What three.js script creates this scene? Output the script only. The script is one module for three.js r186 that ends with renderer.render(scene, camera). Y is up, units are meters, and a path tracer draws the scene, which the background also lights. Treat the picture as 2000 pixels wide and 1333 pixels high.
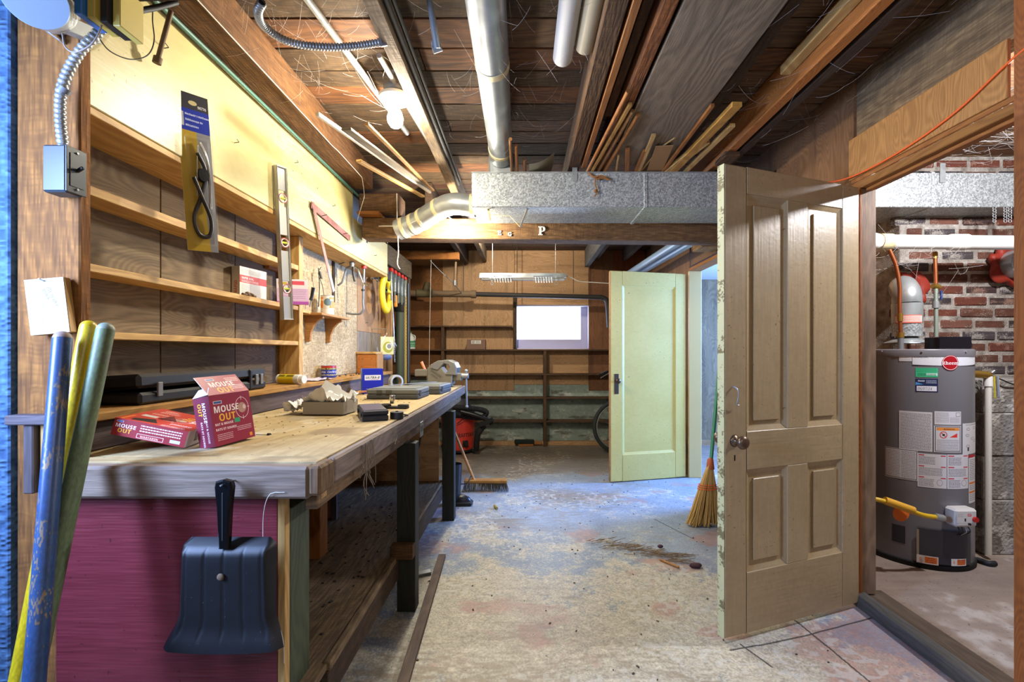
import * as THREE from 'three';
import { mergeGeometries } from 'three/addons/utils/BufferGeometryUtils.js';
import { FontLoader } from 'three/addons/loaders/FontLoader.js';
import { TextGeometry } from 'three/addons/geometries/TextGeometry.js';
import { RectAreaLightUniformsLib } from 'three/addons/lights/RectAreaLightUniformsLib.js';

// ---------------------------------------------------------------- camera, lights, exposure
const scene = new THREE.Scene();
scene.background = new THREE.Color(0x05070a);
const EYE = 1.23, FOCAL = 900, VPX = 1024, VPY = 689;             // metres, pixels of a 2000 x 1333 frame
const camera = new THREE.PerspectiveCamera(2 * Math.atan(666.5 / FOCAL) * 180 / Math.PI, 2000 / 1333, 0.05, 60);
camera.position.set(0, EYE, 0);
camera.lookAt(0, EYE, -5);
camera.setViewOffset(2000, 1333, 1000 - VPX, 666.5 - VPY, 2000, 1333);
const renderer = new THREE.WebGLRenderer({ antialias: true });
renderer.toneMapping = THREE.LinearToneMapping;
renderer.toneMappingExposure = 1.35;
renderer.shadowMap.enabled = true;
RectAreaLightUniformsLib.init();

function pointLamp(color, intensity, x, y, d, radius) {
  const l = new THREE.PointLight(color, intensity, 0, 2);
  l.position.set(x, y, -d); l.castShadow = true; l.shadow.radius = radius; l.name = 'bulb_light';
  scene.add(l); return l;
}
function panelLamp(color, intensity, w, h, from, to) {
  const l = new THREE.RectAreaLight(color, intensity, w, h);
  l.position.set(from[0], from[1], -from[2]); l.lookAt(to[0], to[1], -to[2]); l.name = 'daylight';
  scene.add(l); return l;
}
// bare bulbs: over the bench, under the girder, beyond the girder, in the furnace room; last, an added unseen fill bulb behind the photographer
pointLamp(0xfff5e2, 3.6, -0.63, 2.38, 2.25, 2);
pointLamp(0xfff5e2, 4.6, -0.512, 2.09, 3.3, 2);
pointLamp(0xfff5e2, 4.4, -0.33, 2.46, 4.85, 2);
pointLamp(0xf8f8ff, 8.5, 2.5, 2.3, 1.95, 2);
pointLamp(0xfff4e0, 2.0, 0.75, 2.2, -0.75, 3);  // added fill light, not a lamp in view
// daylight: window in the back wall, window in the next room, window in the left wall beside the photographer
panelLamp(0xbcd4ff, 14.0, 0.86, 0.42, [0.36, 1.62, 6.27], [0.36, 1.5, 0]);
panelLamp(0x78aaff, 105.0, 1.0, 1.2, [3.9, 1.55, 4.3], [0, 0.8, 3.7]);
panelLamp(0xa6c4ff, 84.0, 0.4, 0.95, [-1.73, 1.5, 0.5], [1.0, 1.0, 1.0]);

// ---------------------------------------------------------------- helpers
let seed = 20240613;
const rnd = () => { seed |= 0; seed = seed + 0x6D2B79F5 | 0; let t = Math.imul(seed ^ seed >>> 15, 1 | seed); t = t + Math.imul(t ^ t >>> 7, 61 | t) ^ t; return ((t ^ t >>> 14) >>> 0) / 4294967296; };
const rr = (a, b) => a + (b - a) * rnd();
const V = (x, y, d) => new THREE.Vector3(x, y, -d);
const at = (px, py, d) => new THREE.Vector3((px - VPX) * d / FOCAL, EYE - (py - VPY) * d / FOCAL, -d);
const lerp = (a, b, t) => a + (b - a) * t;
const clamp = (x, a = 0, b = 1) => Math.min(b, Math.max(a, x));
const smooth = (a, b, x) => { const t = clamp((x - a) / (b - a)); return t * t * (3 - 2 * t); };

// tiling value noise
const TAB = new Float32Array(65536); for (let i = 0; i < 65536; i++) TAB[i] = rnd();
function vn(x, y, px, py, s) {
  const xi = Math.floor(x), yi = Math.floor(y); let fx = x - xi, fy = y - yi;
  fx = fx * fx * (3 - 2 * fx); fy = fy * fy * (3 - 2 * fy);
  const x0 = ((xi % px) + px) % px, x1 = (x0 + 1) % px, y0 = ((yi % py) + py) % py, y1 = (y0 + 1) % py;
  const h = (i, j) => TAB[(i * 1619 + j * 31337 + s * 6971 + (i * j) * 7) & 65535];
  return lerp(lerp(h(x0, y0), h(x1, y0), fx), lerp(h(x0, y1), h(x1, y1), fx), fy);
}
function fbm(u, v, fx, fy, oct, s) {
  let a = 0.5, r = 0, n = 0;
  for (let o = 0; o < oct; o++) { r += a * vn(u * fx, v * fy, fx, fy, s + o * 13); n += a; a *= 0.5; fx *= 2; fy *= 2; }
  return r / n;
}
// colour + height textures: fn(u, v) -> [r, g, b, height], 0..255 and 0..1
function tex(w, h, mw, mh, fn, wantBump = true) {
  const c = new Uint8Array(w * h * 4), b = wantBump ? new Uint8Array(w * h * 4) : null;
  for (let j = 0; j < h; j++) for (let i = 0; i < w; i++) {
    const p = fn((i + 0.5) / w, (j + 0.5) / h), k = (j * w + i) * 4;
    c[k] = clamp(p[0], 0, 255); c[k + 1] = clamp(p[1], 0, 255); c[k + 2] = clamp(p[2], 0, 255); c[k + 3] = 255;
    if (b) { const q = clamp((p[3] ?? 0.5) * 255, 0, 255); b[k] = b[k + 1] = b[k + 2] = q; b[k + 3] = 255; }
  }
  const make = (data, srgb) => {
    const t = new THREE.DataTexture(data, w, h); t.magFilter = THREE.LinearFilter; t.minFilter = THREE.LinearFilter;
    t.wrapS = t.wrapT = THREE.RepeatWrapping; t.repeat.set(1 / mw, 1 / mh); if (srgb) t.colorSpace = THREE.SRGBColorSpace; t.needsUpdate = true; return t;
  };
  return { map: make(c, true), bump: b ? make(b, false) : null };
}
const mix3 = (a, b, t) => [lerp(a[0], b[0], t), lerp(a[1], b[1], t), lerp(a[2], b[2], t)];
// grain runs along u. kind: 'board' straight grain, 'ply' wavy cathedral figure, 'rough' saw marks
function woodTex(s, dark, light, kind, stain) {
  return tex(1024, 512, 1.4, 0.7, (u, v) => {
    const warp = fbm(u, v, 3, 5, 3, s), fine = vn(u * 24, v * 240, 24, 240, s + 3), fine2 = vn(u * 60, v * 480, 60, 480, s + 4), broad = fbm(u, v, 4, 4, 3, s + 7);
    let ring;
    if (kind === 'ply') { const q = fbm(u, v, 3, 6, 2, s + 9); ring = 0.5 + 0.5 * Math.sin((q * 26 + v * 4) * 6.283); }
    else ring = 0.5 + 0.5 * Math.sin((v * 14 + warp * 7) * 6.283);
    let t = 0.14 + 0.30 * ring + 0.22 * fine + 0.16 * fine2 + 0.22 * broad;
    if (kind === 'rough') { const saw = vn(u * 220 + warp * 10, v * 10, 220, 10, s + 20), fib = vn(u * 34, v * 150, 34, 150, s + 21); t = 0.1 + 0.2 * ring + 0.34 * saw * fib + 0.28 * fib + 0.15 * broad; }
    let c = mix3(dark, light, clamp(t * 1.15 - 0.04));
    if (stain) { const m = smooth(0.5, 0.75, fbm(u, v, 3, 14, 5, s + 31) * 0.75 + fine * 0.25) * stain; c = mix3(c, [dark[0] * 0.55, dark[1] * 0.55, dark[2] * 0.55], m); const d2 = smooth(0.5, 0.8, fbm(u, v, 5, 24, 5, s + 37) * 0.7 + fine2 * 0.3) * stain * 0.5; c = mix3(c, [light[0] * 1.05, light[1] * 1.08, light[2] * 1.15], d2); }
    return [...c, t];
  });
}
const M = (o) => {
  const { t, bump, ...rest } = o;
  const m = new THREE.MeshPhysicalMaterial({ roughness: 0.8, metalness: 0, ...rest });
  if (t) { m.map = t.map; if (bump && t.bump) { m.bumpMap = t.bump; m.bumpScale = bump; } }
  return m;
};
// ---- geometry: chamfered box, uv in metres with the grain along one axis
function cbox(w, h, d, c) {
  const a = w / 2, b = h / 2, e = d / 2; c = Math.min(c, a * 0.45, b * 0.45, e * 0.45);
  const pos = [];
  const P = (sx, sy, sz, ax) => [sx * (a - (ax === 0 ? 0 : c)), sy * (b - (ax === 1 ? 0 : c)), sz * (e - (ax === 2 ? 0 : c))];
  const tri = (p, q, r) => {
    const n = [(q[1] - p[1]) * (r[2] - p[2]) - (q[2] - p[2]) * (r[1] - p[1]), (q[2] - p[2]) * (r[0] - p[0]) - (q[0] - p[0]) * (r[2] - p[2]), (q[0] - p[0]) * (r[1] - p[1]) - (q[1] - p[1]) * (r[0] - p[0])];
    const m = [p[0] + q[0] + r[0], p[1] + q[1] + r[1], p[2] + q[2] + r[2]];
    if (n[0] * m[0] + n[1] * m[1] + n[2] * m[2] < 0) pos.push(...p, ...r, ...q); else pos.push(...p, ...q, ...r);
  };
  const quad = (p, q, r, s) => { tri(p, q, r); tri(p, r, s); };
  for (const s of [-1, 1]) {
    quad(P(s, -1, -1, 0), P(s, 1, -1, 0), P(s, 1, 1, 0), P(s, -1, 1, 0));
    quad(P(-1, s, -1, 1), P(1, s, -1, 1), P(1, s, 1, 1), P(-1, s, 1, 1));
    quad(P(-1, -1, s, 2), P(1, -1, s, 2), P(1, 1, s, 2), P(-1, 1, s, 2));
  }
  for (const s of [-1, 1]) for (const t of [-1, 1]) {
    quad(P(s, t, -1, 0), P(s, t, 1, 0), P(s, t, 1, 1), P(s, t, -1, 1));
    quad(P(s, -1, t, 0), P(s, 1, t, 0), P(s, 1, t, 2), P(s, -1, t, 2));
    quad(P(-1, s, t, 1), P(1, s, t, 1), P(1, s, t, 2), P(-1, s, t, 2));
  }
  for (const s of [-1, 1]) for (const t of [-1, 1]) for (const q of [-1, 1]) tri(P(s, t, q, 0), P(s, t, q, 1), P(s, t, q, 2));
  const g = new THREE.BufferGeometry();
  g.setAttribute('position', new THREE.Float32BufferAttribute(pos, 3));
  g.computeVertexNormals();
  return g;
}
function uvm(g, grain = 'x', ou = null, ov = null) {          // planar uv in metres, by the face's main direction
  if (g.index) g = g.toNonIndexed();
  const p = g.attributes.position, n = p.count, uv = new Float32Array(n * 2), ga = 'xyz'.indexOf(grain);
  ou ??= rr(0, 5); ov ??= rr(0, 5);
  const A = new THREE.Vector3(), B = new THREE.Vector3(), C = new THREE.Vector3();
  for (let i = 0; i < n; i += 3) {
    A.fromBufferAttribute(p, i); B.fromBufferAttribute(p, i + 1); C.fromBufferAttribute(p, i + 2);
    B.sub(A); C.sub(A); B.cross(C);
    const k = [Math.abs(B.x), Math.abs(B.y), Math.abs(B.z)], ax = k.indexOf(Math.max(...k));
    const rest = [0, 1, 2].filter(q => q !== ax); let ua, va;
    if (ax === ga) [ua, va] = rest; else { ua = ga; va = rest.find(q => q !== ga); }
    for (let j = 0; j < 3; j++) { uv[(i + j) * 2] = p.array[(i + j) * 3 + ua] + ou; uv[(i + j) * 2 + 1] = p.array[(i + j) * 3 + va] + ov; }
  }
  g.setAttribute('uv', new THREE.BufferAttribute(uv, 2));
  return g;
}
const box = (x0, x1, y0, y1, d0, d1, grain = 'x', c = 0.002, ou, ov) => uvm(cbox(Math.abs(x1 - x0), Math.abs(y1 - y0), Math.abs(d1 - d0), c), grain, ou, ov).translate((x0 + x1) / 2, (y0 + y1) / 2, -(d0 + d1) / 2);
const lbox = (w, h, d, grain = 'x', c = 0.002) => uvm(cbox(w, h, d, c), grain);     // centred, local
function along(g, p0, p1, roll = 0) {                         // turns +x onto p0 -> p1 and moves to the middle
  const dir = p1.clone().sub(p0), q = new THREE.Quaternion(), x = dir.clone().normalize();
  let up = Math.abs(x.y) > 0.95 ? new THREE.Vector3(0, 0, 1) : new THREE.Vector3(0, 1, 0);
  const z = x.clone().cross(up).normalize(); up = z.clone().cross(x);
  q.setFromRotationMatrix(new THREE.Matrix4().makeBasis(x, up, z));
  if (roll) q.multiply(new THREE.Quaternion().setFromAxisAngle(new THREE.Vector3(1, 0, 0), roll));
  return g.applyQuaternion(q).translate((p0.x + p1.x) / 2, (p0.y + p1.y) / 2, (p0.z + p1.z) / 2);
}
const bar = (p0, p1, h, w, roll = 0, c = 0.002) => along(lbox(p0.distanceTo(p1), h, w, 'x', c), p0, p1, roll);
function rod(p0, p1, r, r2 = r, seg = 14) {
  const L = p0.distanceTo(p1), g = new THREE.CylinderGeometry(r2, r, L, seg, 1); g.rotateZ(-Math.PI / 2);
  const u = g.attributes.uv; for (let i = 0; i < u.count; i++) { const a = u.getX(i), b = u.getY(i); u.setXY(i, b * L, a * 6.283 * r); }
  return along(g, p0, p1);
}
function tube(pts, r, seg = null, rad = 10, tension = 0.5) {
  const c = new THREE.CatmullRomCurve3(pts, false, 'catmullrom', tension), n = seg ?? Math.max(8, pts.length * 8);
  const g = new THREE.TubeGeometry(c, n, r, rad, false), L = c.getLength(), u = g.attributes.uv;
  for (let i = 0; i < u.count; i++) u.setXY(i, u.getX(i) * L, u.getY(i) * 6.283 * r);
  // end caps
  const caps = [0, 1].map(t => { const q = new THREE.CircleGeometry(r, rad), d = c.getTangent(t).multiplyScalar(t ? 1 : -1); q.lookAt(d); const o = c.getPoint(t); return q.translate(o.x, o.y, o.z); });
  return mergeGeometries([g.toNonIndexed(), ...caps.map(q => q.toNonIndexed())]);
}
function flexTube(pts, r, ribs, rad = 14) {                    // corrugated metal conduit
  const c = new THREE.CatmullRomCurve3(pts), n = ribs * 4, fr = c.computeFrenetFrames(n), pos = [], uv = [], idx = [], L = c.getLength();
  for (let i = 0; i <= n; i++) {
    const o = c.getPointAt(i / n), R = r * (1 + 0.13 * (i % 4 === 0 ? -1.4 : i % 4 === 2 ? 1 : 0.5));
    for (let j = 0; j <= rad; j++) { const a = j / rad * 6.2832, x = Math.cos(a) * R, y = Math.sin(a) * R; const p = o.clone().addScaledVector(fr.normals[i], x).addScaledVector(fr.binormals[i], y); pos.push(p.x, p.y, p.z); uv.push(i / n * L, a * r); }
  }
  for (let i = 0; i < n; i++) for (let j = 0; j < rad; j++) { const a = i * (rad + 1) + j, b = a + rad + 1; idx.push(a, a + 1, b, b, a + 1, b + 1); }
  const g = new THREE.BufferGeometry(); g.setAttribute('position', new THREE.Float32BufferAttribute(pos, 3)); g.setAttribute('uv', new THREE.Float32BufferAttribute(uv, 2)); g.setIndex(idx); g.computeVertexNormals(); return g;
}
const lathe = (prof, seg = 32) => new THREE.LatheGeometry(prof.map(p => new THREE.Vector2(p[0], p[1])), seg);
function extrude(shapePts, depth, bevel = 0.002, holes = []) {
  const s = new THREE.Shape(shapePts.map(p => new THREE.Vector2(p[0], p[1])));
  for (const h of holes) s.holes.push(new THREE.Path(h.map(p => new THREE.Vector2(p[0], p[1]))));
  const g = new THREE.ExtrudeGeometry(s, { depth, bevelEnabled: bevel > 0, bevelThickness: bevel, bevelSize: bevel, bevelSegments: 1, curveSegments: 12 });
  return uvm(g.translate(0, 0, -depth / 2), 'x');
}
const joinGeo = (list) => mergeGeometries(list.map(g => { const q = g.index ? g.toNonIndexed() : g; for (const k of Object.keys(q.attributes)) if (!['position', 'normal', 'uv'].includes(k)) q.deleteAttribute(k); return q; }));

// ---- scene graph
const taken = new Map();
function numbered(n) { const k = taken.get(n) ?? 0; taken.set(n, k + 1); return k ? `${n}_${String(k).padStart(3, '0')}` : n; }
function thing(name, label, category, [x, y, d] = [0, 0, 0], group, rot) {
  const o = new THREE.Group(); o.name = numbered(name); o.position.set(x, y, -d); scene.add(o);
  if (rot) o.rotation.set(...rot);
  o.userData = { label, category }; if (group) o.userData.group = group;
  return o;
}
function mesh(name, g, mat, parent) { const m = new THREE.Mesh(g, mat); m.name = name; m.castShadow = m.receiveShadow = true; parent.add(m); return m; }
const home = (p) => { let o = p; while (o.parent && o.parent !== scene) o = o.parent; return o.position; };
// a part whose geometry is given in room coordinates, for a thing that is not turned
const part = (name, g, mat, parent) => { const h = home(parent); return mesh(name, g.translate(-h.x, -h.y, -h.z), mat, parent); };
function struct(name, g, mat, label) { const o = g ? mesh(numbered(name), g, mat, scene) : new THREE.Group(); if (!g) { o.name = numbered(name); scene.add(o); } o.userData = { kind: 'structure' }; if (label) o.userData.label = label; return o; }
function single(name, label, category, g, mat, group) {       // a thing of one mesh, origin at its base
  g.computeBoundingBox(); const b = g.boundingBox, x = (b.min.x + b.max.x) / 2, y = b.min.y, z = (b.min.z + b.max.z) / 2;
  const m = mesh(numbered(name), g.translate(-x, -y, -z), mat, scene); m.position.set(x, y, z);
  m.userData = { label, category }; if (group) m.userData.group = group; return m;
}
// canvas print: draw(ctx, w, h)
function print(w, h, draw) {
  const c = document.createElement('canvas'); c.width = w; c.height = h; const x = c.getContext('2d'); draw(x, w, h);
  const t = new THREE.CanvasTexture(c); t.colorSpace = THREE.SRGBColorSpace; return t;
}
const text = (x, s, px, py, size, color, font = 'sans-serif', weight = 'bold', align = 'left') => { x.fillStyle = color; x.font = `${weight} ${size}px ${font}`; x.textAlign = align; x.textBaseline = 'middle'; x.fillText(s, px, py); };
const fine = (x, x0, y0, w, n, step, color, h = 2) => { x.fillStyle = color; for (let i = 0; i < n; i++) { let p = x0; while (p < x0 + w - 4) { const l = Math.min(rr(4, 16), x0 + w - p); x.fillRect(p, y0 + i * step, l, h); p += l + 3; } } };
const decal = (w, h, t, rough = 0.6) => [new THREE.PlaneGeometry(w, h), M({ map: t, roughness: rough })];

// ---------------------------------------------------------------- materials
const T = {
  pine: woodTex(11, [148, 108, 56], [212, 174, 106], 'board'),
  plank: woodTex(23, [56, 39, 24], [126, 92, 58], 'board', 0.35),
  joist: woodTex(37, [76, 60, 40], [142, 118, 84], 'rough', 0.3),
  post: woodTex(41, [98, 70, 38], [180, 140, 86], 'rough', 0.2),
  plyGrey: woodTex(53, [84, 69, 50], [142, 122, 92], 'ply', 0.35),
  plyRed: woodTex(61, [124, 92, 62], [184, 146, 104], 'ply', 0.3),
  plyOrange: woodTex(71, [128, 84, 38], [186, 134, 72], 'ply'),
  grey: woodTex(83, [92, 82, 68], [146, 134, 116], 'board', 0.3),
};
const W = {
  pine: M({ t: T.pine, bump: 0.0006, roughness: 0.62 }),
  pineDark: M({ t: T.pine, bump: 0.0006, color: 0xc49a6c, roughness: 0.7 }),
  plank: M({ t: T.plank, bump: 0.0012, roughness: 0.85 }),
  plankB: M({ t: T.plank, bump: 0.0012, color: 0xffe0b8, roughness: 0.85 }),
  plankC: M({ t: T.plank, bump: 0.0012, color: 0xb8a0a0, roughness: 0.9 }),
  plankGrey: M({ t: T.joist, bump: 0.001, color: 0xb0a596, roughness: 0.9 }),
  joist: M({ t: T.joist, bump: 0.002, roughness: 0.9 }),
  joistDark: M({ t: T.joist, bump: 0.002, color: 0x8f7f74, roughness: 0.9 }),
  joistRed: M({ t: T.post, bump: 0.003, color: 0x9c9086, roughness: 0.9 }),
  post: M({ t: T.post, bump: 0.003, color: 0xeac894, roughness: 0.88 }),
  plyGrey: M({ t: T.plyGrey, bump: 0.0006, roughness: 0.8 }),
  plyRed: M({ t: T.plyRed, bump: 0.0006, roughness: 0.75 }),
  plyOrange: M({ t: T.plyOrange, bump: 0.0006, roughness: 0.6 }),
  grey: M({ t: T.grey, bump: 0.001, roughness: 0.85 }),
  green: M({ t: T.grey, bump: 0.0008, color: 0x8fae96, roughness: 0.65 }),
  darkGreen: M({ t: T.grey, bump: 0.0008, color: 0x4e5a4c, roughness: 0.65 }),
  blueGrey: M({ t: T.grey, bump: 0.0008, color: 0xb8b4d8, roughness: 0.7 }),
  orange: M({ t: T.plyOrange, bump: 0.0006, color: 0xffe0c0, roughness: 0.6 }),
};
const C = {
  galv: null,
  black: M({ color: 0x0c0d10, roughness: 0.42 }),
  blackMatte: M({ color: 0x141416, roughness: 0.8 }),
  rubber: M({ color: 0x17191b, roughness: 0.65 }),
  steel: M({ color: 0xa8acac, metalness: 0.6, roughness: 0.36 }),
  steelDull: M({ color: 0x808284, metalness: 0.5, roughness: 0.5 }),
  darkSteel: M({ color: 0x3b3a38, metalness: 0.6, roughness: 0.5 }),
  chrome: M({ color: 0xd0d2d4, metalness: 1, roughness: 0.15 }),
  copper: M({ color: 0xa8623c, metalness: 0.85, roughness: 0.42 }),
  brass: M({ color: 0xa8843c, metalness: 0.8, roughness: 0.4 }),
  white: M({ color: 0xdedcd4, roughness: 0.5 }),
  pvc: M({ color: 0xe6e4dc, roughness: 0.38 }),
  paper: M({ color: 0xe2e0da, roughness: 0.85 }),
  wire: M({ color: 0xd8d4c8, roughness: 0.5 }),
  wireDark: M({ color: 0x2a2622, roughness: 0.6 }),
  red: M({ color: 0xb01f14, roughness: 0.45 }),
  yellow: M({ color: 0xe0c81e, roughness: 0.45 }),
  orange: M({ color: 0xe8601c, roughness: 0.5 }),
  greenPipe: M({ color: 0x3d6a5c, roughness: 0.5 }),
  iron: M({ color: 0x2e2c2a, metalness: 0.35, roughness: 0.7 }),
  rust: M({ color: 0x6e5a44, metalness: 0.2, roughness: 0.8 }),
  mortarGrey: M({ color: 0x8d877c, roughness: 0.95 }),
};
C.galv = M({ t: tex(512, 512, 0.5, 0.5, (u, v) => {          // zinc spangle: random crystals
  let best = 9, id = 0; const N = 64, x = u * N, y = v * N, xi = Math.floor(x), yi = Math.floor(y);
  for (let a = -1; a <= 1; a++) for (let b = -1; b <= 1; b++) { const i = (xi + a + N) % N, j = (yi + b + N) % N, h = TAB[(i * 977 + j * 3571) & 65535], k = TAB[(i * 1999 + j * 881 + 77) & 65535], dx = xi + a + h - x, dy = yi + b + k - y, dd = dx * dx + dy * dy; if (dd < best) { best = dd; id = TAB[(i * 7177 + j * 1237 + 5) & 65535]; } }
  const t = 132 + id * 66 + (vn(u * 128, v * 128, 128, 128, 5) - 0.5) * 26; return [t * 0.97, t, t * 1.0, id];
}), bump: 0.0002, metalness: 0.4, roughness: 0.45 });
C.galvPlain = M({ t: tex(256, 256, 0.4, 0.4, (u, v) => { const t = 172 + (fbm(u, v, 6, 6, 4, 3) - 0.5) * 60; return [t * 0.97, t, t, 0.5]; }, false), metalness: 0.55, roughness: 0.34 });
C.tape = M({ color: 0xcdbf92, roughness: 0.6 });

// ---------------------------------------------------------------- the shell
const uvPlan = (g, x0, w, d0, h) => { const p = g.attributes.position, u = g.attributes.uv; for (let i = 0; i < p.count; i++) u.setXY(i, (p.getX(i) - x0) / w, (-p.getZ(i) - d0) / h); return g; };
const blob = (x, d, cx, cd, rx, rd) => Math.exp(-(((x - cx) / rx) ** 2 + ((d - cd) / rd) ** 2));
const segDist = (x, y, ax, ay, bx, by) => { const t = clamp(((x - ax) * (bx - ax) + (y - ay) * (by - ay)) / ((bx - ax) ** 2 + (by - ay) ** 2)); return Math.hypot(x - ax - t * (bx - ax), y - ay - t * (by - ay)); };
{
  const FX = -1.9, FW = 3.6, FD = 1.0, FH = 5.3;
  const t = tex(1400, 2048, 1, 1, (u, v) => {
    const x = FX + u * FW, d = FD + v * FH;
    const n1 = fbm(u, v, 7, 11, 5, 3), n5 = fbm(u, v, 150, 270, 2, 19), n2 = fbm(u, v, 34, 50, 4, 9), n3 = vn(u * 620, v * 900, 620, 900, 4), n4 = fbm(u, v, 5, 9, 3, 15), sw = vn(u * 90 + n1 * 20, v * 420, 90, 420, 6);
    let c = mix3([106, 118, 134], [170, 180, 194], n2 * 0.5 + n3 * 0.5);                                   // old blue-grey floor paint
    const wear = smooth(0.47, 0.66, n1 * 0.42 + n2 * 0.34 + n5 * 0.16 + 0.34 * blob(x, d, 0.05, 2.0, 0.75, 0.75) + 0.14 * blob(x, d, 1.0, 1.6, 0.7, 0.6) + 0.1 * n3 - 0.03);
    c = mix3(c, mix3([134, 126, 106], [228, 218, 192], n3 * 0.6 + n5 * 0.42), wear * 0.9);                  // bare concrete where the paint is worn off
    const red = smooth(0.5, 0.62, fbm(u, v, 14, 26, 4, 51) + 0.26 * blob(x, d, 1.35, 1.75, 0.55, 0.5) + 0.12 * blob(x, d, 1.25, 3.0, 0.2, 0.25) - 0.12);
    c = mix3(c, mix3([146, 104, 94], [182, 140, 126], n2), red * (0.25 + 0.5 * n5));                                      // older red paint
    const dirt = smooth(0.42, 0.62, n4 * 0.6 + sw * 0.2 + 0.42 * smooth(4.6, 5.6, d + n1) - 0.02);
    c = mix3(c, mix3([92, 80, 64], [140, 124, 100], sw), dirt * 0.75);                                      // trodden dirt
    const speck = n3 > 0.93 && n2 > 0.45 ? 0.55 : 1;
    const chalk = smooth(0.66, 0.74, vn(u * 140, v * 260 + n1 * 9, 140, 260, 33)) * smooth(0.5, 0.6, n1) * 0.5;
    c = mix3(c, [196, 196, 190], chalk);
    const w = (n1 - 0.5) * 0.08, crack = Math.min(segDist(x + w, d, 1.25, 2.15, 1.38, 1.2), segDist(x, d + w, 0.85, 1.92, 1.62, 2.12), segDist(x + w, d, 0.93, 1.94, 0.98, 1.8), segDist(x + w, d, 0.95, 3.4, 1.1, 3.05));
    const k = crack < 0.004 ? 0.45 : 1;
    return [c[0] * speck * k, c[1] * speck * k, c[2] * speck * k, 0.35 * n2 + 0.35 * n3 + 0.3 * (1 - wear) - (k < 1 ? 0.4 : 0)];
  });
  t.map.repeat.set(1, 1); t.bump.repeat.set(1, 1);
  struct('floor', uvPlan(box(-2.8, 1.7, -0.12, 0, -1.7, 6.3, 'x', 0.001), FX, FW, FD, FH), M({ t, bump: 0.0012, roughness: 0.46 }), 'worn blue-grey painted concrete floor with bare and red patches');
  const t2 = tex(1024, 1024, 2.6, 2.6, (u, v) => {
    const n1 = fbm(u, v, 5, 5, 5, 103), n2 = fbm(u, v, 30, 30, 4, 109), sw = fbm(u, v, 8, 60, 3, 113), n3 = vn(u * 380, v * 380, 380, 380, 4);
    let c = mix3([104, 88, 78], [178, 162, 146], n1 * 0.45 + sw * 0.35 + n2 * 0.25);
    c = mix3(c, [206, 204, 198], smooth(0.6, 0.72, n1 * 0.6 + n2 * 0.4) * 0.5);
    const k = n3 > 0.94 ? 0.6 : 1; return [c[0] * k, c[1] * k, c[2] * k, n2 * 0.6 + n3 * 0.4];
  });
  struct('floor_utility', uvm(box(1.7, 4.5, -0.12, 0, -1.7, 6.3, 'x', 0.001), 'x', 0, 0), M({ t: t2, bump: 0.003, roughness: 0.9 }), 'dusty bare concrete floor of the furnace room');
}
// ceiling: subfloor boards across the joists, each its own board
{
  const c = struct('ceiling', null, null, 'underside of old subfloor boards');
  let d = -1.7, k = 0;
  mesh('deck', box(-2.7, 4.5, 2.64, 2.72, -1.7, 6.4, 'x', 0.001), W.plank, c);
  while (d < 6.4) {
    const w = d > 3.6 ? rr(0.085, 0.1) : rr(0.135, 0.19), m = d > 3.6 ? (k % 2 ? W.plankGrey : W.plankC) : [W.plank, W.plankB, W.plank, W.plankC][Math.floor(rnd() * 4)];
    const joint = rr(-0.9, 1.1), y = 2.60 + rr(0, 0.004);
    mesh('plank', box(-2.7, joint - 0.002, y, 2.625, d + 0.003, d + w - 0.004, 'x', 0.003), d > 1 && d < 3.6 ? [W.plankGrey, W.plankB, W.plankGrey][k % 3] : m, c);
    mesh('plank', box(joint + 0.002, 4.5, y + 0.001, 2.625, d + 0.003, d + w - 0.004, 'x', 0.003), m, c);
    d += w; k++;
  }
}
// left wall: plywood, chipboard and board lining behind the shelves
{
  const w = struct('wall_left', null, null, 'left wall lined with plywood, chipboard and boards');
  mesh('backing', box(-1.62, -1.49, 0, 2.62, 1.322, 4.74, 'z', 0.001), C.mortarGrey, w);
  const blockTone = [0xffffff, 0xd8d4d2, 0xf0ece6, 0xc8c2c0];
  for (const [d0, d1, y0, y1, tone] of [[1.31, 1.86, 1.052, 1.95, 0], [1.866, 2.34, 1.052, 1.95, 2], [2.346, 2.815, 1.052, 1.95, 1]]) mesh('panel', box(-1.488, -1.47, y0, y1, d0, d1, 'z', 0.001), M({ t: T.plyGrey, bump: 0.0006, color: blockTone[tone], roughness: 0.8 }), w);
  const osb = tex(512, 512, 0.7, 0.7, (u, v) => {
    const a = fbm(u, v, 10, 10, 2, 201) * 6.283 * 2, s1 = vn(u * 60 + Math.cos(a) * 3, v * 40 + Math.sin(a) * 3, 60, 40, 205), s2 = vn(u * 36 + Math.sin(a) * 2, v * 90, 36, 90, 207), b = fbm(u, v, 4, 4, 3, 211);
    const t = s1 * 0.4 + s2 * 0.35 + b * 0.3; return [...mix3([126, 104, 70], [206, 186, 142], clamp(t * 1.3 - 0.15)), t];
  });
  mesh('panel', box(-1.488, -1.47, 1.052, 1.95, 2.82, 4.05, 'z', 0.001), M({ t: osb, roughness: 0.85 }), w);
  mesh('panel', box(-1.488, -1.466, 1.42, 1.95, 4.055, 4.72, 'y', 0.002), W.plyRed, w);
  mesh('panel', box(-1.488, -1.468, 1.052, 1.42, 4.055, 4.72, 'y', 0.002), W.grey, w);
  mesh('panel', box(-1.488, -1.47, 0, 1.02, 1.31, 4.72, 'z', 0.001), W.plyGrey, w);
  struct('trim_1', box(-1.49, -1.36, 0, 1.98, 4.722, 4.76, 'y', 0.003), W.plyRed);
}
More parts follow.
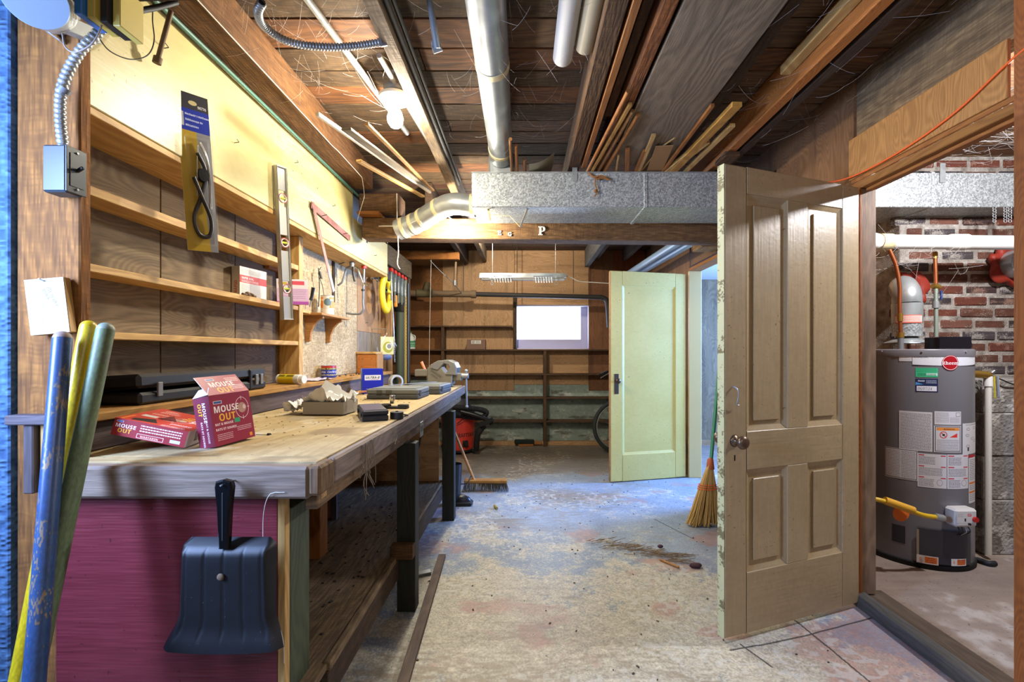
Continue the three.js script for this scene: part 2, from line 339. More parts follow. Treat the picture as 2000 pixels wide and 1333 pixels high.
// masonry wall in uneven blue between the photographer and the rough post
{
  const t = tex(512, 512, 0.6, 0.6, (u, v) => { const n = fbm(u, v, 24, 14, 5, 301), s = vn(u * 90, v * 40, 90, 40, 307), k = n * 0.6 + s * 0.4; return [...mix3([38, 68, 104], [96, 132, 168], clamp(k * 1.5 - 0.25)), k]; });
  const w = struct('wall_front_left', null, null, 'rough masonry wall in uneven blue'), bm = M({ t, bump: 0.012, roughness: 0.9 });
  mesh('masonry', box(-1.75, -1.403, 0, 2.6, 1.255, 1.32, 'y', 0.004), bm, w);
  mesh('masonry', box(-1.9, -1.75, 0, 2.6, 0.72, 1.32, 'y', 0.004), bm, w); mesh('masonry', box(-1.9, -1.75, 0, 2.6, -1.7, 0.28, 'y', 0.004), bm, w);
  mesh('masonry', box(-1.9, -1.75, 0, 1.0, 0.28, 0.72, 'y', 0.004), bm, w); mesh('masonry', box(-1.9, -1.75, 2.0, 2.6, 0.28, 0.72, 'y', 0.004), bm, w);
  struct('window_2', box(-1.8, -1.78, 1.0, 2.0, 0.28, 0.72, 'y', 0.001), new THREE.MeshStandardMaterial({ color: 0x223040, emissive: 0x86b0ff, emissiveIntensity: 2 }), 'daylit basement window in the left wall beside the photographer');
}
// rear wall behind the photographer 
{
  const m = M({ color: 0x9a9488, roughness: 0.95 });
  const w = struct('wall_rear', null, null, 'concrete wall behind the photographer');
  mesh('wall_panel', box(-1.75, 4.5, 0, 2.62, -1.7, -1.56, 'x', 0.001), m, w);
}
// back wall: plywood over painted concrete, with the window opening
const BW = 6.18;
{
  const w = struct('wall_back', null, null, 'back wall of plywood panels above painted concrete');
  const con = tex(512, 512, 1.1, 1.1, (u, v) => { const n = fbm(u, v, 6, 14, 5, 401), f = fbm(u, v, 40, 40, 3, 407); let c = mix3([112, 126, 118], [162, 176, 166], n * 0.6 + f * 0.4); c = mix3(c, [200, 200, 192], smooth(0.55, 0.75, n * 0.6 + f * 0.4) * 0.6); c = mix3(c, [82, 78, 70], smooth(0.56, 0.72, fbm(u, v, 7, 22, 5, 411) * 0.7 + f * 0.3) * 0.7); return [...c, n * 0.5 + f * 0.5]; });
  mesh('concrete_base', box(-2.7, 1.62, 0, 0.86, BW + 0.01, BW + 0.25, 'x', 0.002), M({ t: con, bump: 0.01, roughness: 0.9 }), w);
  mesh('backing', box(-2.7, -0.13, 0.84, 2.62, BW + 0.03, BW + 0.25, 'x', 0.002), C.mortarGrey, w);
  mesh('backing', box(0.9, 1.62, 0.84, 2.62, BW + 0.03, BW + 0.25, 'x', 0.002), C.mortarGrey, w);
  mesh('backing', box(-0.13, 0.9, 1.87, 2.62, BW + 0.03, BW + 0.25, 'x', 0.002), C.mortarGrey, w);
  mesh('backing', box(-0.13, 0.9, 0.84, 1.27, BW + 0.03, BW + 0.25, 'x', 0.002), C.mortarGrey, w);
  const pl = (x0, x1, y0, y1, m, g = 'y') => mesh('panel', box(x0, x1, y0, y1, BW, BW + 0.03, g, 0.002), m, w);
  pl(-2.7, -1.098, 0.9, 2.6, M({ t: T.plyOrange, bump: 0.001, color: 0xb8a898, roughness: 0.8 }), 'x');
  pl(-1.095, -0.135, 0.72, 2.6, W.plyRed); pl(-0.132, 0.862, 0.80, 1.275, W.plyRed, 'x'); pl(-0.132, 0.862, 1.87, 2.6, W.plyRed, 'x');
  pl(0.865, 1.2, 0.72, 2.6, M({ t: T.plyRed, color: 0xb09a92, roughness: 0.8 })); pl(1.203, 1.62, 0.76, 2.6, M({ t: T.plyRed, color: 0xc88a70, roughness: 0.8 }));
  // window opening with its reveal
  const win = struct('window_1', null, null, 'small bright basement window set in the plywood');
  const rv = M({ color: 0xa4a0b4, roughness: 0.7 });
  mesh('window_reveal', box(-0.13, -0.1, 1.27, 1.87, BW + 0.01, BW + 0.3, 'y', 0.002), rv, win); mesh('window_reveal', box(0.86, 0.9, 1.27, 1.87, BW + 0.01, BW + 0.3, 'y', 0.002), rv, win);
  mesh('window_reveal', box(-0.1, 0.86, 1.27, 1.29, BW + 0.01, BW + 0.3, 'x', 0.002), rv, win); mesh('window_reveal', box(-0.1, 0.86, 1.85, 1.87, BW + 0.01, BW + 0.3, 'x', 0.002), rv, win);
  mesh('window_surround', box(0.77, 0.86, 1.29, 1.85, BW + 0.10, BW + 0.14, 'y', 0.002), rv, win); mesh('window_surround', box(-0.1, 0.77, 1.29, 1.41, BW + 0.10, BW + 0.14, 'x', 0.002), rv, win);
  mesh('pane', box(-0.1, 0.77, 1.41, 1.85, BW + 0.13, BW + 0.15, 'x', 0.001), new THREE.MeshStandardMaterial({ color: 0x405060, emissive: 0xdcebff, emissiveIntensity: 3.0 }), win);
  mesh('window_stud', box(-0.15, -0.105, 1.29, 1.98, BW - 0.06, BW - 0.001, 'y', 0.002), W.joistDark, win);
  struct('wall_back_left', box(-2.8, -2.7, 0, 2.62, 4.74, 6.4, 'y', 0.002), C.mortarGrey);
  struct('wall_left_return', box(-2.7, -1.62, 0, 2.62, 4.6, 4.74, 'y', 0.002), C.mortarGrey);
}
// right wall: two doorways; the sheet-metal duct runs through it
const RX = 1.63;
{
  const w = struct('wall_right', null, null, 'right partition wall with two doorways');
  const m = M({ t: T.plyRed, color: 0xb8a894, roughness: 0.85 });
  const seg = (d0, d1, y0, y1) => mesh('wall_panel', box(RX + 0.005, RX + 0.095, y0, y1, d0, d1, 'y', 0.002), m, w);
  seg(-1.7, 1.42, 0, 2.6); seg(2.29, 2.99, 0, 2.6); seg(2.99, 3.4, 0, 2.165); seg(2.99, 3.4, 2.42, 2.6); seg(3.4, 3.66, 0, 2.6); seg(3.66, 4.52, 2.08, 2.6); seg(4.56, 6.2, 0, 2.6); mesh('void_filler', box(RX + 0.02, RX + 0.095, 2.29, 2.6, 1.42, 2.29, 'z', 0.002), W.joist, w);  // last piece: added timber standing in for the dark void above the header
  // jamb, casing and head of the near doorway
  const j = M({ t: T.plyOrange, bump: 0.0008, color: 0xd8b090, roughness: 0.6 });
  mesh('door_jamb', box(RX + 0.01, RX + 0.085, 0.05, 2.03, 2.245, 2.288, 'y', 0.003), M({ t: T.grey, bump: 0.0008, color: 0xffdcc0, roughness: 0.6 }), w);
  for (let k = 0; k < 3; k++) mesh('casing_bead', box(RX - 0.004 - k * 0.001, RX + 0.008 + k * 0.002, 0.05, 2.03, 2.235 + k * 0.016, 2.248 + k * 0.016, 'y', 0.003), j, w);
  mesh('near_casing', box(RX - 0.02, RX + 0.1, 0.05, 2.6, 1.38, 1.518, 'y', 0.003), j, w);
  mesh('door_head', box(RX, RX + 0.1, 2.03, 2.065, 1.52, 2.29, 'z', 0.003), M({ t: T.pine, color: 0xb89a70, roughness: 0.7 }), w);
  mesh('head_stop', box(RX + 0.03, RX + 0.06, 2.015, 2.03, 1.52, 2.24, 'z', 0.002), W.pineDark, w);
  mesh('head_trim', box(RX - 0.006, RX + 0.002, 2.065, 2.085, 1.52, 2.29, 'z', 0.002), W.pineDark, w);
  mesh('header_panel', box(RX - 0.012, RX + 0.003, 2.085, 2.285, 1.545, 2.30, 'y', 0.002), W.plyOrange, w);
  mesh('sill', box(RX + 0.035, RX + 0.15, 0, 0.045, 1.0, 2.3, 'z', 0.004), M({ t: T.grey, color: 0xb0a090, roughness: 0.85 }), w);
  mesh('sill_edge', box(RX - 0.025, RX + 0.033, 0, 0.062, 1.0, 2.25, 'z', 0.004), M({ t: T.grey, bump: 0.001, color: 0xa0a8b4, roughness: 0.7 }), w);
  // the far doorway
  const y = M({ color: 0xcfc08a, roughness: 0.5 });
  mesh('door_jamb', box(RX - 0.01, RX + 0.11, 0, 2.03, 4.52, 4.56, 'y', 0.003), y, w); mesh('door_jamb', box(RX - 0.01, RX + 0.11, 0, 2.03, 3.66, 3.70, 'y', 0.003), y, w);
  mesh('door_head', box(RX - 0.01, RX + 0.11, 2.03, 2.06, 3.66, 4.56, 'z', 0.003), W.pineDark, w);
}
// furnace room: back wall, chimney of brick on a concrete footing, far side
{
  struct('wall_utility_back', box(1.73, 4.5, 0, 2.62, 3.45, 3.6, 'y', 0.002), M({ color: 0xa07e5c, roughness: 0.8 }), 'tan painted wall behind the water heater');
  struct('wall_utility_right', box(4.4, 4.5, 0, 2.62, -1.6, 3.45, 'y', 0.002), M({ color: 0x9c9284, roughness: 0.9 }));
  const ch = struct('wall_chimney', null, null, 'old brick chimney breast with smeared mortar');
  const mt = tex(512, 512, 0.5, 0.5, (u, v) => { const n = fbm(u, v, 12, 12, 5, 501), f = vn(u * 150, v * 150, 150, 150, 3); return [...mix3([112, 102, 92], [196, 190, 180], clamp(n * 1.2 - 0.1 + (f - 0.5) * 0.2)), n * 0.6 + f * 0.4]; });
  const mort = M({ t: mt, bump: 0.01, roughness: 0.95 });
  mesh('mortar', box(2.62, 4.1, 1.05, 2.6, 3.215, 3.46, 'x', 0.004), mort, ch);
  const bm = [[[104, 66, 52], 11], [[62, 55, 57], 47]].flatMap(([c, s]) => { const bt = tex(512, 256, 0.7, 0.35, (u, v) => { const n = fbm(u, v, 10, 10, 5, 521 + s), f = vn(u * 220, v * 110, 220, 110, 7), k = smooth(0.5, 0.68, fbm(u, v, 7, 9, 5, 541 + s) * 0.75 + f * 0.25); return [...mix3(mix3(c.map(x => x * 0.75), c.map(x => x * 1.25), n * 0.7 + f * 0.3), [176, 168, 156], k * 0.75), n * 0.4 + f * 0.3 + k * 0.3]; }); return [M({ t: bt, bump: 0.005, roughness: 0.92 }), M({ t: bt, bump: 0.005, color: 0xd8ccc4, roughness: 0.92 }), M({ t: bt, bump: 0.005, color: 0xe8c0b0, roughness: 0.92 })]; });
  const variants = [0.225, 0.215, 0.105].map(l => [0, 1, 2].map(() => lbox(l, 0.061, 0.06, 'x', 0.008)));
  let row = 0;
  for (let y = 1.075; y < 2.55; y += 0.08, row++) {
    let x = 2.60 + (row % 2 ? 0.0 : 0.06) + rr(-0.02, 0.02);
    while (x < 4.0) {
      const s = rnd() < 0.14 ? 2 : rnd() < 0.5 ? 0 : 1, L = [0.225, 0.215, 0.105][s];
      const b = mesh('brick', variants[s][Math.floor(rnd() * 3)], bm[Math.floor(rnd() * bm.length)], ch);
      b.position.set(x + L / 2, y + 0.032, -3.238 + rr(-0.007, 0.005)); b.rotation.z = rr(-0.012, 0.012);
      x += L + rr(0.012, 0.02);
    }
  }
  const ft = struct('wall_footing', null, null, 'rough board-marked concrete footing under the chimney');
  const ct = tex(512, 512, 0.8, 0.8, (u, v) => { const n = fbm(u, v, 6, 8, 5, 551), f = fbm(u, v, 60, 60, 3, 557), g = vn(u * 9, v * 130, 9, 130, 5); let c = mix3([92, 88, 82], [176, 170, 160], clamp(n * 0.6 + f * 0.4 + (g - 0.5) * 0.2)); c = mix3(c, [206, 202, 194], smooth(0.62, 0.7, fbm(u, v, 10, 10, 4, 561)) * 0.6); return [...c, n * 0.4 + f * 0.6]; });
  const cm = M({ t: ct, bump: 0.012, roughness: 0.95 });
  for (const [a, b, o] of [[0, 0.33, 0], [0.332, 0.60, 0.006], [0.603, 0.86, -0.002], [0.862, 1.065, 0.004]]) mesh('pour_course', box(2.79, 4.4, a, b, 2.80 + o, 3.22, 'x', 0.006), cm, ft);
}
// next room seen through the far doorway
{
  struct('wall_next_back', box(1.73, 4.5, 0, 2.62, 6.12, 6.3, 'y', 0.002), M({ t: T.plyGrey, bump: 0.0004, color: 0xffffff, roughness: 0.8 }), 'pale grey panelled wall of the next room');
  struct('baseboard_next', box(1.73, 4.4, 0, 0.07, 6.1, 6.12, 'x', 0.003), W.plyRed);
  struct('wall_next_right', box(4.0, 4.1, 0, 2.62, 3.6, 6.2, 'y', 0.002), M({ color: 0xc8ccd0, roughness: 0.85 }));
  struct('ceiling_next', box(1.74, 4.0, 2.2, 2.24, 3.62, 6.12, 'x', 0.002), M({ color: 0xd8dcdc, roughness: 0.85 }));
  struct('window_3', box(3.96, 3.99, 0.95, 2.15, 3.8, 4.8, 'y', 0.001), new THREE.MeshStandardMaterial({ color: 0x405060, emissive: 0x9cc4ff, emissiveIntensity: 3 }), 'daylit window of the next room');
}

// ---------------------------------------------------------------- timber overhead
const JB = 2.435;                                              // underside of the joists
const beamThing = (name, label, g, m, cat = 'beam', group) => single(name, label, cat, g, m, group);
beamThing('ceiling_joist', 'rough grey-brown joist running past the bare bulb above the bench', box(-0.557, -0.498, JB, 2.598, 1.0, 6.1, 'z', 0.004), W.joist);
beamThing('ceiling_joist', 'joist with a fuzzy red-brown underside beside the white pipes', box(0.285, 0.36, JB, 2.598, 0.9, 3.5, 'z', 0.004), W.joistRed);
beamThing('wood_strip', 'narrow pale strip nailed beside the fuzzy red-brown joist', box(0.372, 0.402, JB - 0.004, JB + 0.05, 0.9, 3.0, 'z', 0.002), W.pineDark, 'wood strip');
beamThing('wood_strip', 'dull brown strip between the fuzzy joist and the orange furring', box(0.425, 0.462, JB + 0.05, JB + 0.09, 0.9, 2.45, 'z', 0.002), W.joistRed, 'wood strip');
beamThing('ceiling_joist', 'orange-brown joist along the left edge of the wide grey board', box(0.478, 0.532, JB, 2.598, 0.9, 3.4, 'z', 0.004), M({ t: T.post, bump: 0.003, color: 0xd8a878, roughness: 0.85 }));
beamThing('ceiling_board', 'wide weathered grey board laid flat under the joists', box(0.548, 0.905, JB, JB + 0.022, 0.85, 2.96, 'z', 0.003), M({ t: T.grey, bump: 0.0015, color: 0xfff4e6, roughness: 0.9 }), 'board');
beamThing('ceiling_joist', 'dark joist hidden above the wide grey board', box(0.93, 0.985, JB + 0.03, 2.598, 0.85, 6.1, 'z', 0.004), W.joistDark);
beamThing('ceiling_joist', 'orange pine joist with a knot, right of the wide grey board', box(1.215, 1.27, JB, 2.598, 0.8, 3.4, 'z', 0.004), W.orange);
beamThing('wood_strip', 'pale yellow strip nailed on the orange joist near the top edge', box(1.165, 1.213, JB + 0.06, JB + 0.10, 0.8, 2.1, 'z', 0.003), W.pine, 'wood strip');
beamThing('ceiling_joist', 'dark weathered joist sistered beside the orange pine joist', box(1.295, 1.345, JB + 0.005, 2.598, 0.8, 6.1, 'z', 0.004), W.joistDark);
beamThing('wood_block', 'short dark block fixed to the orange joist near the tan door', box(1.20, 1.29, JB - 0.03, JB - 0.002, 2.75, 2.9, 'z', 0.003), W.joistRed, 'block');
beamThing('ledger_beam', 'brown ledger along the top of the yellow cabinet', box(-1.262, -1.117, JB, 2.598, 1.0, 3.4, 'z', 0.004), M({ t: T.post, bump: 0.003, color: 0xb4a090, roughness: 0.88 }));
{ const g = along(lbox(1.85, 0.13, 0.16, 'x', 0.004), V(-1.24, 2.365, 1.33), V(0.52, 2.41, 1.33)); beamThing('cross_beam', 'dark beam crossing overhead just above the top edge of view', g, W.joistDark); }
beamThing('girder', 'rough girder crossing below the sheet-metal duct', along(lbox(2.86, 0.155, 0.15, 'x', 0.006), V(-1.235, 2.183, 3.585), V(1.62, 2.155, 3.585)), M({ t: T.joist, bump: 0.004, color: 0xf4dcc4, roughness: 0.9 }));
{
  const t = thing('support_block', 'stack of brown timber blocking on the girder by the cabinet', 'blocking', [-1.08, 2.262, 3.55]);
  part('block', box(-1.245, -0.945, 2.285, 2.43, 3.47, 3.66, 'x', 0.005), W.joistRed, t);
  part('block', box(-1.245, -1.08, 2.262, 2.284, 3.42, 3.6, 'x', 0.004), W.pineDark, t);
}
beamThing('end_block', 'cut end of a rough timber above the far doorway', box(1.44, 1.615, 2.09, 2.215, 3.74, 3.95, 'z', 0.006), M({ t: T.post, bump: 0.006, roughness: 0.9 }), 'timber');
// the part of the room beyond the girder
beamThing('ceiling_joist', 'dark joist left of the hanging light fixture', box(-0.80, -0.74, 2.40, 2.598, 3.7, 6.1, 'z', 0.004), W.joistDark);
beamThing('ceiling_joist', 'grey joist right of the hanging light fixture', box(0.80, 0.86, 2.36, 2.598, 3.7, 6.1, 'z', 0.004), M({ t: T.grey, bump: 0.002, color: 0x9aa0a8, roughness: 0.9 }));
beamThing('cross_brace', 'short orange timber between the dark joists beyond the girder', box(-1.42, -0.76, 2.315, 2.40, 5.35, 5.42, 'x', 0.004), W.pineDark);
for (const [x0, x1, d0, d1, label] of [[-0.35, 0.12, 4.05, 4.35, 'long bluish plastic sheet stapled to the boards beyond the girder'], [0.26, 0.66, 4.02, 4.2, 'short bluish plastic sheet stapled beside the right grey joist'], [0.14, 0.34, 4.55, 5.0, 'torn foil-faced insulation scrap under the boards']])
  beamThing('plastic_sheet', label, box(x0, x1, 2.585, 2.597, d0, d1, 'z', 0.002), M({ color: 0x7aa6c8, roughness: 0.35 }), 'plastic sheet');
// ---------------------------------------------------------------- rough post and what hangs on it
{
  single('timber_post', 'rough-sawn brown plank post beside the blue wall', 'post', box(-1.40, -1.225, 0, 2.5, 1.27, 1.305, 'y', 0.004), W.post);
  const b = thing('switch_box', 'grey metal switch box with black toggle on the rough post', 'switch', [-1.234, 1.653, 1.235]);
  const gm = M({ color: 0x2e373d, roughness: 0.42 });
  part('box', box(-1.268, -1.204, 1.653, 1.778, 1.21, 1.262, 'y', 0.005), gm, b);
  const cov = part('cover_plate', box(-1.204, -1.2, 1.655, 1.776, 1.208, 1.264, 'y', 0.0015), gm, b);
  part('cover_rim', box(-1.2, -1.1985, 1.672, 1.76, 1.217, 1.255, 'y', 0.001), gm, cov);
  part('toggle', along(lbox(0.02, 0.009, 0.007, 'x', 0.002), V(-1.2, 1.716, 1.236), V(-1.183, 1.726, 1.236)), C.black, cov);
  part('screw', rod(V(-1.2, 1.764, 1.236), V(-1.1965, 1.764, 1.236), 0.003), C.steel, cov); part('screw', rod(V(-1.2, 1.667, 1.236), V(-1.1965, 1.667, 1.236), 0.003), C.steel, cov);
  const f = thing('flex_conduit', 'ribbed metal conduit rising from the switch box', 'conduit', [-1.236, 1.778, 1.236]);
  part('ribbed_sleeve', flexTube([V(-1.236, 1.776, 1.236), at(118, 230, 1.235), at(122, 170, 1.235), at(150, 110, 1.24), at(190, 65, 1.25), at(232, 30, 1.27), at(262, 10, 1.3)], 0.0115, 36), C.galvPlain, f);
  part('clamp', rod(at(123, 180, 1.235), at(128, 172, 1.235), 0.0145), C.steelDull, f);
  // round junction box, transformer and bracket at the top of the post
  const j = thing('junction_box', 'round metal junction box at the top of the rough post', 'junction box', [-1.18, 2.06, 1.1]);
  const c0 = at(68, -2, 1.08), c1 = at(100, 18, 1.24);
  part('drum', rod(c1, c0, 0.058, 0.058, 40), C.galvPlain, j);
  const dir = c0.clone().sub(c1).normalize();
  part('cover', rod(c0, c0.clone().addScaledVector(dir, 0.004), 0.06, 0.059, 40), M({ color: 0x9fb6d0, metalness: 0.5, roughness: 0.45 }), j);
  part('screw', rod(c0.clone().add(new THREE.Vector3(-0.035, -0.03, 0.004)), c0.clone().add(new THREE.Vector3(-0.035, -0.03, 0.009)), 0.006), C.darkSteel, j);
  part('bracket', along(lbox(0.13, 0.04, 0.03, 'x', 0.002), at(115, 42, 1.2), at(170, 65, 1.28)), C.galvPlain, j);
  part('bracket', along(lbox(0.05, 0.002, 0.02, 'x', 0.0005), at(95, 64, 1.25), at(112, 76, 1.255)), C.galvPlain, j);
  const tr = thing('transformer', 'boxy doorbell transformer with laminated core beside the junction box', 'transformer', [-1.13, 2.06, 1.22]);
  for (let k = 0; k < 4; k++) part(k === 1 || k === 3 ? 'laminated_core' : 'winding', box(-1.135 + k * 0.022, -1.115 + k * 0.022, 2.085 - k * 0.002, 2.19, 1.16 + k * 0.012, 1.235 + k * 0.012, 'y', 0.002), [M({ color: 0x2f6db0, roughness: 0.4 }), M({ color: 0xb8a24a, roughness: 0.5 }), C.iron, M({ color: 0xc8b45c, roughness: 0.5 })][k], tr);
  single('loop_wire', 'grey wire looping below the junction box', 'wire', tube([at(122, 66, 1.2), at(128, 92, 1.2), at(148, 102, 1.2), at(180, 85, 1.2), at(198, 50, 1.2), at(192, 25, 1.2), at(176, -6, 1.2)], 0.0022, 50, 8), M({ color: 0x8a7c74, roughness: 0.5 }));
  single('bell_wire', 'twin brown bell wire drooping across the yellow cabinet', 'wire', tube([at(190, 70, 1.32), at(215, 100, 1.36), at(255, 116, 1.42), at(288, 108, 1.47), at(301, 80, 1.5), at(298, 40, 1.5), at(299, 8, 1.5)], 0.0018, 60, 6), C.wireDark);
  single('cabinet_bolt', 'long rusty bolt hanging near the top of the yellow cabinet', 'bolt', joinGeo([rod(at(334, 22, 1.55), at(307, 120, 1.55), 0.0075), rod(at(309, 112, 1.55), at(306, 124, 1.55), 0.013)]), C.rust);
  single('black_cable', 'thick black cable running along the top of the cabinet', 'cable', tube([at(190, 18, 1.35), at(240, 24, 1.42), at(300, 16, 1.5), at(345, 4, 1.56)], 0.009, 30, 10), C.rubber);
  // painted block of wood with pencil writing
  const s = thing('wood_sign', 'white painted block with pencil writing hung askew on the post', 'sign', [-1.275, 1.285, 1.25], null, [0, 0.12, 0.11]);
  mesh('board', lbox(0.095, 0.15, 0.024, 'y', 0.002).translate(0, 0.07, 0), W.pine, s);
  const pt = print(256, 400, (x, w, h) => { x.fillStyle = '#bdb9ac'; x.fillRect(0, 0, w, h); for (let i = 0; i < 300; i++) { x.fillStyle = rnd() < 0.5 ? '#a8a290' : '#cac7bc'; x.fillRect(rnd() * w, rnd() * h, rr(2, 12), rr(2, 10)); } x.strokeStyle = '#5a5448'; x.lineWidth = 2; x.save(); x.translate(150, 60); x.rotate(1.25); for (const [s2, yy] of [['Ply water', 0], ['mark', 30]]) text(x, s2, 0, yy, 34, '#4a4438', 'serif', 'italic'); x.restore(); x.beginPath(); x.moveTo(90, 80); for (let i = 0; i < 16; i++) x.lineTo(90 + rr(-26, 26), 90 + i * 17); x.stroke(); });
  const [g, m] = decal(0.0945, 0.149, pt, 0.75); mesh('painted_face', g.translate(0, 0.07, 0.0125), m, s);
  mesh('nail', rod(new THREE.Vector3(0, 0.138, 0.012), new THREE.Vector3(0.002, 0.141, 0.03), 0.0018), C.steel, s);
}
// ---------------------------------------------------------------- yellow wall cabinet, shelves, ledge
{
  const t = thing('wall_cabinet', 'long pale yellow panelled wall cabinet over the workbench', 'cabinet', [-1.37, 1.93, 2.8]);
  const yt = tex(1024, 512, 1.6, 0.8, (u, v) => { const n = fbm(u, v, 4, 4, 4, 601), f = fbm(u, v, 40, 40, 3, 607), sc = vn(u * 20, v * 160, 20, 160, 611), m = smooth(0.93, 0.97, vn(u * 150, v * 75, 150, 75, 613)) * smooth(0.45, 0.6, n); let c = mix3([172, 158, 100], [202, 190, 136], n * 0.6 + f * 0.4); c = mix3(c, [214, 208, 182], smooth(0.6, 0.8, sc * 0.5 + n * 0.5) * 0.4); c = mix3(c, [90, 78, 50], m * 0.8); return [...c, f]; });
  const ym = M({ t: yt, roughness: 0.42 });
  part('front_panel', box(-1.29, -1.27, 1.955, 2.43, 1.312, 3.415, 'z', 0.003), ym, t);
  part('front_panel', box(-1.29, -1.27, 1.955, 2.235, 3.42, 4.28, 'z', 0.003), ym, t);
  part('bottom_board', box(-1.47, -1.272, 1.93, 1.953, 1.312, 4.28, 'z', 0.002), W.pine, t);
  part('end_panel', box(-1.47, -1.291, 1.955, 2.235, 4.26, 4.28, 'y', 0.002), ym, t);
  part('top_board', box(-1.47, -1.291, 2.40, 2.43, 1.312, 3.415, 'z', 0.002), W.pineDark, t);
  for (const [d, y] of [[1.62, 2.30], [2.02, 2.15], [2.55, 2.28], [3.05, 2.2], [3.9, 2.05]]) part('nail', joinGeo([rod(V(-1.271, y, d), V(-1.25, y + 0.003, d), 0.0016), rod(V(-1.25, y + 0.003, d), V(-1.247, y + 0.006, d - 0.02), 0.0016)]), C.darkSteel, t);
  const s = thing('shelf_unit', 'pine wall shelves below the yellow cabinet', 'shelves', [-1.41, 1.052, 2.1]);
  part('shelf', box(-1.47, -1.354, 1.722, 1.752, 1.32, 2.762, 'z', 0.002), W.pine, s);
  part('shelf', box(-1.47, -1.354, 1.483, 1.508, 1.32, 2.762, 'z', 0.002), W.pine, s);
  part('shelf', box(-1.47, -1.354, 1.273, 1.297, 1.32, 2.762, 'z', 0.002), W.pine, s);
  part('upright', box(-1.47, -1.350, 1.053, 1.928, 2.764, 2.812, 'y', 0.002), W.pine, s);
  part('shelf', box(-1.468, -1.40, 1.483, 1.503, 2.814, 3.02, 'z', 0.002), W.pine, s);
  part('cleat', box(-1.469, -1.44, 1.705, 1.722, 2.60, 2.762, 'z', 0.002), W.pineDark, s);
  part('cleat', box(-1.469, -1.43, 1.72, 1.75, 2.814, 2.86, 'z', 0.002), W.pine, s);
  const l = thing('bench_ledge', 'raised wooden ledge along the back of the workbench', 'ledge', [-1.38, 0.937, 2.8]);
  part('board', box(-1.468, -1.262, 1.025, 1.05, 1.306, 4.42, 'z', 0.003), M({ t: T.pine, bump: 0.001, color: 0xd8c8a8, roughness: 0.85 }), l);
  part('riser', box(-1.30, -1.28, 0.938, 1.024, 1.306, 4.40, 'z', 0.002), M({ t: T.grey, bump: 0.001, color: 0xb0a4c0, roughness: 0.75 }), l);
  const lb = thing('ledge_bracket', 'short painted ledge end and upright on the rough post', 'bracket', [-1.33, 0.85, 1.25]);
  part('end_board', box(-1.385, -1.262, 1.036, 1.062, 1.225, 1.269, 'x', 0.003), W.blueGrey, lb);
  part('upright', box(-1.345, -1.318, 0.85, 1.035, 1.235, 1.268, 'y', 0.003), W.blueGrey, lb);
  part('backing_board', box(-1.316, -1.27, 0.83, 1.035, 1.25, 1.269, 'y', 0.003), W.pine, lb);
}
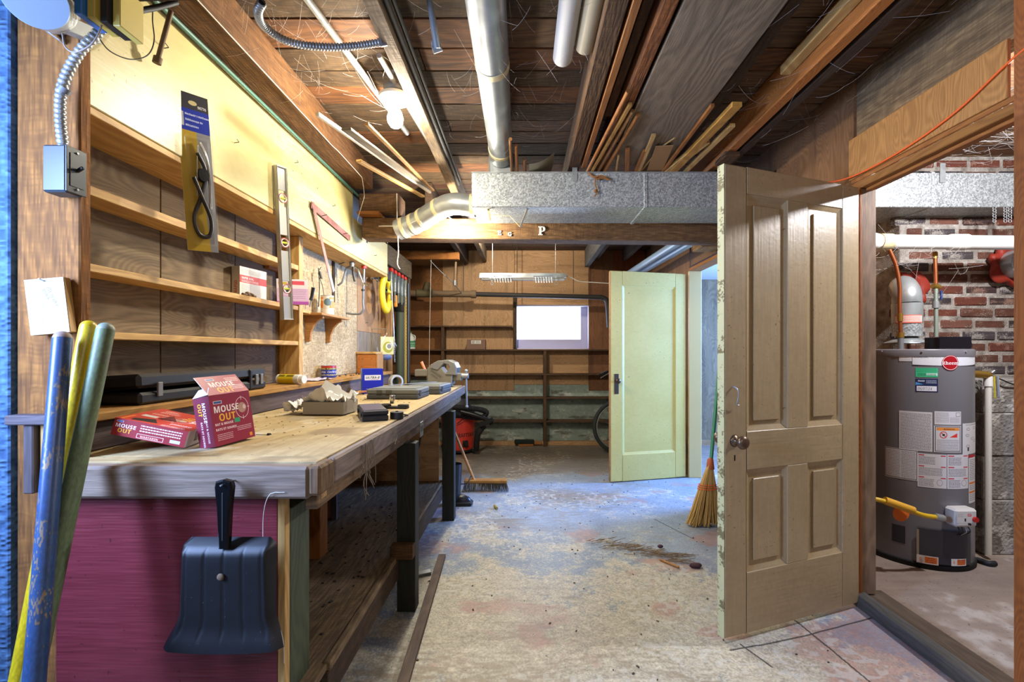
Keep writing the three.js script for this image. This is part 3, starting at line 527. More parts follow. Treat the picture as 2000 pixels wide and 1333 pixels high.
// ---------------------------------------------------------------- workbench
{
  const b = thing('workbench', 'long dusty wooden workbench with red end panel and lower shelf', 'workbench', [-0.9, 0, 2.6]);
  const bt = tex(1024, 1024, 1.6, 1.6, (u, v) => {
    const n = fbm(u, v, 5, 5, 5, 701), f = fbm(u, v, 50, 50, 3, 709), g = vn(u * 12, v * 160, 12, 160, 711), st = smooth(0.56, 0.68, fbm(u, v, 7, 7, 4, 719)), sp = vn(u * 240, v * 240, 240, 240, 5) > 0.95 ? 0.55 : 1;
    let c = mix3([140, 116, 76], [202, 182, 132], clamp(n * 0.5 + f * 0.3 + g * 0.3)); c = mix3(c, [112, 92, 64], st * 0.55); c = mix3(c, [206, 200, 180], smooth(0.62, 0.72, fbm(u, v, 11, 11, 4, 727)) * 0.5); return [c[0] * sp, c[1] * sp, c[2] * sp, f];
  });
  const topWood = M({ t: bt, bump: 0.0015, roughness: 0.8 });
  part('top', box(-1.28, -0.558, 0.912, 0.936, 1.309, 4.13, 'z', 0.0015), topWood, b); part('top_end', box(-1.222, -0.558, 0.912, 0.936, 1.24, 1.306, 'x', 0.0015), topWood, b);
  const edge = M({ t: T.grey, bump: 0.002, color: 0xf2e6ee, roughness: 0.7 });
  part('front_edge', box(-0.556, -0.53, 0.862, 0.934, 1.29, 4.135, 'z', 0.006), edge, b);
  part('apron', box(-0.60, -0.565, 0.80, 0.861, 1.26, 4.10, 'z', 0.003), M({ t: T.joist, bump: 0.001, color: 0xfff0e0, roughness: 0.8 }), b);
  part('end_board', along(lbox(0.705, 0.085, 0.045, 'x', 0.008), V(-1.26, 0.89, 1.222), V(-0.565, 0.89, 1.218)), M({ t: T.grey, bump: 0.002, color: 0xf4e6e4, roughness: 0.7 }), b);
  part('corner_post', box(-0.562, -0.5295, 0.856, 0.9345, 1.196, 1.289, 'y', 0.012), M({ t: T.joist, bump: 0.002, color: 0xf0e0d4, roughness: 0.8 }), b);
  const rt = tex(512, 512, 0.9, 0.9, (u, v) => { const g = vn(u * 14, v * 330, 14, 330, 801) * 0.6 + vn(u * 8, v * 120, 8, 120, 803) * 0.4, n = fbm(u, v, 4, 4, 4, 805), sp = vn(u * 120, v * 120, 120, 120, 9) > 0.96 ? 0.6 : 1; const c = mix3([86, 23, 30], [134, 54, 62], clamp(g * 0.6 + n * 0.5)); return [c[0] * sp, c[1] * sp, c[2] * sp, g]; });
  part('end_panel', box(-1.27, -0.668, 0.0, 0.846, 1.248, 1.262, 'x', 0.002), M({ t: rt, bump: 0.0009, roughness: 0.42 }), b);
  part('panel_edge', box(-0.667, -0.646, 0.0, 0.846, 1.246, 1.27, 'y', 0.002), W.pine, b);
  part('leg', box(-0.72, -0.645, 0.0, 0.80, 1.272, 1.385, 'y', 0.003), W.green, b);
  part('leg', box(-0.603, -0.516, 0.0, 0.80, 2.18, 2.255, 'y', 0.003), W.darkGreen, b);
  part('leg', box(-0.60, -0.512, 0.0, 0.80, 3.36, 3.44, 'y', 0.003), W.darkGreen, b);
  part('leg', box(-1.0, -0.93, 0.285, 0.80, 2.10, 2.18, 'y', 0.003), W.pineDark, b);
  part('leg_cleat', box(-0.62, -0.516, 0.27, 0.335, 2.13, 2.178, 'x', 0.003), W.joistRed, b);
  part('lower_shelf', box(-1.40, -0.60, 0.262, 0.284, 1.31, 3.42, 'z', 0.003), W.joist, b);
  part('shelf_rail', box(-0.625, -0.595, 0.16, 0.262, 1.40, 3.35, 'z', 0.003), W.joistDark, b);
  part('shelf_lip', box(-0.612, -0.588, 0.262, 0.289, 1.40, 2.12, 'z', 0.003), W.joist, b);
  part('divider_panel', box(-1.45, -0.63, 0.285, 0.80, 3.38, 3.40, 'x', 0.002), W.plyRed, b);
  part('divider_panel', box(-1.45, -1.08, 0.285, 0.80, 2.62, 2.64, 'x', 0.002), W.plyRed, b);
  part('upright_strip', box(-1.09, -1.06, 0.285, 0.80, 2.60, 2.618, 'y', 0.002), W.blueGrey, b);
  part('pencil_mark', new THREE.PlaneGeometry(0.035, 0.02).rotateY(Math.PI / 2).translate(-0.5645, 0.832, -1.30), M({ map: print(128, 72, (x, w, h) => { x.fillStyle = '#b08a5c'; x.fillRect(0, 0, w, h); text(x, 'MASK', 8, 20, 28, '#5a4630', 'monospace'); text(x, 'UP', 8, 52, 28, '#5a4630', 'monospace'); }), roughness: 0.8 }), b);
}

// ---------------------------------------------------------------- ducts, pipes, lamps overhead
{
  const t = thing('trunk_duct', 'galvanised rectangular trunk duct crossing below the joists', 'duct', [1.2, 2.178, 3.19]);
  const joints = [-0.345, 0.79, 1.72, 2.66, 3.6];
  for (let k = 0; k < joints.length - 1; k++) {
    const s = part('duct_section', box(joints[k] + 0.001, joints[k + 1] - 0.001, 2.178, 2.402, 3.0, 3.38, 'x', 0.004), C.galv, t);
    part('seam_cleat', box(joints[k + 1] - 0.012, joints[k + 1] + 0.012, 2.172, 2.406, 2.994, 3.386, 'y', 0.003), C.galv, s);
  }
  part('top_flange', box(-0.345, 1.62, 2.398, 2.406, 2.992, 3.004, 'x', 0.001), C.galvPlain, t);
  part('hanger_strap', box(0.312, 0.345, 2.345, 2.434, 2.994, 2.998, 'y', 0.001), C.galvPlain, t);
  part('hanger_strap', box(2.70, 2.735, 2.335, 2.46, 2.990, 2.996, 'y', 0.001), C.galvPlain, t);
  // patch of tape with a hanging loop under the duct
  const p = thing('tape_patch', 'square of masking tape peeling from under the duct', 'tape', [-0.16, 2.08, 3.12]);
  part('strip', bar(at(953, 405, 3.05), at(1031, 405, 3.05), 0.002, 0.012), C.tape, p); part('strip', bar(at(953, 406, 3.04), at(958, 431, 3.06), 0.003, 0.014), C.tape, p);
  part('strip', bar(at(1031, 406, 3.04), at(1016, 444, 3.08), 0.003, 0.018), C.tape, p); part('strip', bar(at(1016, 444, 3.08), at(996, 422, 3.1), 0.003, 0.018), C.tape, p);
  part('strip', bar(at(996, 422, 3.1), at(958, 420, 3.1), 0.002, 0.01), C.tape, p);
}
{
  const t = thing('round_duct', 'round galvanised duct running under the ceiling into the trunk duct', 'duct', [-0.148, 2.4, 2.2]);
  part('pipe', rod(V(-0.138, 2.515, 1.0), V(-0.142, 2.515, 2.05), 0.075, 0.075, 40), C.galvPlain, t); part('pipe', rod(V(-0.142, 2.515, 2.05), V(-0.15, 2.515, 3.02), 0.074, 0.074, 40), C.galvPlain, t);
  part('tape_band', rod(V(-0.142, 2.515, 2.02), V(-0.142, 2.515, 2.06), 0.077, 0.077, 40), C.tape, t); part('tape_band', rod(V(-0.15, 2.515, 2.88), V(-0.15, 2.515, 2.91), 0.077, 0.077, 40), C.tape, t);
  part('boot', box(-0.235, -0.065, 2.407, 2.55, 3.03, 3.2, 'x', 0.012), C.galvPlain, t);
  const b = thing('branch_duct', 'bent round duct with tape bands leaving the left end of the trunk duct', 'duct', [-0.75, 2.15, 3.25]);
  const pts = [V(-0.34, 2.25, 3.2), V(-0.50, 2.262, 3.2), V(-0.63, 2.235, 3.27), V(-0.78, 2.18, 3.36), V(-0.93, 2.135, 3.4)];
  part('pipe', tube(pts, 0.074, 60, 28), C.galvPlain, b);
  const cv = new THREE.CatmullRomCurve3(pts);
  for (const u of [0.42, 0.66, 0.8, 0.92]) { const o = cv.getPointAt(u), q = cv.getTangentAt(u); part('tape_band', rod(o.clone().addScaledVector(q, -0.013), o.clone().addScaledVector(q, 0.013), 0.077, 0.077, 28), C.tape, b); }
  part('collar', rod(V(-0.345, 2.25, 3.2), V(-0.375, 2.25, 3.2), 0.08, 0.08, 32), C.tape, b);
}
// pipes that end under the ceiling
for (const [x, d1, r, m, label] of [[0.166, 2.0, 0.042, M({ color: 0xc8c4ba, roughness: 0.6 }), 'thick off-white plastic pipe ending under the ceiling'], [0.253, 1.92, 0.042, M({ color: 0xa09478, roughness: 0.6 }), 'thick tan plastic pipe beside the off-white one']]) {
  const t = thing('drain_pipe', label, 'pipe', [x, 2.47, 1.5]);
  part('barrel', rod(V(x + 0.006, 2.518, 0.95), V(x, 2.512, d1), r, r, 32), m, t); part('rounded_end', new THREE.SphereGeometry(r, 28, 14).scale(1, 1, 0.35).translate(x, 2.512, -d1), m, t);
}
{
  const t = thing('water_stub', 'thin steel pipe with a tee fitting hanging from the boards', 'pipe', [-0.35, 2.4, 1.8]);
  part('pipe', rod(V(-0.36, 2.57, 1.75), V(-0.337, 2.41, 1.79), 0.0125), C.steel, t); part('tee', rod(at(845, 98, 1.8), at(862, 92, 1.8), 0.014), C.steel, t); part('collar', rod(at(851, 82, 1.8), at(853, 95, 1.8), 0.018), C.steelDull, t);
  single('steel_conduit', 'straight steel conduit running under the boards past the bulb', 'conduit', rod(V(-0.86, 2.54, 1.15), V(-0.70, 2.54, 2.75), 0.0145), C.galvPlain);
  single('short_conduit', 'second straight steel conduit beyond the bulb', 'conduit', rod(V(-0.63, 2.52, 2.0), V(-0.58, 2.52, 2.9), 0.012), C.galvPlain);
  const f = thing('flex_conduit', 'ribbed metal conduit looping from the cross beam to the joist', 'conduit', [-0.8, 2.35, 1.6]);
  part('ribbed_sleeve', flexTube([at(512, 4, 1.46), at(504, 24, 1.5), at(520, 55, 1.6), at(565, 82, 1.68), at(640, 92, 1.74), at(700, 89, 1.78), at(748, 82, 1.8)], 0.0125, 54), C.galvPlain, f);
  part('connector', rod(at(742, 83, 1.795), at(754, 81, 1.805), 0.016), C.steelDull, f);
  single('green_pipe', 'thin green painted pipe along the top of the yellow cabinet', 'pipe', rod(V(-1.245, 2.42, 1.4), V(-1.245, 2.405, 3.45), 0.009, 0.0085), C.greenPipe);
  single('white_wire', 'thin white wire stapled along the ledger beam', 'wire', tube([V(-1.113, 2.432, 1.45), V(-1.113, 2.431, 2.1), V(-1.112, 2.428, 2.65), V(-1.108, 2.43, 2.75), V(-1.11, 2.427, 3.15), V(-1.18, 2.38, 3.40), V(-1.24, 2.2, 3.42), V(-1.25, 2.24, 3.9), V(-1.258, 2.24, 4.25)], 0.0022, 120, 6, 0.1), C.wire);
  single('dark_conduit', 'dark cable pair clipped to the side of the grey-brown joist', 'cable', joinGeo([rod(V(-0.485, 2.47, 1.0), V(-0.485, 2.47, 3.4), 0.01), rod(V(-0.47, 2.50, 1.0), V(-0.475, 2.50, 3.4), 0.009)]), C.iron);
  single('right_conduit', 'grey conduit slanting under the boards above the near doorway', 'conduit', tube([at(2030, -5, 1.9), at(1875, 110, 2.2), at(1760, 200, 2.5), at(1655, 268, 2.75), at(1600, 330, 3.0)], 0.0115, 40, 10), M({ color: 0x6e6a54, roughness: 0.6 }));
  single('extension_cord', 'orange extension cord draped along the plywood header', 'cord', tube([V(RX - 0.02, 2.225, 1.36), V(RX - 0.018, 2.2, 1.52), V(RX - 0.018, 2.13, 1.72), V(RX - 0.018, 2.095, 1.95), V(RX - 0.02, 2.09, 2.2), V(RX - 0.05, 2.10, 2.34), V(RX - 0.16, 2.11, 2.40)], 0.0042, 70, 10), C.orange);
}
// bare bulbs
function bulbFixture(label, x, y, d, scale = 1) {
  const t = thing('bulb_fixture', label, 'light', [x, y, d]);
  mesh('bulb', lathe([[0, -0.062], [0.018, -0.058], [0.029, -0.042], [0.0315, -0.024], [0.026, -0.004], [0.016, 0.016], [0.0135, 0.034]].map(p => [p[0] * scale, p[1] * scale]), 28), new THREE.MeshStandardMaterial({ color: 0xffffff, emissive: 0xfff6e8, emissiveIntensity: 9 }), t);
  return t;
}
{
  const t = bulbFixture('glowing bare bulb in a porcelain holder left of the grey-brown joist', -0.63, 2.405, 2.25, 1.25);
  mesh('porcelain_holder', lathe([[0, 0.034], [0.03, 0.034], [0.074, 0.056], [0.078, 0.064], [0.078, 0.074], [0.06, 0.08], [0, 0.082]], 40), C.white, t);
  mesh('junction_can', lathe([[0, 0.083], [0.056, 0.083], [0.056, 0.118], [0.05, 0.122], [0, 0.122]], 32), C.steelDull, t);
  mesh('ribbed_stem', flexTube([new THREE.Vector3(-0.01, 0.12, 0), new THREE.Vector3(-0.012, 0.155, 0.005), new THREE.Vector3(0.0, 0.194, 0.02)], 0.011, 16), C.galvPlain, t);
  const u = bulbFixture('glowing bare bulb hanging below the bent duct by the girder', -0.512, 2.115, 3.3);
  mesh('holder', lathe([[0, 0.03], [0.02, 0.03], [0.022, 0.06], [0, 0.062]], 24), C.white, u);
  single('lamp_cord', 'white cord strung from the bent duct bulb to the blocking', 'cord', tube([V(-0.512, 2.18, 3.3), at(862, 416, 3.2), at(830, 424, 3.25), at(790, 440, 3.32), at(740, 442, 3.44)], 0.0035, 40, 8), C.wire);
  const k4 = bulbFixture('glowing bare bulb near the ceiling beyond the girder', -0.33, 2.475, 4.85);
  mesh('holder', lathe([[0, 0.034], [0.03, 0.034], [0.06, 0.05], [0.06, 0.122], [0, 0.122]], 24), C.white, k4);
  const r = bulbFixture('glowing bare bulb in the furnace room', 2.5, 2.31, 1.95);
  mesh('holder', lathe([[0, 0.034], [0.03, 0.034], [0.06, 0.05], [0.06, 0.28], [0, 0.28]], 24), C.white, r);
  const e = bulbFixture('added fill bulb behind the photographer', 0.75, 2.21, -0.75);  // unseen bulb added to carry the fill light
  mesh('holder', lathe([[0, 0.034], [0.03, 0.034], [0.06, 0.05], [0.06, 0.38], [0, 0.38]], 24), C.white, e);
}
// loose timber stored between the duct and the joists
{
  const m1 = W.pine, m2 = W.pineDark, m3 = M({ t: T.pine, color: 0xa08870, roughness: 0.75 });
  const Y = 2.417, dOf = (py) => FOCAL * (Y - EYE) / (VPY - py);
  const stick = (x0, x1, y1, w, h, m, label, round) => {
    const a = V((x0 - VPX) * 3.02 / FOCAL, Y, 3.02), b = at(x1, y1, dOf(y1)); const dir = a.clone().sub(b).normalize(); const c = a.clone().addScaledVector(dir, 0.3);
    return single(round ? 'dowel' : 'lumber_offcut', label, round ? 'dowel' : 'lumber', round ? rod(c, b, w / 2, w / 2, 16) : bar(c, b, h, w), m, 'loose timber stored on the duct');
  };
  stick(1147, 1227, 178, 0.02, 0, m2, 'longest tan dowel on the duct, leftmost of the leaning bundle', true);
  stick(1155, 1231, 203, 0.019, 0.019, M({ t: T.pine, color: 0xf0e0b8, roughness: 0.7 }), 'pale square stick right beside the longest tan dowel');
  stick(1168, 1236, 217, 0.021, 0, m3, 'grey-brown dowel in the middle of the leaning bundle', true);
  stick(1180, 1246, 224, 0.022, 0, m2, 'thick dowel with dark cut end on the right of the bundle', true);
  stick(1203, 1208, 303, 0.012, 0.012, m1, 'thin pale stick poking up right of the dowel bundle');
  stick(1225, 1226, 291, 0.026, 0.02, m2, 'short splintered stick standing between bundle and slats');
  stick(1241, 1259, 294, 0.02, 0.018, m2, 'short pale slat in front of the longer slat');
  stick(1247, 1277, 263, 0.024, 0.016, m1, 'medium pale slat left of the brown card');
  stick(1278, 1298, 285, 0.10, 0.006, M({ color: 0x9c7648, roughness: 0.9 }), 'flat piece of brown fibreboard on the duct');
  stick(1294, 1392, 205, 0.02, 0.018, m2, 'long narrow stick reaching furthest of the right group but one');
  stick(1303, 1378, 276, 0.055, 0.022, m1, 'wide blunt offcut in the middle of the right group');
  stick(1313, 1440, 203, 0.05, 0.024, M({ t: T.pine, color: 0xf4e0a8, roughness: 0.65 }), 'longest pale yellow stick of the right group');
  stick(1338, 1431, 244, 0.03, 0.02, m1, 'stick lowest and rightmost on the duct');
  stick(1000, 997, 272, 0.02, 0, m3, 'dowel beside the round duct boot, tallest of three', true);
  stick(1010, 1008, 284, 0.02, 0, m2, 'dowel beside the round duct boot, middle of three', true);
  stick(1025, 1025, 311, 0.022, 0, m3, 'dowel beside the round duct boot, shortest of three', true);
  single('curved_strip', 'thin pale strip bowing up from the duct', 'wood strip', tube([V(0.76, 2.412, 3.05), at(1262, 322, 2.93), at(1290, 290, 2.7), at(1318, 269, 2.55)], 0.005, 24, 6), m1, 'loose timber stored on the duct');
  single('sheet_metal_scrap', 'curled scrap of sheet metal on the duct left of the joist', 'sheet metal', (() => { const g = new THREE.PlaneGeometry(0.16, 0.28, 12, 2); const p = g.attributes.position; for (let i = 0; i < p.count; i++) { const a = p.getX(i) / 0.16 + 0.5; p.setZ(i, 0.075 * a * a); } g.rotateX(-Math.PI / 2); g.computeVertexNormals(); return g.translate(0.11, 2.41, -3.02); })(), M({ color: 0x9a947c, metalness: 0.5, roughness: 0.45, side: THREE.DoubleSide }), null);
  // twine knot over the duct edge
  const k = thing('twine_knot', 'knot of orange twine hanging over the edge of the duct', 'twine', [0.48, 2.28, 2.985]);
  const tm = M({ color: 0x8a5a2c, roughness: 0.9 });
  part('bow', tube([at(1150, 338, 2.985), at(1160, 346, 2.97), at(1175, 344, 2.97), at(1190, 352, 2.975), at(1178, 348, 2.97), at(1165, 350, 2.965)], 0.006, 40, 8), tm, k);
  part('tail', tube([at(1164, 346, 2.975), at(1162, 360, 2.98), at(1166, 372, 2.98), at(1162, 384, 2.98)], 0.004, 24, 8), tm, k);
  part('knot', new THREE.SphereGeometry(0.011, 12, 8).translate(0.461, 2.276, -2.98), tm, k);
  // long boards tucked between ledger and branch duct
  const st = (a, b, h, w, m, label, roll = 0) => single('stored_strip', label, 'wood strip', bar(a, b, h, w, roll), m, 'long strips stored over the bench');
  st(at(620, 223, 2.1), at(840, 376, 3.3), 0.018, 0.018, C.white, 'long white tube-like strip, leftmost of the overhead strips');
  st(at(676, 252, 2.15), at(838, 372, 3.32), 0.012, 0.05, W.grey, 'wide grey strip in the middle of the overhead strips');
  st(at(716, 242, 2.2), at(846, 372, 3.32), 0.012, 0.022, M({ t: T.pine, color: 0xe0d0b4, roughness: 0.6 }), 'thin strip passing just under the bare bulb');
  st(at(700, 314, 2.5), at(826, 384, 3.3), 0.014, 0.03, W.pine, 'short orange strip nearest the framing square');
}
// beyond the girder
{
  const t = thing('drain_line', 'old iron drain line with fittings across the top of the back wall', 'pipe', [-0.2, 1.94, 5.9]);
  part('pipe', rod(at(770, 573, 5.9), at(930, 575, 5.9), 0.042, 0.042, 20), C.rust, t); part('pipe', rod(at(928, 575, 5.9), at(1176, 581, 5.9), 0.03, 0.03, 20), C.iron, t);
  part('fitting', joinGeo([rod(at(815, 573, 5.9), at(846, 573, 5.9), 0.054, 0.054, 20), rod(at(830, 573, 5.9), at(836, 552, 5.88), 0.045, 0.04, 20)]), M({ color: 0x5a5034, roughness: 0.8 }), t);
  part('collar', rod(at(920, 575, 5.9), at(930, 575, 5.9), 0.052, 0.052, 20), C.rust, t);
  part('elbow', tube([at(1172, 581, 5.9), at(1183, 585, 5.9), at(1187, 598, 5.9), at(1190, 640, 5.9)], 0.032, 24, 14), C.iron, t);
  for (const px of [800, 905, 1010, 1120]) part('hanger', rod(at(px, 573, 5.9), V((px - VPX) * 5.9 / FOCAL, 2.6, 5.9), 0.004), C.iron, t);
  const lf = thing('shop_light', 'unlit fluorescent shop light hung on chains beyond the girder', 'light fixture', [0, 2.0, 5.0]);
  const refl = extrude([[-0.075, 0], [-0.04, 0.055], [0.04, 0.055], [0.075, 0], [0.07, 0], [0.036, 0.048], [-0.036, 0.048], [-0.07, 0]], 0.93, 0).rotateY(Math.PI / 2).translate(-0.015, 2.03, -5.0);
  part('reflector', refl, C.galvPlain, lf); for (const z of [4.97, 5.03]) part('tube', rod(V(-0.46, 2.025, z), V(0.43, 2.025, z), 0.012), C.white, lf);
  for (const px of [962, 1085]) { const a = at(px, 540, 5.0); for (let k = 0; k < 4; k++) part('chain_link', new THREE.TorusGeometry(0.013, 0.003, 6, 12).rotateY(k % 2 ? 0 : Math.PI / 2).translate(a.x, a.y - 0.03 - k * 0.022, -4.9), C.steel, lf); part('hanger', rod(V(a.x, 2.08, 5), V(a.x, 2.6, 5), 0.002), C.steel, lf); }
  const hk = M({ color: 0xd8dcdc, metalness: 0.6, roughness: 0.3 });
  for (const s of [966, 1046]) { part('hook_rail', rod(at(s - 4, 540, 4.9), at(s + 34, 539, 4.9), 0.006), C.steel, lf); for (let k = 0; k < 7; k++) { const a = at(s + k * 5.2, 541, 4.9); part('hook', rod(a, a.clone().add(new THREE.Vector3(0.006, -0.06, 0)), 0.0055), hk, lf); } }
  single('light_cord', 'white cord running from the shop light to the right', 'cord', tube([at(1098, 538, 5), at(1115, 542, 5), at(1132, 550, 5), at(1160, 552, 5.02), at(1190, 554, 5.05)], 0.005, 30, 8), C.wire);
  for (const [x, y, label] of [[1.38, 2.215, 'grey plastic conduit under the ceiling, left of a pair'], [1.475, 2.20, 'grey plastic conduit under the ceiling, right of a pair']]) single('plastic_conduit', label, 'conduit', rod(V(x, y, 3.95), V(x - 0.06, y + 0.02, 6.1), 0.038, 0.038, 20), M({ color: 0x8fa4b8, roughness: 0.4 }), 'pair of plastic conduits');
  const rh = thing('hanging_rod', 'short brass-coloured rod hanging below the dark joists', 'rod', [-0.77, 2.0, 5.4]);
  part('shaft', rod(at(890, 512, 5.4), at(888, 554, 5.4), 0.014), C.rust, rh); part('ferrule', rod(at(888, 548, 5.4), at(888, 558, 5.4), 0.018), C.steelDull, rh);
  single('slack_wire', 'grey wire sagging behind the hanging rod', 'wire', tube([at(838, 507, 5.38), at(860, 530, 5.5), at(884, 552, 5.6), at(902, 574, 5.87)], 0.006, 20, 6), C.steelDull);
  single('pull_string', 'long white pull string hanging down behind the bench', 'string', tube([at(842, 507, 5.37), at(841, 560, 5.37), at(839, 650, 5.37), at(838, 735, 5.37)], 0.0022, 20, 6), C.wire);
  single('pull_chain', 'white beaded pull chain by the end of the yellow cabinet', 'chain', tube([at(775, 378, 3.36), at(776, 440, 3.36), at(778, 490, 3.36), at(776, 515, 3.36), at(781, 526, 3.36)], 0.0035, 30, 6), C.wire);
  const stk = thing('soil_stack', 'grey-green vertical pipe with collar behind the yardstick post', 'pipe', [-1.42, 0, 5.3]);
  part('pipe', rod(V(-1.43, 0, 5.3), V(-1.43, 2.1, 5.3), 0.045, 0.045, 24), M({ color: 0x55604f, roughness: 0.6 }), stk); part('collar', rod(V(-1.43, 1.70, 5.3), V(-1.43, 1.80, 5.3), 0.06, 0.06, 24), C.iron, stk);
  const ps = thing('yardstick_post', 'dark post with a yellow yardstick nailed to its face', 'post', [-1.30, 0, 5.15]);
  part('post', box(-1.335, -1.285, 0, 2.06, 5.12, 5.20, 'y', 0.003), W.joistDark, ps);
  part('yardstick', new THREE.BoxGeometry(0.026, 1.25, 0.004).translate(-1.318, 1.5, -5.116), M({ map: print(64, 1024, (x, w, h) => { x.fillStyle = '#cdb46a'; x.fillRect(0, 0, w, h); for (let i = 0; i < 144; i++) { x.fillStyle = '#3a3220'; x.fillRect(0, i * h / 144, i % 4 === 0 ? 30 : 14, 2); } for (let i = 0; i < 36; i++) text(x, String(36 - i), 34, (i + 0.5) * h / 36, 20, '#3a3220'); }), roughness: 0.6 }), ps);
  part('painted_edge', box(-1.29, -1.284, 0.9, 2.0, 5.112, 5.12, 'y', 0.001), M({ color: 0x5f86b4, roughness: 0.6 }), ps);
  beamThing('cabinet_beam', 'dark weathered beam continuing past the end of the yellow cabinet', box(-1.335, -1.275, 2.06, 2.25, 4.30, 5.22, 'z', 0.006), M({ t: T.joist, bump: 0.004, color: 0x9a9c90, roughness: 0.9 }));
}

// ---------------------------------------------------------------- doors
// panelled door: built in the plane x 0..w, y 0..h, z = thickness, hinge at x = 0
function panelDoor(t, w, h, th, stile, rows, cols, mat, panelMat, back = false) {
  // rows: [y0, y1] of the panel openings; cols: [x0, x1]
  const xs = cols, ys = rows;
  mesh('stile', box(0, xs[0][0], 0, h, -th / 2, th / 2, 'y', 0.004), mat, t); mesh('stile', box(xs[xs.length - 1][1], w, 0, h, -th / 2, th / 2, 'y', 0.006), mat, t);
  let y = 0;
  for (const r of [...ys, [h, h]]) { mesh('rail', box(xs[0][0], xs[xs.length - 1][1], y, r[0], -th / 2, th / 2, 'x', 0.002), mat, t); y = r[1]; }
  for (let c = 0; c + 1 < xs.length; c++) for (const r of ys) mesh('mullion', box(xs[c][1], xs[c + 1][0], r[0], r[1], -th / 2, th / 2, 'y', 0.002), mat, t);
  for (const c of xs) for (const r of ys) {
    const p = mesh('panel', box(c[0], c[1], r[0], r[1], -0.006, 0.006, 'y', 0.0005), panelMat, t);
    for (const s of [1, -1]) {
      const z = s * (th / 2 - 0.004), zi = s * 0.006;
      // sloped moulding round the opening, mitred
      const o = [c[0], c[1], r[0], r[1]], m = 0.022;
      const pts = [[o[0], o[2]], [o[1], o[2]], [o[1], o[3]], [o[0], o[3]]], inn = [[o[0] + m, o[2] + m], [o[1] - m, o[2] + m], [o[1] - m, o[3] - m], [o[0] + m, o[3] - m]];
      for (let k = 0; k < 4; k++) {
        const a = pts[k], b = pts[(k + 1) % 4], e = inn[(k + 1) % 4], f = inn[k];
        const pos = s > 0 ? [a[0], a[1], z, b[0], b[1], z, e[0], e[1], zi, a[0], a[1], z, e[0], e[1], zi, f[0], f[1], zi] : [a[0], a[1], z, e[0], e[1], zi, b[0], b[1], z, a[0], a[1], z, f[0], f[1], zi, e[0], e[1], zi];
        const g = new THREE.BufferGeometry(); g.setAttribute('position', new THREE.Float32BufferAttribute(pos, 3)); g.computeVertexNormals(); mesh('moulding', uvm(g, k % 2 ? 'y' : 'x'), mat, p);
      }
      if (!back) mesh('raised_field', lbox(c[1] - c[0] - 0.085, r[1] - r[0] - 0.085, 0.012, 'y', 0.005).translate((c[0] + c[1]) / 2, (r[0] + r[1]) / 2, s * 0.008), panelMat, p);
    }
  }
}
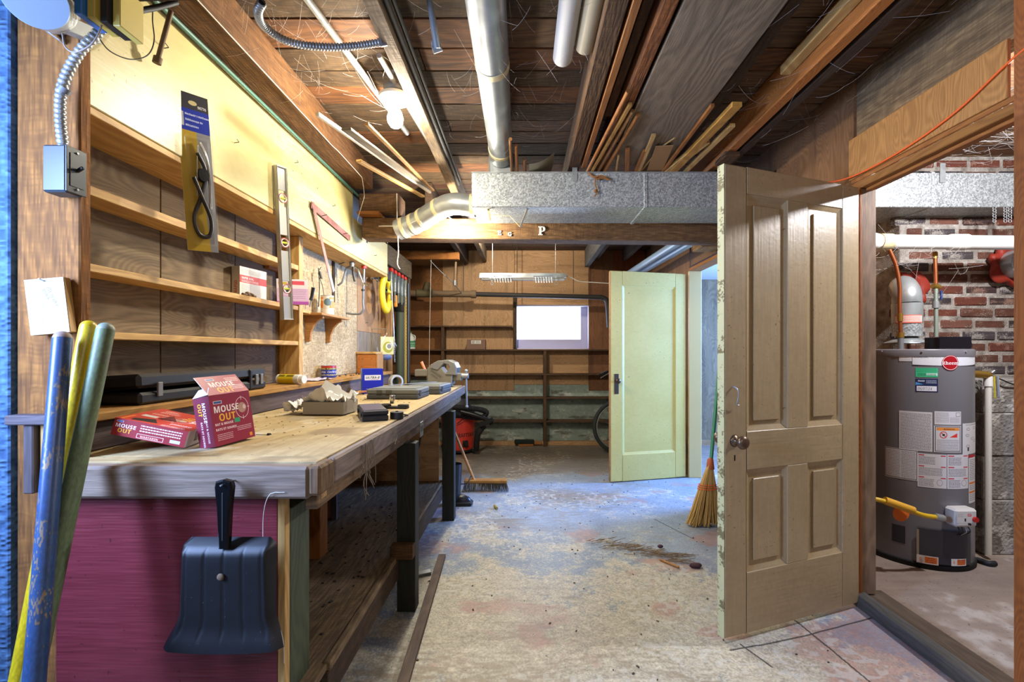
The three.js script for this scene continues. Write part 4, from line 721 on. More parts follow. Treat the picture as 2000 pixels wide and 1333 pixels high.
{
  const dt = tex(512, 1024, 0.8, 1.6, (u, v) => { const g = vn(u * 10, v * 200, 10, 200, 901), n = fbm(u, v, 4, 6, 4, 903), f = fbm(u, v, 60, 80, 3, 907), ch = smooth(0.93, 0.97, vn(u * 120, v * 200, 120, 200, 911)) * smooth(0.48, 0.62, n); let c = mix3([144, 124, 92], [178, 156, 118], n * 0.5 + f * 0.3 + g * 0.2); c = mix3(c, [92, 70, 44], ch * 0.8); return [...c, g * 0.5 + f * 0.4 + (1 - ch) * 0.1]; });
  const dm = M({ t: dt, bump: 0.0008, roughness: 0.36 });
  // hinge at the jamb, standing open into the room
  const a = V(1.611, 0.026, 2.217), b = V(0.839, 0.026, 1.931), th = 0.04;
  const t = thing('panel_door', 'tan four-panel door with knob standing open at right', 'door', [a.x, 0.026, 2.217]);
  t.rotation.y = Math.atan2(-(b.z - a.z), b.x - a.x);
  // after the turn local +x runs to the free edge, local -z faces the photographer side
  const wdt = Math.hypot(b.x - a.x, b.z - a.z);
  const inner = { add: (m) => { m.position.z -= 0; t.add(m); } };
  panelDoor(t, wdt, 2.0, th, 0.1, [[0.26, 0.70], [0.865, 1.885]], [[0.115, 0.34], [0.465, 0.70]], dm, dm);
  for (const c of t.children) c.position.z += th / 2 * 1;
  const sgn = 1;                                               // set below from the turn
  const em = M({ t: tex(64, 1024, 0.2, 2.2, (u, v) => { const n = fbm(u, v, 4, 60, 5, 921) * 0.7 + vn(u * 30, v * 400, 30, 400, 5) * 0.3, k = smooth(0.52, 0.62, n); return [...mix3([186, 184, 140], [96, 84, 56], k * 0.8), n]; }), roughness: 0.6 });
  mesh('edge_band', box(wdt - 0.001, wdt + 0.0015, 0.002, 1.998, -th + 0.001, -0.001, 'z', 0.0005), em, t);
  const kx = wdt - 0.055, ky = 0.83;
  for (const s of [-1, 1]) {
    const z0 = s < 0 ? 0 : th, k = mesh('knob', lathe([[0, 0.062], [0.016, 0.061], [0.026, 0.054], [0.029, 0.044], [0.025, 0.034], [0.012, 0.026], [0.009, 0.012], [0.022, 0.006], [0.026, 0.0], [0, 0]], 28), M({ color: 0x6e5a48, metalness: 0.7, roughness: 0.34 }), t);
    k.rotation.x = s < 0 ? -Math.PI / 2 : Math.PI / 2; k.position.set(kx, ky, s < 0 ? 0 : th);
  }
  mesh('keyhole', box(kx - 0.004, kx + 0.004, ky - 0.085, ky - 0.06, 0.0, 0.0012, 'y', 0.0003).translate(0, 0, 0.001), C.black, t);
  const hk = mesh('hook_latch', joinGeo([tube([new THREE.Vector3(kx + 0.01, 1.06, -0.004), new THREE.Vector3(kx + 0.005, 1.05, -0.02), new THREE.Vector3(kx + 0.002, 1.02, -0.022), new THREE.Vector3(kx + 0.003, 0.985, -0.014), new THREE.Vector3(kx - 0.012, 0.982, -0.012)], 0.0025, 24, 8), rod(new THREE.Vector3(kx + 0.012, 1.06, 0), new THREE.Vector3(kx + 0.01, 1.062, -0.014), 0.002)]), C.steel, t);
  for (const y of [0.3, 1.7]) mesh('hinge', rod(new THREE.Vector3(-0.004, y, th / 2), new THREE.Vector3(-0.004, y + 0.09, th / 2), 0.007), C.darkSteel, t);
}
{
  const yt = tex(512, 1024, 0.8, 1.6, (u, v) => { const n = fbm(u, v, 4, 6, 4, 951), f = fbm(u, v, 50, 70, 3, 957), ch = smooth(0.95, 0.98, vn(u * 90, v * 150, 90, 150, 961)) * smooth(0.48, 0.6, n); let c = mix3([196, 176, 94], [214, 197, 120], n * 0.6 + f * 0.4); c = mix3(c, [80, 70, 46], ch); return [...c, f]; });
  const ym = M({ t: yt, roughness: 0.45 });
  const a = V(1.59, 0.008, 4.534), b = V(0.812, 0.008, 4.337);
  const t = thing('panel_door', 'pale yellow single-panel door ajar at the far doorway', 'door', [a.x, 0.008, 4.534]);
  t.rotation.y = Math.atan2(-(b.z - a.z), b.x - a.x);
  const w = Math.hypot(b.x - a.x, b.z - a.z);
  panelDoor(t, w, 1.995, 0.036, 0.1, [[0.25, 1.86]], [[0.115, w - 0.125]], ym, ym, true);
  for (const c of t.children) c.position.z += 0.018;
  mesh('edge_band', box(w - 0.001, w + 0.0015, 0.002, 1.99, -0.035, -0.001, 'y', 0.0005), W.plyRed, t);
  const lp = mesh('lock_plate', box(w - 0.082, w - 0.038, 0.83, 1.02, 0.0, 0.003, 'y', 0.001), M({ color: 0x4a3e34, metalness: 0.6, roughness: 0.5 }), t); lp.position.z = 0;
  const k = mesh('knob', lathe([[0, 0.055], [0.02, 0.052], [0.026, 0.042], [0.022, 0.03], [0.009, 0.022], [0.009, 0], [0, 0]], 24), M({ color: 0x5a4a3c, metalness: 0.7, roughness: 0.35 }), t);
  k.rotation.x = -Math.PI / 2; k.position.set(w - 0.06, 0.955, 0);
}

// ---------------------------------------------------------------- furnace room
{
  const CX = 2.414, CD = 2.863, R = 0.277, H = 1.25;
  const t = thing('water_heater', 'tall grey gas water heater with warning stickers in the furnace room', 'water heater', [CX, 0, CD]);
  const body = M({ color: 0x7c7b80, roughness: 0.34, metalness: 0.25 });
  const tank = mesh('tank', lathe([[0, 0.012], [R - 0.004, 0.012], [R, 0.02], [R, H - 0.045], [R + 0.003, H - 0.043], [R + 0.003, H - 0.006], [R - 0.006, H], [0, H]], 64), body, t);
  mesh('base_ring', lathe([[0, 0], [R + 0.008, 0], [R + 0.008, 0.028], [R, 0.034], [0, 0.034]], 64), C.blackMatte, t);
  const hit = (px, py, r = R) => {
    const dx = (px - VPX) / FOCAL, dy = -(py - VPY) / FOCAL, a = dx * dx + 1, b = -2 * (dx * CX + CD), c = CX * CX + CD * CD - r * r, s = (-b - Math.sqrt(Math.max(0, b * b - 4 * a * c))) / (2 * a);
    return [Math.atan2(dx * s - CX, -s + CD), EYE + dy * s];
  };
  const sticker = (name, x0, y0, x1, y1, tx, rough = 0.55, parent = t, r = R + 0.001) => {
    const [t0, ya] = hit(x0, y0, r), [t1, yb] = hit(x1, y1, r), [, yc] = hit(x0, y1, r), [, yd] = hit(x1, y0, r), hi = (ya + yd) / 2, lo = (yb + yc) / 2;
    const g = new THREE.CylinderGeometry(r, r, hi - lo, 16, 1, true, t0, t1 - t0).translate(0, (hi + lo) / 2, 0);
    return mesh(name, g, typeof tx.isTexture === 'boolean' ? M({ map: tx, roughness: rough }) : tx, parent);
  };
  const white = (w, h, extra) => print(w, h, (x) => { x.fillStyle = '#d6d4d6'; x.fillRect(0, 0, w, h); extra(x, w, h); });
  sticker('brand_banner', 1782, 694, 1904, 715, print(512, 96, (x, w, h) => { x.fillStyle = '#d8dade'; x.fillRect(0, 0, w, h); x.fillStyle = '#2c2c30'; x.beginPath(); x.moveTo(0, h - 12); x.quadraticCurveTo(w / 2, h + 8, w, h - 14); x.lineTo(w, h); x.lineTo(0, h); x.fill(); text(x, 'CLASSIC', 10, 18, 22, '#6a6a70'); text(x, 'PLUS', 122, 18, 22, '#a8a8ae', 'sans-serif', 'normal'); text(x, 'SERIES', 186, 18, 16, '#c0c0c4', 'sans-serif', 'normal'); text(x, 'PERFORMANCE', 400, 22, 13, '#a8a8ae', 'sans-serif', 'normal'); }));
  { // round red badge
    const bt = print(256, 256, (x) => { x.fillStyle = '#a4121e'; x.fillRect(0, 0, 256, 256); x.strokeStyle = '#e8e0e0'; x.lineWidth = 7; x.beginPath(); x.arc(128, 128, 116, 0, 7); x.stroke(); text(x, 'Rheem', 128, 134, 74, '#f0e8e8', 'serif', 'bold', 'center'); });
    const [th, y] = hit(1856, 709), rb = 0.043, g = new THREE.CircleGeometry(rb, 32), p = g.attributes.position; for (let i = 0; i < p.count; i++) { const a = th + p.getX(i) / R; p.setXYZ(i, Math.sin(a) * (R + 0.003), y + p.getY(i), Math.cos(a) * (R + 0.003)); } g.computeVertexNormals();
    mesh('brand_badge', g, M({ map: bt, roughness: 0.4 }), t);
  }
  sticker('small_sticker', 1756, 697, 1781, 706, white(128, 48, (x) => fine(x, 8, 10, 110, 3, 12, '#777')));
  sticker('green_tag', 1788, 719, 1832, 737, print(256, 110, (x, w, h) => { x.fillStyle = '#35b27c'; x.fillRect(0, 0, w, h); fine(x, 10, 10, 230, 3, 18, '#186a48', 5); x.fillStyle = '#bfe8d4'; x.fillRect(120, 62, 130, 30); fine(x, 24, 70, 210, 2, 16, '#103020', 7); }));
  sticker('service_label', 1788, 740, 1832, 766, print(256, 150, (x, w, h) => { x.fillStyle = '#16224c'; x.fillRect(0, 0, w, h); x.fillStyle = '#4a90d0'; x.beginPath(); x.moveTo(0, 40); x.lineTo(90, 64); x.lineTo(0, 74); x.fill(); text(x, 'Howie', 24, 26, 26, '#e8ecf4', 'sans-serif', 'italic bold'); fine(x, 120, 18, 120, 3, 14, '#c8d0e0', 5); x.fillStyle = '#dcdce2'; x.fillRect(14, 84, 228, 56); text(x, '06/07/24', 20, 114, 42, '#30303a', 'serif', 'italic'); }));
  sticker('instruction_label', 1756, 804, 1821, 880, white(256, 300, (x) => fine(x, 10, 16, 236, 28, 10, '#5a585c', 4)));
  sticker('rating_label', 1825, 804, 1877, 830, white(256, 128, (x) => { fine(x, 10, 12, 120, 9, 11, '#808088', 4); fine(x, 140, 60, 100, 5, 11, '#808088', 4); x.strokeStyle = '#333'; x.lineWidth = 3; x.strokeRect(200, 12, 44, 36); text(x, '▲', 222, 30, 24, '#333', 'sans-serif', 'bold', 'center'); }));
  sticker('warning_label', 1824, 832, 1877, 884, white(256, 256, (x) => { x.strokeStyle = '#2a2a2c'; x.lineWidth = 6; x.strokeRect(12, 10, 232, 236); x.fillStyle = '#e8913a'; x.fillRect(22, 18, 212, 28); text(x, '▲ WARNING', 128, 33, 22, '#5a2a10', 'sans-serif', 'bold', 'center'); x.strokeStyle = '#d02a2a'; x.lineWidth = 7; x.beginPath(); x.arc(82, 88, 30, 0, 7); x.moveTo(60, 66); x.lineTo(104, 110); x.stroke(); x.fillStyle = '#3a2a2a'; x.fillRect(72, 78, 22, 20); x.fillStyle = '#e03a30'; x.beginPath(); x.moveTo(134, 112); x.lineTo(214, 112); x.lineTo(214, 70); x.fill(); text(x, '✽', 212, 64, 30, '#2a2a2a'); fine(x, 26, 136, 204, 9, 12, '#66646a', 4); }));
  sticker('side_label', 1880, 826, 1905, 886, white(128, 256, (x) => { fine(x, 20, 12, 90, 1, 10, '#777', 5); x.strokeStyle = '#777'; x.lineWidth = 3; for (const [a, b] of [[36, 50], [92, 44], [30, 100], [70, 130], [96, 150], [34, 190]]) { x.beginPath(); x.arc(a, b, 10, 0, 6); x.stroke(); } x.fillStyle = '#444'; x.fillRect(30, 200, 12, 30); }));
  sticker('data_label', 1729, 876, 1792, 935, white(256, 220, (x, w, h) => { x.strokeStyle = '#444'; x.lineWidth = 4; x.strokeRect(6, 6, w - 12, h - 12); fine(x, 14, 18, 110, 18, 11, '#777', 4); fine(x, 134, 18, 110, 18, 11, '#777', 4); }));
  const cautions = (w) => white(w, 256, (x) => { for (const y of [8, 92, 176]) { x.fillStyle = '#c8343c'; x.fillRect(8, y, 40, 8); x.fillRect(w - 48, y, 40, 8); } fine(x, 10, 24, w * 0.55, 6, 10, '#66646a', 4); fine(x, 10, 108, w * 0.8, 6, 10, '#66646a', 4); fine(x, 10, 192, w * 0.5, 6, 10, '#66646a', 4); x.strokeStyle = '#555'; x.lineWidth = 2; x.beginPath(); x.arc(w * 0.75, 214, 22, 0, 7); x.stroke(); });
  sticker('caution_label', 1792, 887, 1849, 953, cautions(220)); sticker('caution_label', 1850, 888, 1891, 955, cautions(170));
  sticker('strip_label', 1892, 888, 1904, 982, white(64, 300, (x, w) => { x.fillStyle = '#b82030'; x.fillRect(0, 0, w, 18); fine(x, 8, 30, 48, 12, 11, '#777', 4); x.fillStyle = '#e07a28'; x.fillRect(4, 170, 56, 12); x.fillRect(4, 226, 56, 12); fine(x, 8, 190, 48, 3, 11, '#777', 4); fine(x, 8, 246, 48, 4, 11, '#777', 4); }));
  for (const [x0, y0, x1, y1] of [[1790, 1086, 1833, 1102], [1858, 1092, 1887, 1106]]) sticker('orange_sticker', x0, y0, x1, y1, print(128, 48, (x, w, h) => { x.fillStyle = '#d8d0c8'; x.fillRect(0, 0, w, h); x.fillStyle = '#e0702a'; x.fillRect(46, 6, 74, 36); fine(x, 54, 12, 58, 3, 11, '#7a3010', 4); text(x, '◊', 22, 24, 30, '#e0702a', 'sans-serif', 'bold', 'center'); }), 0.55, t, R + 0.014);
  for (const px of [1722, 1801, 1886]) { const [a, y] = hit(px, 687, R + 0.003), r0 = R + 0.003; mesh('screw', rod(new THREE.Vector3(Math.sin(a) * r0, y, Math.cos(a) * r0), new THREE.Vector3(Math.sin(a) * (r0 + 0.005), y, Math.cos(a) * (r0 + 0.005)), 0.005), C.steel, t); }
  // burner access cover, vent grille
  const cover = sticker('access_cover', 1793, 1034, 1896, 1100, M({ color: 0x3c3b42, roughness: 0.25, metalness: 0.35 }), 0.3, t, R + 0.012);
  sticker('cover_edge', 1790, 1034, 1795, 1088, M({ color: 0x9c8c74, roughness: 0.6 }), 0.5, cover, R + 0.0125);
  sticker('air_grille', 1742, 1026, 1768, 1060, print(128, 128, (x, w, h) => { x.fillStyle = '#3a393e'; x.fillRect(0, 0, w, h); x.fillStyle = '#141416'; for (let i = 0; i < 12; i++) for (let j = 0; j < 12; j++) x.fillRect(i * 10.6 + (j % 2) * 5, j * 10.6, 6, 6); }), 0.6);
  // gas control
  const [ca, cy] = hit(1866, 1005), gx = Math.sin(ca) * (R + 0.03), gz = Math.cos(ca) * (R + 0.03);
  const v = mesh('gas_control', lbox(0.125, 0.1, 0.075, 'x', 0.012), M({ color: 0xc8c4bc, roughness: 0.45 }), t); v.position.set(gx, cy, gz); v.rotation.y = ca;
  const kn = mesh('dial', new THREE.CylinderGeometry(0.014, 0.015, 0.014, 20).rotateX(Math.PI / 2).translate(0.042, -0.005, 0.042), C.red, v);
  mesh('print_panel', new THREE.PlaneGeometry(0.09, 0.06).translate(-0.012, 0.005, 0.038), M({ map: print(128, 86, (x, w, h) => { x.fillStyle = '#cfcbc2'; x.fillRect(0, 0, w, h); fine(x, 6, 14, 44, 3, 10, '#888', 3); x.fillStyle = '#c03038'; x.fillRect(84, 14, 30, 20); text(x, 'HOT', 99, 24, 12, '#fff', 'sans-serif', 'bold', 'center'); x.fillStyle = '#222'; x.fillRect(60, 50, 12, 24); }), roughness: 0.5 }), v);
  mesh('igniter_button', new THREE.CylinderGeometry(0.006, 0.006, 0.012, 12).rotateX(Math.PI / 2).translate(0.01, -0.03, 0.04), C.black, v);
  for (let k = 0; k < 4; k++) mesh('control_wire', tube([new THREE.Vector3(-0.03 + k * 0.018, -0.045, 0.01), new THREE.Vector3(-0.035 + k * 0.02, -0.075, 0.03), new THREE.Vector3(-0.02 + k * 0.012, -0.105, 0.0)], 0.003, 14, 6), k === 2 ? C.steel : C.black, v);
  // draft hood, flue
  mesh('draft_hood', lathe([[0, 1.33], [0.055, 1.328], [0.06, 1.32], [0.12, 1.29], [0.118, 1.286], [0.058, 1.312], [0, 1.312]], 40).translate(-0.02, 0, -0.02), C.galvPlain, t);
  for (const a of [0.4, 2.5, 4.6]) mesh('hood_leg', rod(new THREE.Vector3(-0.02 + Math.cos(a) * 0.1, H, -0.02 + Math.sin(a) * 0.1), new THREE.Vector3(-0.02 + Math.cos(a) * 0.1, 1.295, -0.02 + Math.sin(a) * 0.1), 0.004), C.steel, t);
  const fl = thing('flue_pipe', 'galvanised flue with elbow rising from the water heater into the chimney', 'flue', [CX - 0.02, 1.331, CD + 0.02]);
  mesh('riser', rod(new THREE.Vector3(0, 0, 0), new THREE.Vector3(0, 0.16, 0), 0.076, 0.076, 36), C.galv, fl);
  mesh('sleeve', rod(new THREE.Vector3(0, 0.085, 0), new THREE.Vector3(0, 0.205, 0), 0.079, 0.079, 36), C.galvPlain, fl);
  mesh('elbow', tube([new THREE.Vector3(0, 0.2, 0), new THREE.Vector3(0.005, 0.265, -0.01), new THREE.Vector3(0.06, 0.318, -0.1), new THREE.Vector3(0.14, 0.325, -0.2), new THREE.Vector3(0.25, 0.33, -0.315)], 0.076, 40, 28), C.galvPlain, fl);
  const lab = new THREE.CylinderGeometry(0.0797, 0.0797, 0.05, 24, 1, true, -1.5, 1.9).translate(0, 0.105, 0);
  mesh('sticker', lab, M({ map: print(256, 72, (x, w, h) => { x.fillStyle = '#e0b8ac'; x.fillRect(0, 0, w, h); x.fillStyle = '#d06858'; x.fillRect(0, 0, w, 8); x.fillRect(0, h - 10, w, 10); fine(x, 20, 18, 210, 4, 11, '#b06a5c', 4); }), roughness: 0.6 }), fl);
  const bx = thing('damper_box', 'glossy black flue damper box on top of the water heater', 'control box', [CX + 0.03, H, CD - 0.17]);
  mesh('housing', lbox(0.19, 0.07, 0.1, 'x', 0.004).translate(0.03, 0.036, 0), M({ color: 0x14121a, roughness: 0.18 }), bx); mesh('cable_loop', new THREE.TorusGeometry(0.02, 0.004, 8, 20).translate(0.15, 0.024, 0), C.rubber, bx);
  // copper lines
  const cl = thing('copper_line', 'bent copper water line on the left of the water heater', 'pipe', [2.1, H, 2.8]);
  part('pipe', tube([at(1737, 488, 2.8), at(1750, 520, 2.8), at(1757, 560, 2.8), at(1757, 600, 2.8), at(1759, 655, 2.8)], 0.011, 40, 12), C.copper, cl); part('union', rod(at(1758, 612, 2.8), at(1758, 628, 2.8), 0.015), C.brass, cl); part('nipple', rod(at(1759, 655, 2.8), V(2.287, 1.252, 2.8), 0.016), C.steelDull, cl); part('nut', rod(at(1759, 650, 2.8), at(1759, 660, 2.8), 0.018), C.brass, cl);
  const cr = thing('valve_line', 'copper water line with shut-off valve behind the flue', 'pipe', [2.49, H, 2.86]);
  part('pipe', rod(at(1826, 492, 2.95), at(1828, 560, 2.95), 0.011), C.copper, cr); part('pipe', rod(at(1828, 560, 2.95), V(2.637, 1.252, 2.95), 0.0115), M({ color: 0x8f9a8c, metalness: 0.4, roughness: 0.5 }), cr);
  part('tip', rod(at(1826, 494, 2.95), at(1826, 506, 2.95), 0.014), C.brass, cr); part('valve', rod(at(1822, 558, 2.95), at(1834, 562, 2.95), 0.018), C.brass, cr); part('lever', bar(at(1838, 568, 2.92), at(1838, 586, 2.92), 0.014, 0.01), M({ color: 0x28407c, roughness: 0.4 }), cr); part('union', rod(at(1828, 588, 2.95), at(1828, 602, 2.95), 0.019), C.steel, cr);
  // gas connector
  const gp = thing('gas_connector', 'yellow coated gas connector in front of the water heater', 'gas line', [2.1, 0.2, 2.55]);
  part('hose', tube([at(1690, 972, 2.55), at(1720, 978, 2.52), at(1760, 990, 2.5), at(1800, 1006, 2.5), at(1836, 1012, 2.52)], 0.0125, 40, 14), M({ color: 0xd8b01e, roughness: 0.45 }), gp);
  part('sleeve', rod(at(1728, 978, 2.515), at(1784, 998, 2.495), 0.021, 0.021, 20), M({ color: 0xe0a830, roughness: 0.5 }), gp);
  part('fitting', rod(at(1826, 1010, 2.515), at(1842, 1013, 2.52), 0.019, 0.019, 8), C.steel, gp);
  part('round_tag', new THREE.CylinderGeometry(0.045, 0.045, 0.002, 32).rotateX(Math.PI / 2).translate(...at(1760, 1003, 2.53).toArray()), M({ color: 0xe8741c, roughness: 0.6 }), gp);
  // relief valve and discharge
  const tp = thing('relief_valve', 'brass relief valve with white discharge pipe beside the water heater', 'valve', [2.75, 0, 2.76]);
  part('body', rod(V(2.66, 1.105, 2.74), V(2.765, 1.095, 2.74), 0.022), C.brass, tp); part('lever', bar(V(2.755, 1.11, 2.72), V(2.775, 1.125, 2.72), 0.006, 0.012), C.steel, tp);
  part('pipe', rod(V(2.758, 0.03, 2.74), V(2.758, 1.07, 2.74), 0.0165), M({ color: 0xd8d4c8, roughness: 0.5 }), tp); part('coupling', rod(V(2.758, 1.03, 2.74), V(2.758, 1.09, 2.74), 0.021), C.pvc, tp);
  part('paper_tag', along(lbox(0.12, 0.03, 0.0008, 'x', 0.0002), V(2.79, 1.09, 2.72), V(2.80, 0.97, 2.72), 0.3), C.paper, tp); part('yellow_strap', along(lbox(0.13, 0.012, 0.0008, 'x', 0.0002), V(2.775, 1.09, 2.72), V(2.778, 0.96, 2.72), 0.2), C.yellow, tp);
  single('condensate_hose', 'black hose end on the floor beside the water heater', 'hose', tube([at(1908, 1098, 2.7), at(1918, 1103, 2.68), at(1932, 1108, 2.65), at(1944, 1110, 2.65)].map(p => { p.y = 0.016; return p; }), 0.015, 24, 10), C.rubber);
}
{
  const p = thing('white_drain_pipe', 'white plastic drain pipe crossing under the duct in the furnace room', 'pipe', [2.6, 1.87, 2.88]);
  part('pipe', rod(V(2.2, 1.923, 2.88), V(3.5, 1.913, 2.88), 0.044, 0.044, 32), C.pvc, p);
  part('elbow', tube([V(2.0, 1.94, 2.84), V(2.1, 1.935, 2.86), V(2.2, 1.923, 2.88)], 0.05, 20, 28), C.pvc, p);
  part('coupling', rod(V(2.22, 1.923, 2.88), V(2.29, 1.922, 2.88), 0.05, 0.05, 32), M({ color: 0xd8cc9c, roughness: 0.5 }), p); part('coupling', rod(V(2.66, 1.92, 2.88), V(2.76, 1.92, 2.88), 0.05, 0.05, 32), C.pvc, p);
  for (const [x, d] of [[3.02, 2.84], [3.09, 2.84], [3.12, 2.84]]) for (let k = 0; k < 6; k++) part('chain_link', new THREE.TorusGeometry(0.01, 0.0022, 6, 12).rotateY(k % 2 ? 0 : Math.PI / 2).translate(x, 2.16 - k * 0.017, -2.96), C.steel, p);
  const ring = (name, label, x, y, r, cap) => {
    const g = thing(name, label, 'flue collar', [x, y, 3.16]);
    mesh('sealant_ring', (() => { const q = new THREE.TorusGeometry(r, r * 0.32, 14, 36); const a = q.attributes.position; for (let i = 0; i < a.count; i++) { const w = 1 + 0.14 * Math.sin(a.getX(i) * 60 + a.getY(i) * 47); a.setXY(i, a.getX(i) * w, a.getY(i) * w); } q.computeVertexNormals(); return q.scale(1, 1, 0.8); })(), M({ color: 0x8a2614, roughness: 0.6 }), g);
    if (cap) { mesh('sleeve', rod(new THREE.Vector3(0, 0, -0.03), new THREE.Vector3(0, 0, 0.1), r * 0.92, r * 0.92, 36), C.galvPlain, g); mesh('cap', rod(new THREE.Vector3(0, 0, 0.1), new THREE.Vector3(0, 0, 0.104), r * 0.9, r * 0.88, 36), C.galv, g); }
    return g;
  };
  ring('flue_collar', 'red sealed flue collar closed with a metal cap on the brick chimney', 3.33, 1.83, 0.105, true);
  ring('flue_collar', 'red sealed collar where the water heater flue enters the chimney', 2.645, 1.662, 0.092, false);
  single('black_cables', 'pair of thin black cables sagging across the brick', 'cable', joinGeo([tube([V(2.72, 1.16, 2.95), V(2.85, 1.08, 2.79), V(3.0, 1.03, 2.79), V(3.3, 1.02, 2.79)], 0.004, 30, 8)]), C.rubber).name = 'black_cable_001';
  const jug = thing('glass_globe', 'white glass globe on the furnace room floor by the footing', 'globe', [2.98, 0, 2.62]);
  mesh('globe', new THREE.SphereGeometry(0.075, 28, 18).scale(1, 0.8, 1).translate(0, 0.07, 0), M({ color: 0xe4e2e6, roughness: 0.2 }), jug); mesh('base', new THREE.CylinderGeometry(0.05, 0.055, 0.02, 24).translate(0, 0.01, 0), C.blackMatte, jug);
}
// cobwebs: uncountable threads
function webs(label, n, pick, r) {
  const list = [];
  for (let i = 0; i < n; i++) { const [a, b] = pick(); const m = a.clone().add(b).multiplyScalar(0.5); m.y -= a.distanceTo(b) * rr(0.02, 0.22); m.x += rr(-0.02, 0.02); list.push(new THREE.TubeGeometry(new THREE.QuadraticBezierCurve3(a, m, b), 6, r * rr(0.6, 1.3), 3, false).toNonIndexed()); }
  const o = mesh(numbered('cobweb'), mergeGeometries(list), M({ color: 0xb8b4b0, roughness: 0.9 }), scene); o.userData = { label, category: 'cobweb', kind: 'stuff' };
}
webs('tangled cobwebs above the duct in the furnace room', 320, () => { const a = V(rr(1.85, 3.3), rr(2.42, 2.58), rr(2.3, 2.98)); return [a, a.clone().add(new THREE.Vector3(rr(-0.3, 0.3), rr(-0.08, 0.1), rr(-0.15, 0.15)))]; }, 0.0005);
webs('wispy cobwebs under the boards left of the bulb', 110, () => { const a = V(rr(-1.1, -0.6), rr(2.45, 2.59), rr(1.45, 2.4)); return [a, a.clone().add(new THREE.Vector3(rr(-0.16, 0.16), rr(-0.05, 0.08), rr(-0.2, 0.2)))]; }, 0.00035);
webs('wispy cobwebs between the joists beside the round duct', 90, () => { const a = V(rr(-0.45, 0.28), rr(2.44, 2.59), rr(1.5, 2.9)); return [a, a.clone().add(new THREE.Vector3(rr(-0.12, 0.12), rr(-0.06, 0.08), rr(-0.2, 0.2)))]; }, 0.00035);
webs('cobwebs between the water heater flue and the white pipe', 40, () => { const a = V(rr(1.95, 2.7), rr(1.7, 1.9), rr(2.7, 2.86)); return [a, a.clone().add(new THREE.Vector3(rr(-0.2, 0.2), rr(-0.2, 0.15), rr(-0.1, 0.1)))]; }, 0.0005);
webs('cobwebs under the boards above the tan door', 70, () => { const a = V(rr(0.95, 1.6), rr(2.4, 2.58), rr(1.4, 2.9)); return [a, a.clone().add(new THREE.Vector3(rr(-0.2, 0.2), rr(-0.06, 0.06), rr(-0.25, 0.25)))]; }, 0.00035);

// ---------------------------------------------------------------- things on and above the bench
const BT = 0.9365, LT = 1.0505;                                // bench top, ledge top
const frame = (t) => { const a = new THREE.Mesh(); return a; };
// a carton whose six faces carry their own print: faces = {front, back, left, right, top, bottom} -> texture or colour
function carton(w, h, d, faces, base, rough = 0.5) {
  const g = new THREE.BoxGeometry(w, h, d), order = ['right', 'left', 'top', 'bottom', 'front', 'back'];
  return [g, order.map(k => faces[k]?.isTexture ? M({ map: faces[k], roughness: rough }) : M({ color: faces[k] ?? base, roughness: rough }))];
}
// --- the two bait cartons
const logo = (x, px, py, s, vertical) => { x.save(); x.translate(px, py); if (vertical) x.rotate(Math.PI / 2); x.fillStyle = '#e8e4e0'; x.fillRect(s * 0.1, -s * 0.95, s * 1.1, s * 0.34); x.fillStyle = '#2a4a90'; x.fillRect(s * 0.16, -s * 0.9, s * 0.98, s * 0.24); text(x, 'MOUSE', 0, 0, s, '#ece6e2'); text(x, 'OUT', s * 0.55, s * 0.92, s * 1.12, '#e8b41e'); x.restore(); };
const target = (x, cx, cy, rx, ry) => { x.fillStyle = '#b08a78'; x.beginPath(); x.ellipse(cx, cy, rx * 0.62, ry * 0.5, 0.1, 0, 7); x.fill(); x.fillStyle = '#d8c0b4'; x.beginPath(); x.ellipse(cx + rx * 0.35, cy - ry * 0.05, rx * 0.24, ry * 0.22, 0, 0, 7); x.fill(); x.strokeStyle = '#ece4e0'; x.lineWidth = 5; x.beginPath(); x.ellipse(cx, cy, rx, ry, 0, 0, 7); x.stroke(); for (const [a, b] of [[1, 0], [-1, 0], [0, 1], [0, -1]]) { x.beginPath(); x.moveTo(cx + a * rx * 0.75, cy + b * ry * 0.75); x.lineTo(cx + a * rx * 1.15, cy + b * ry * 1.15); x.stroke(); } };
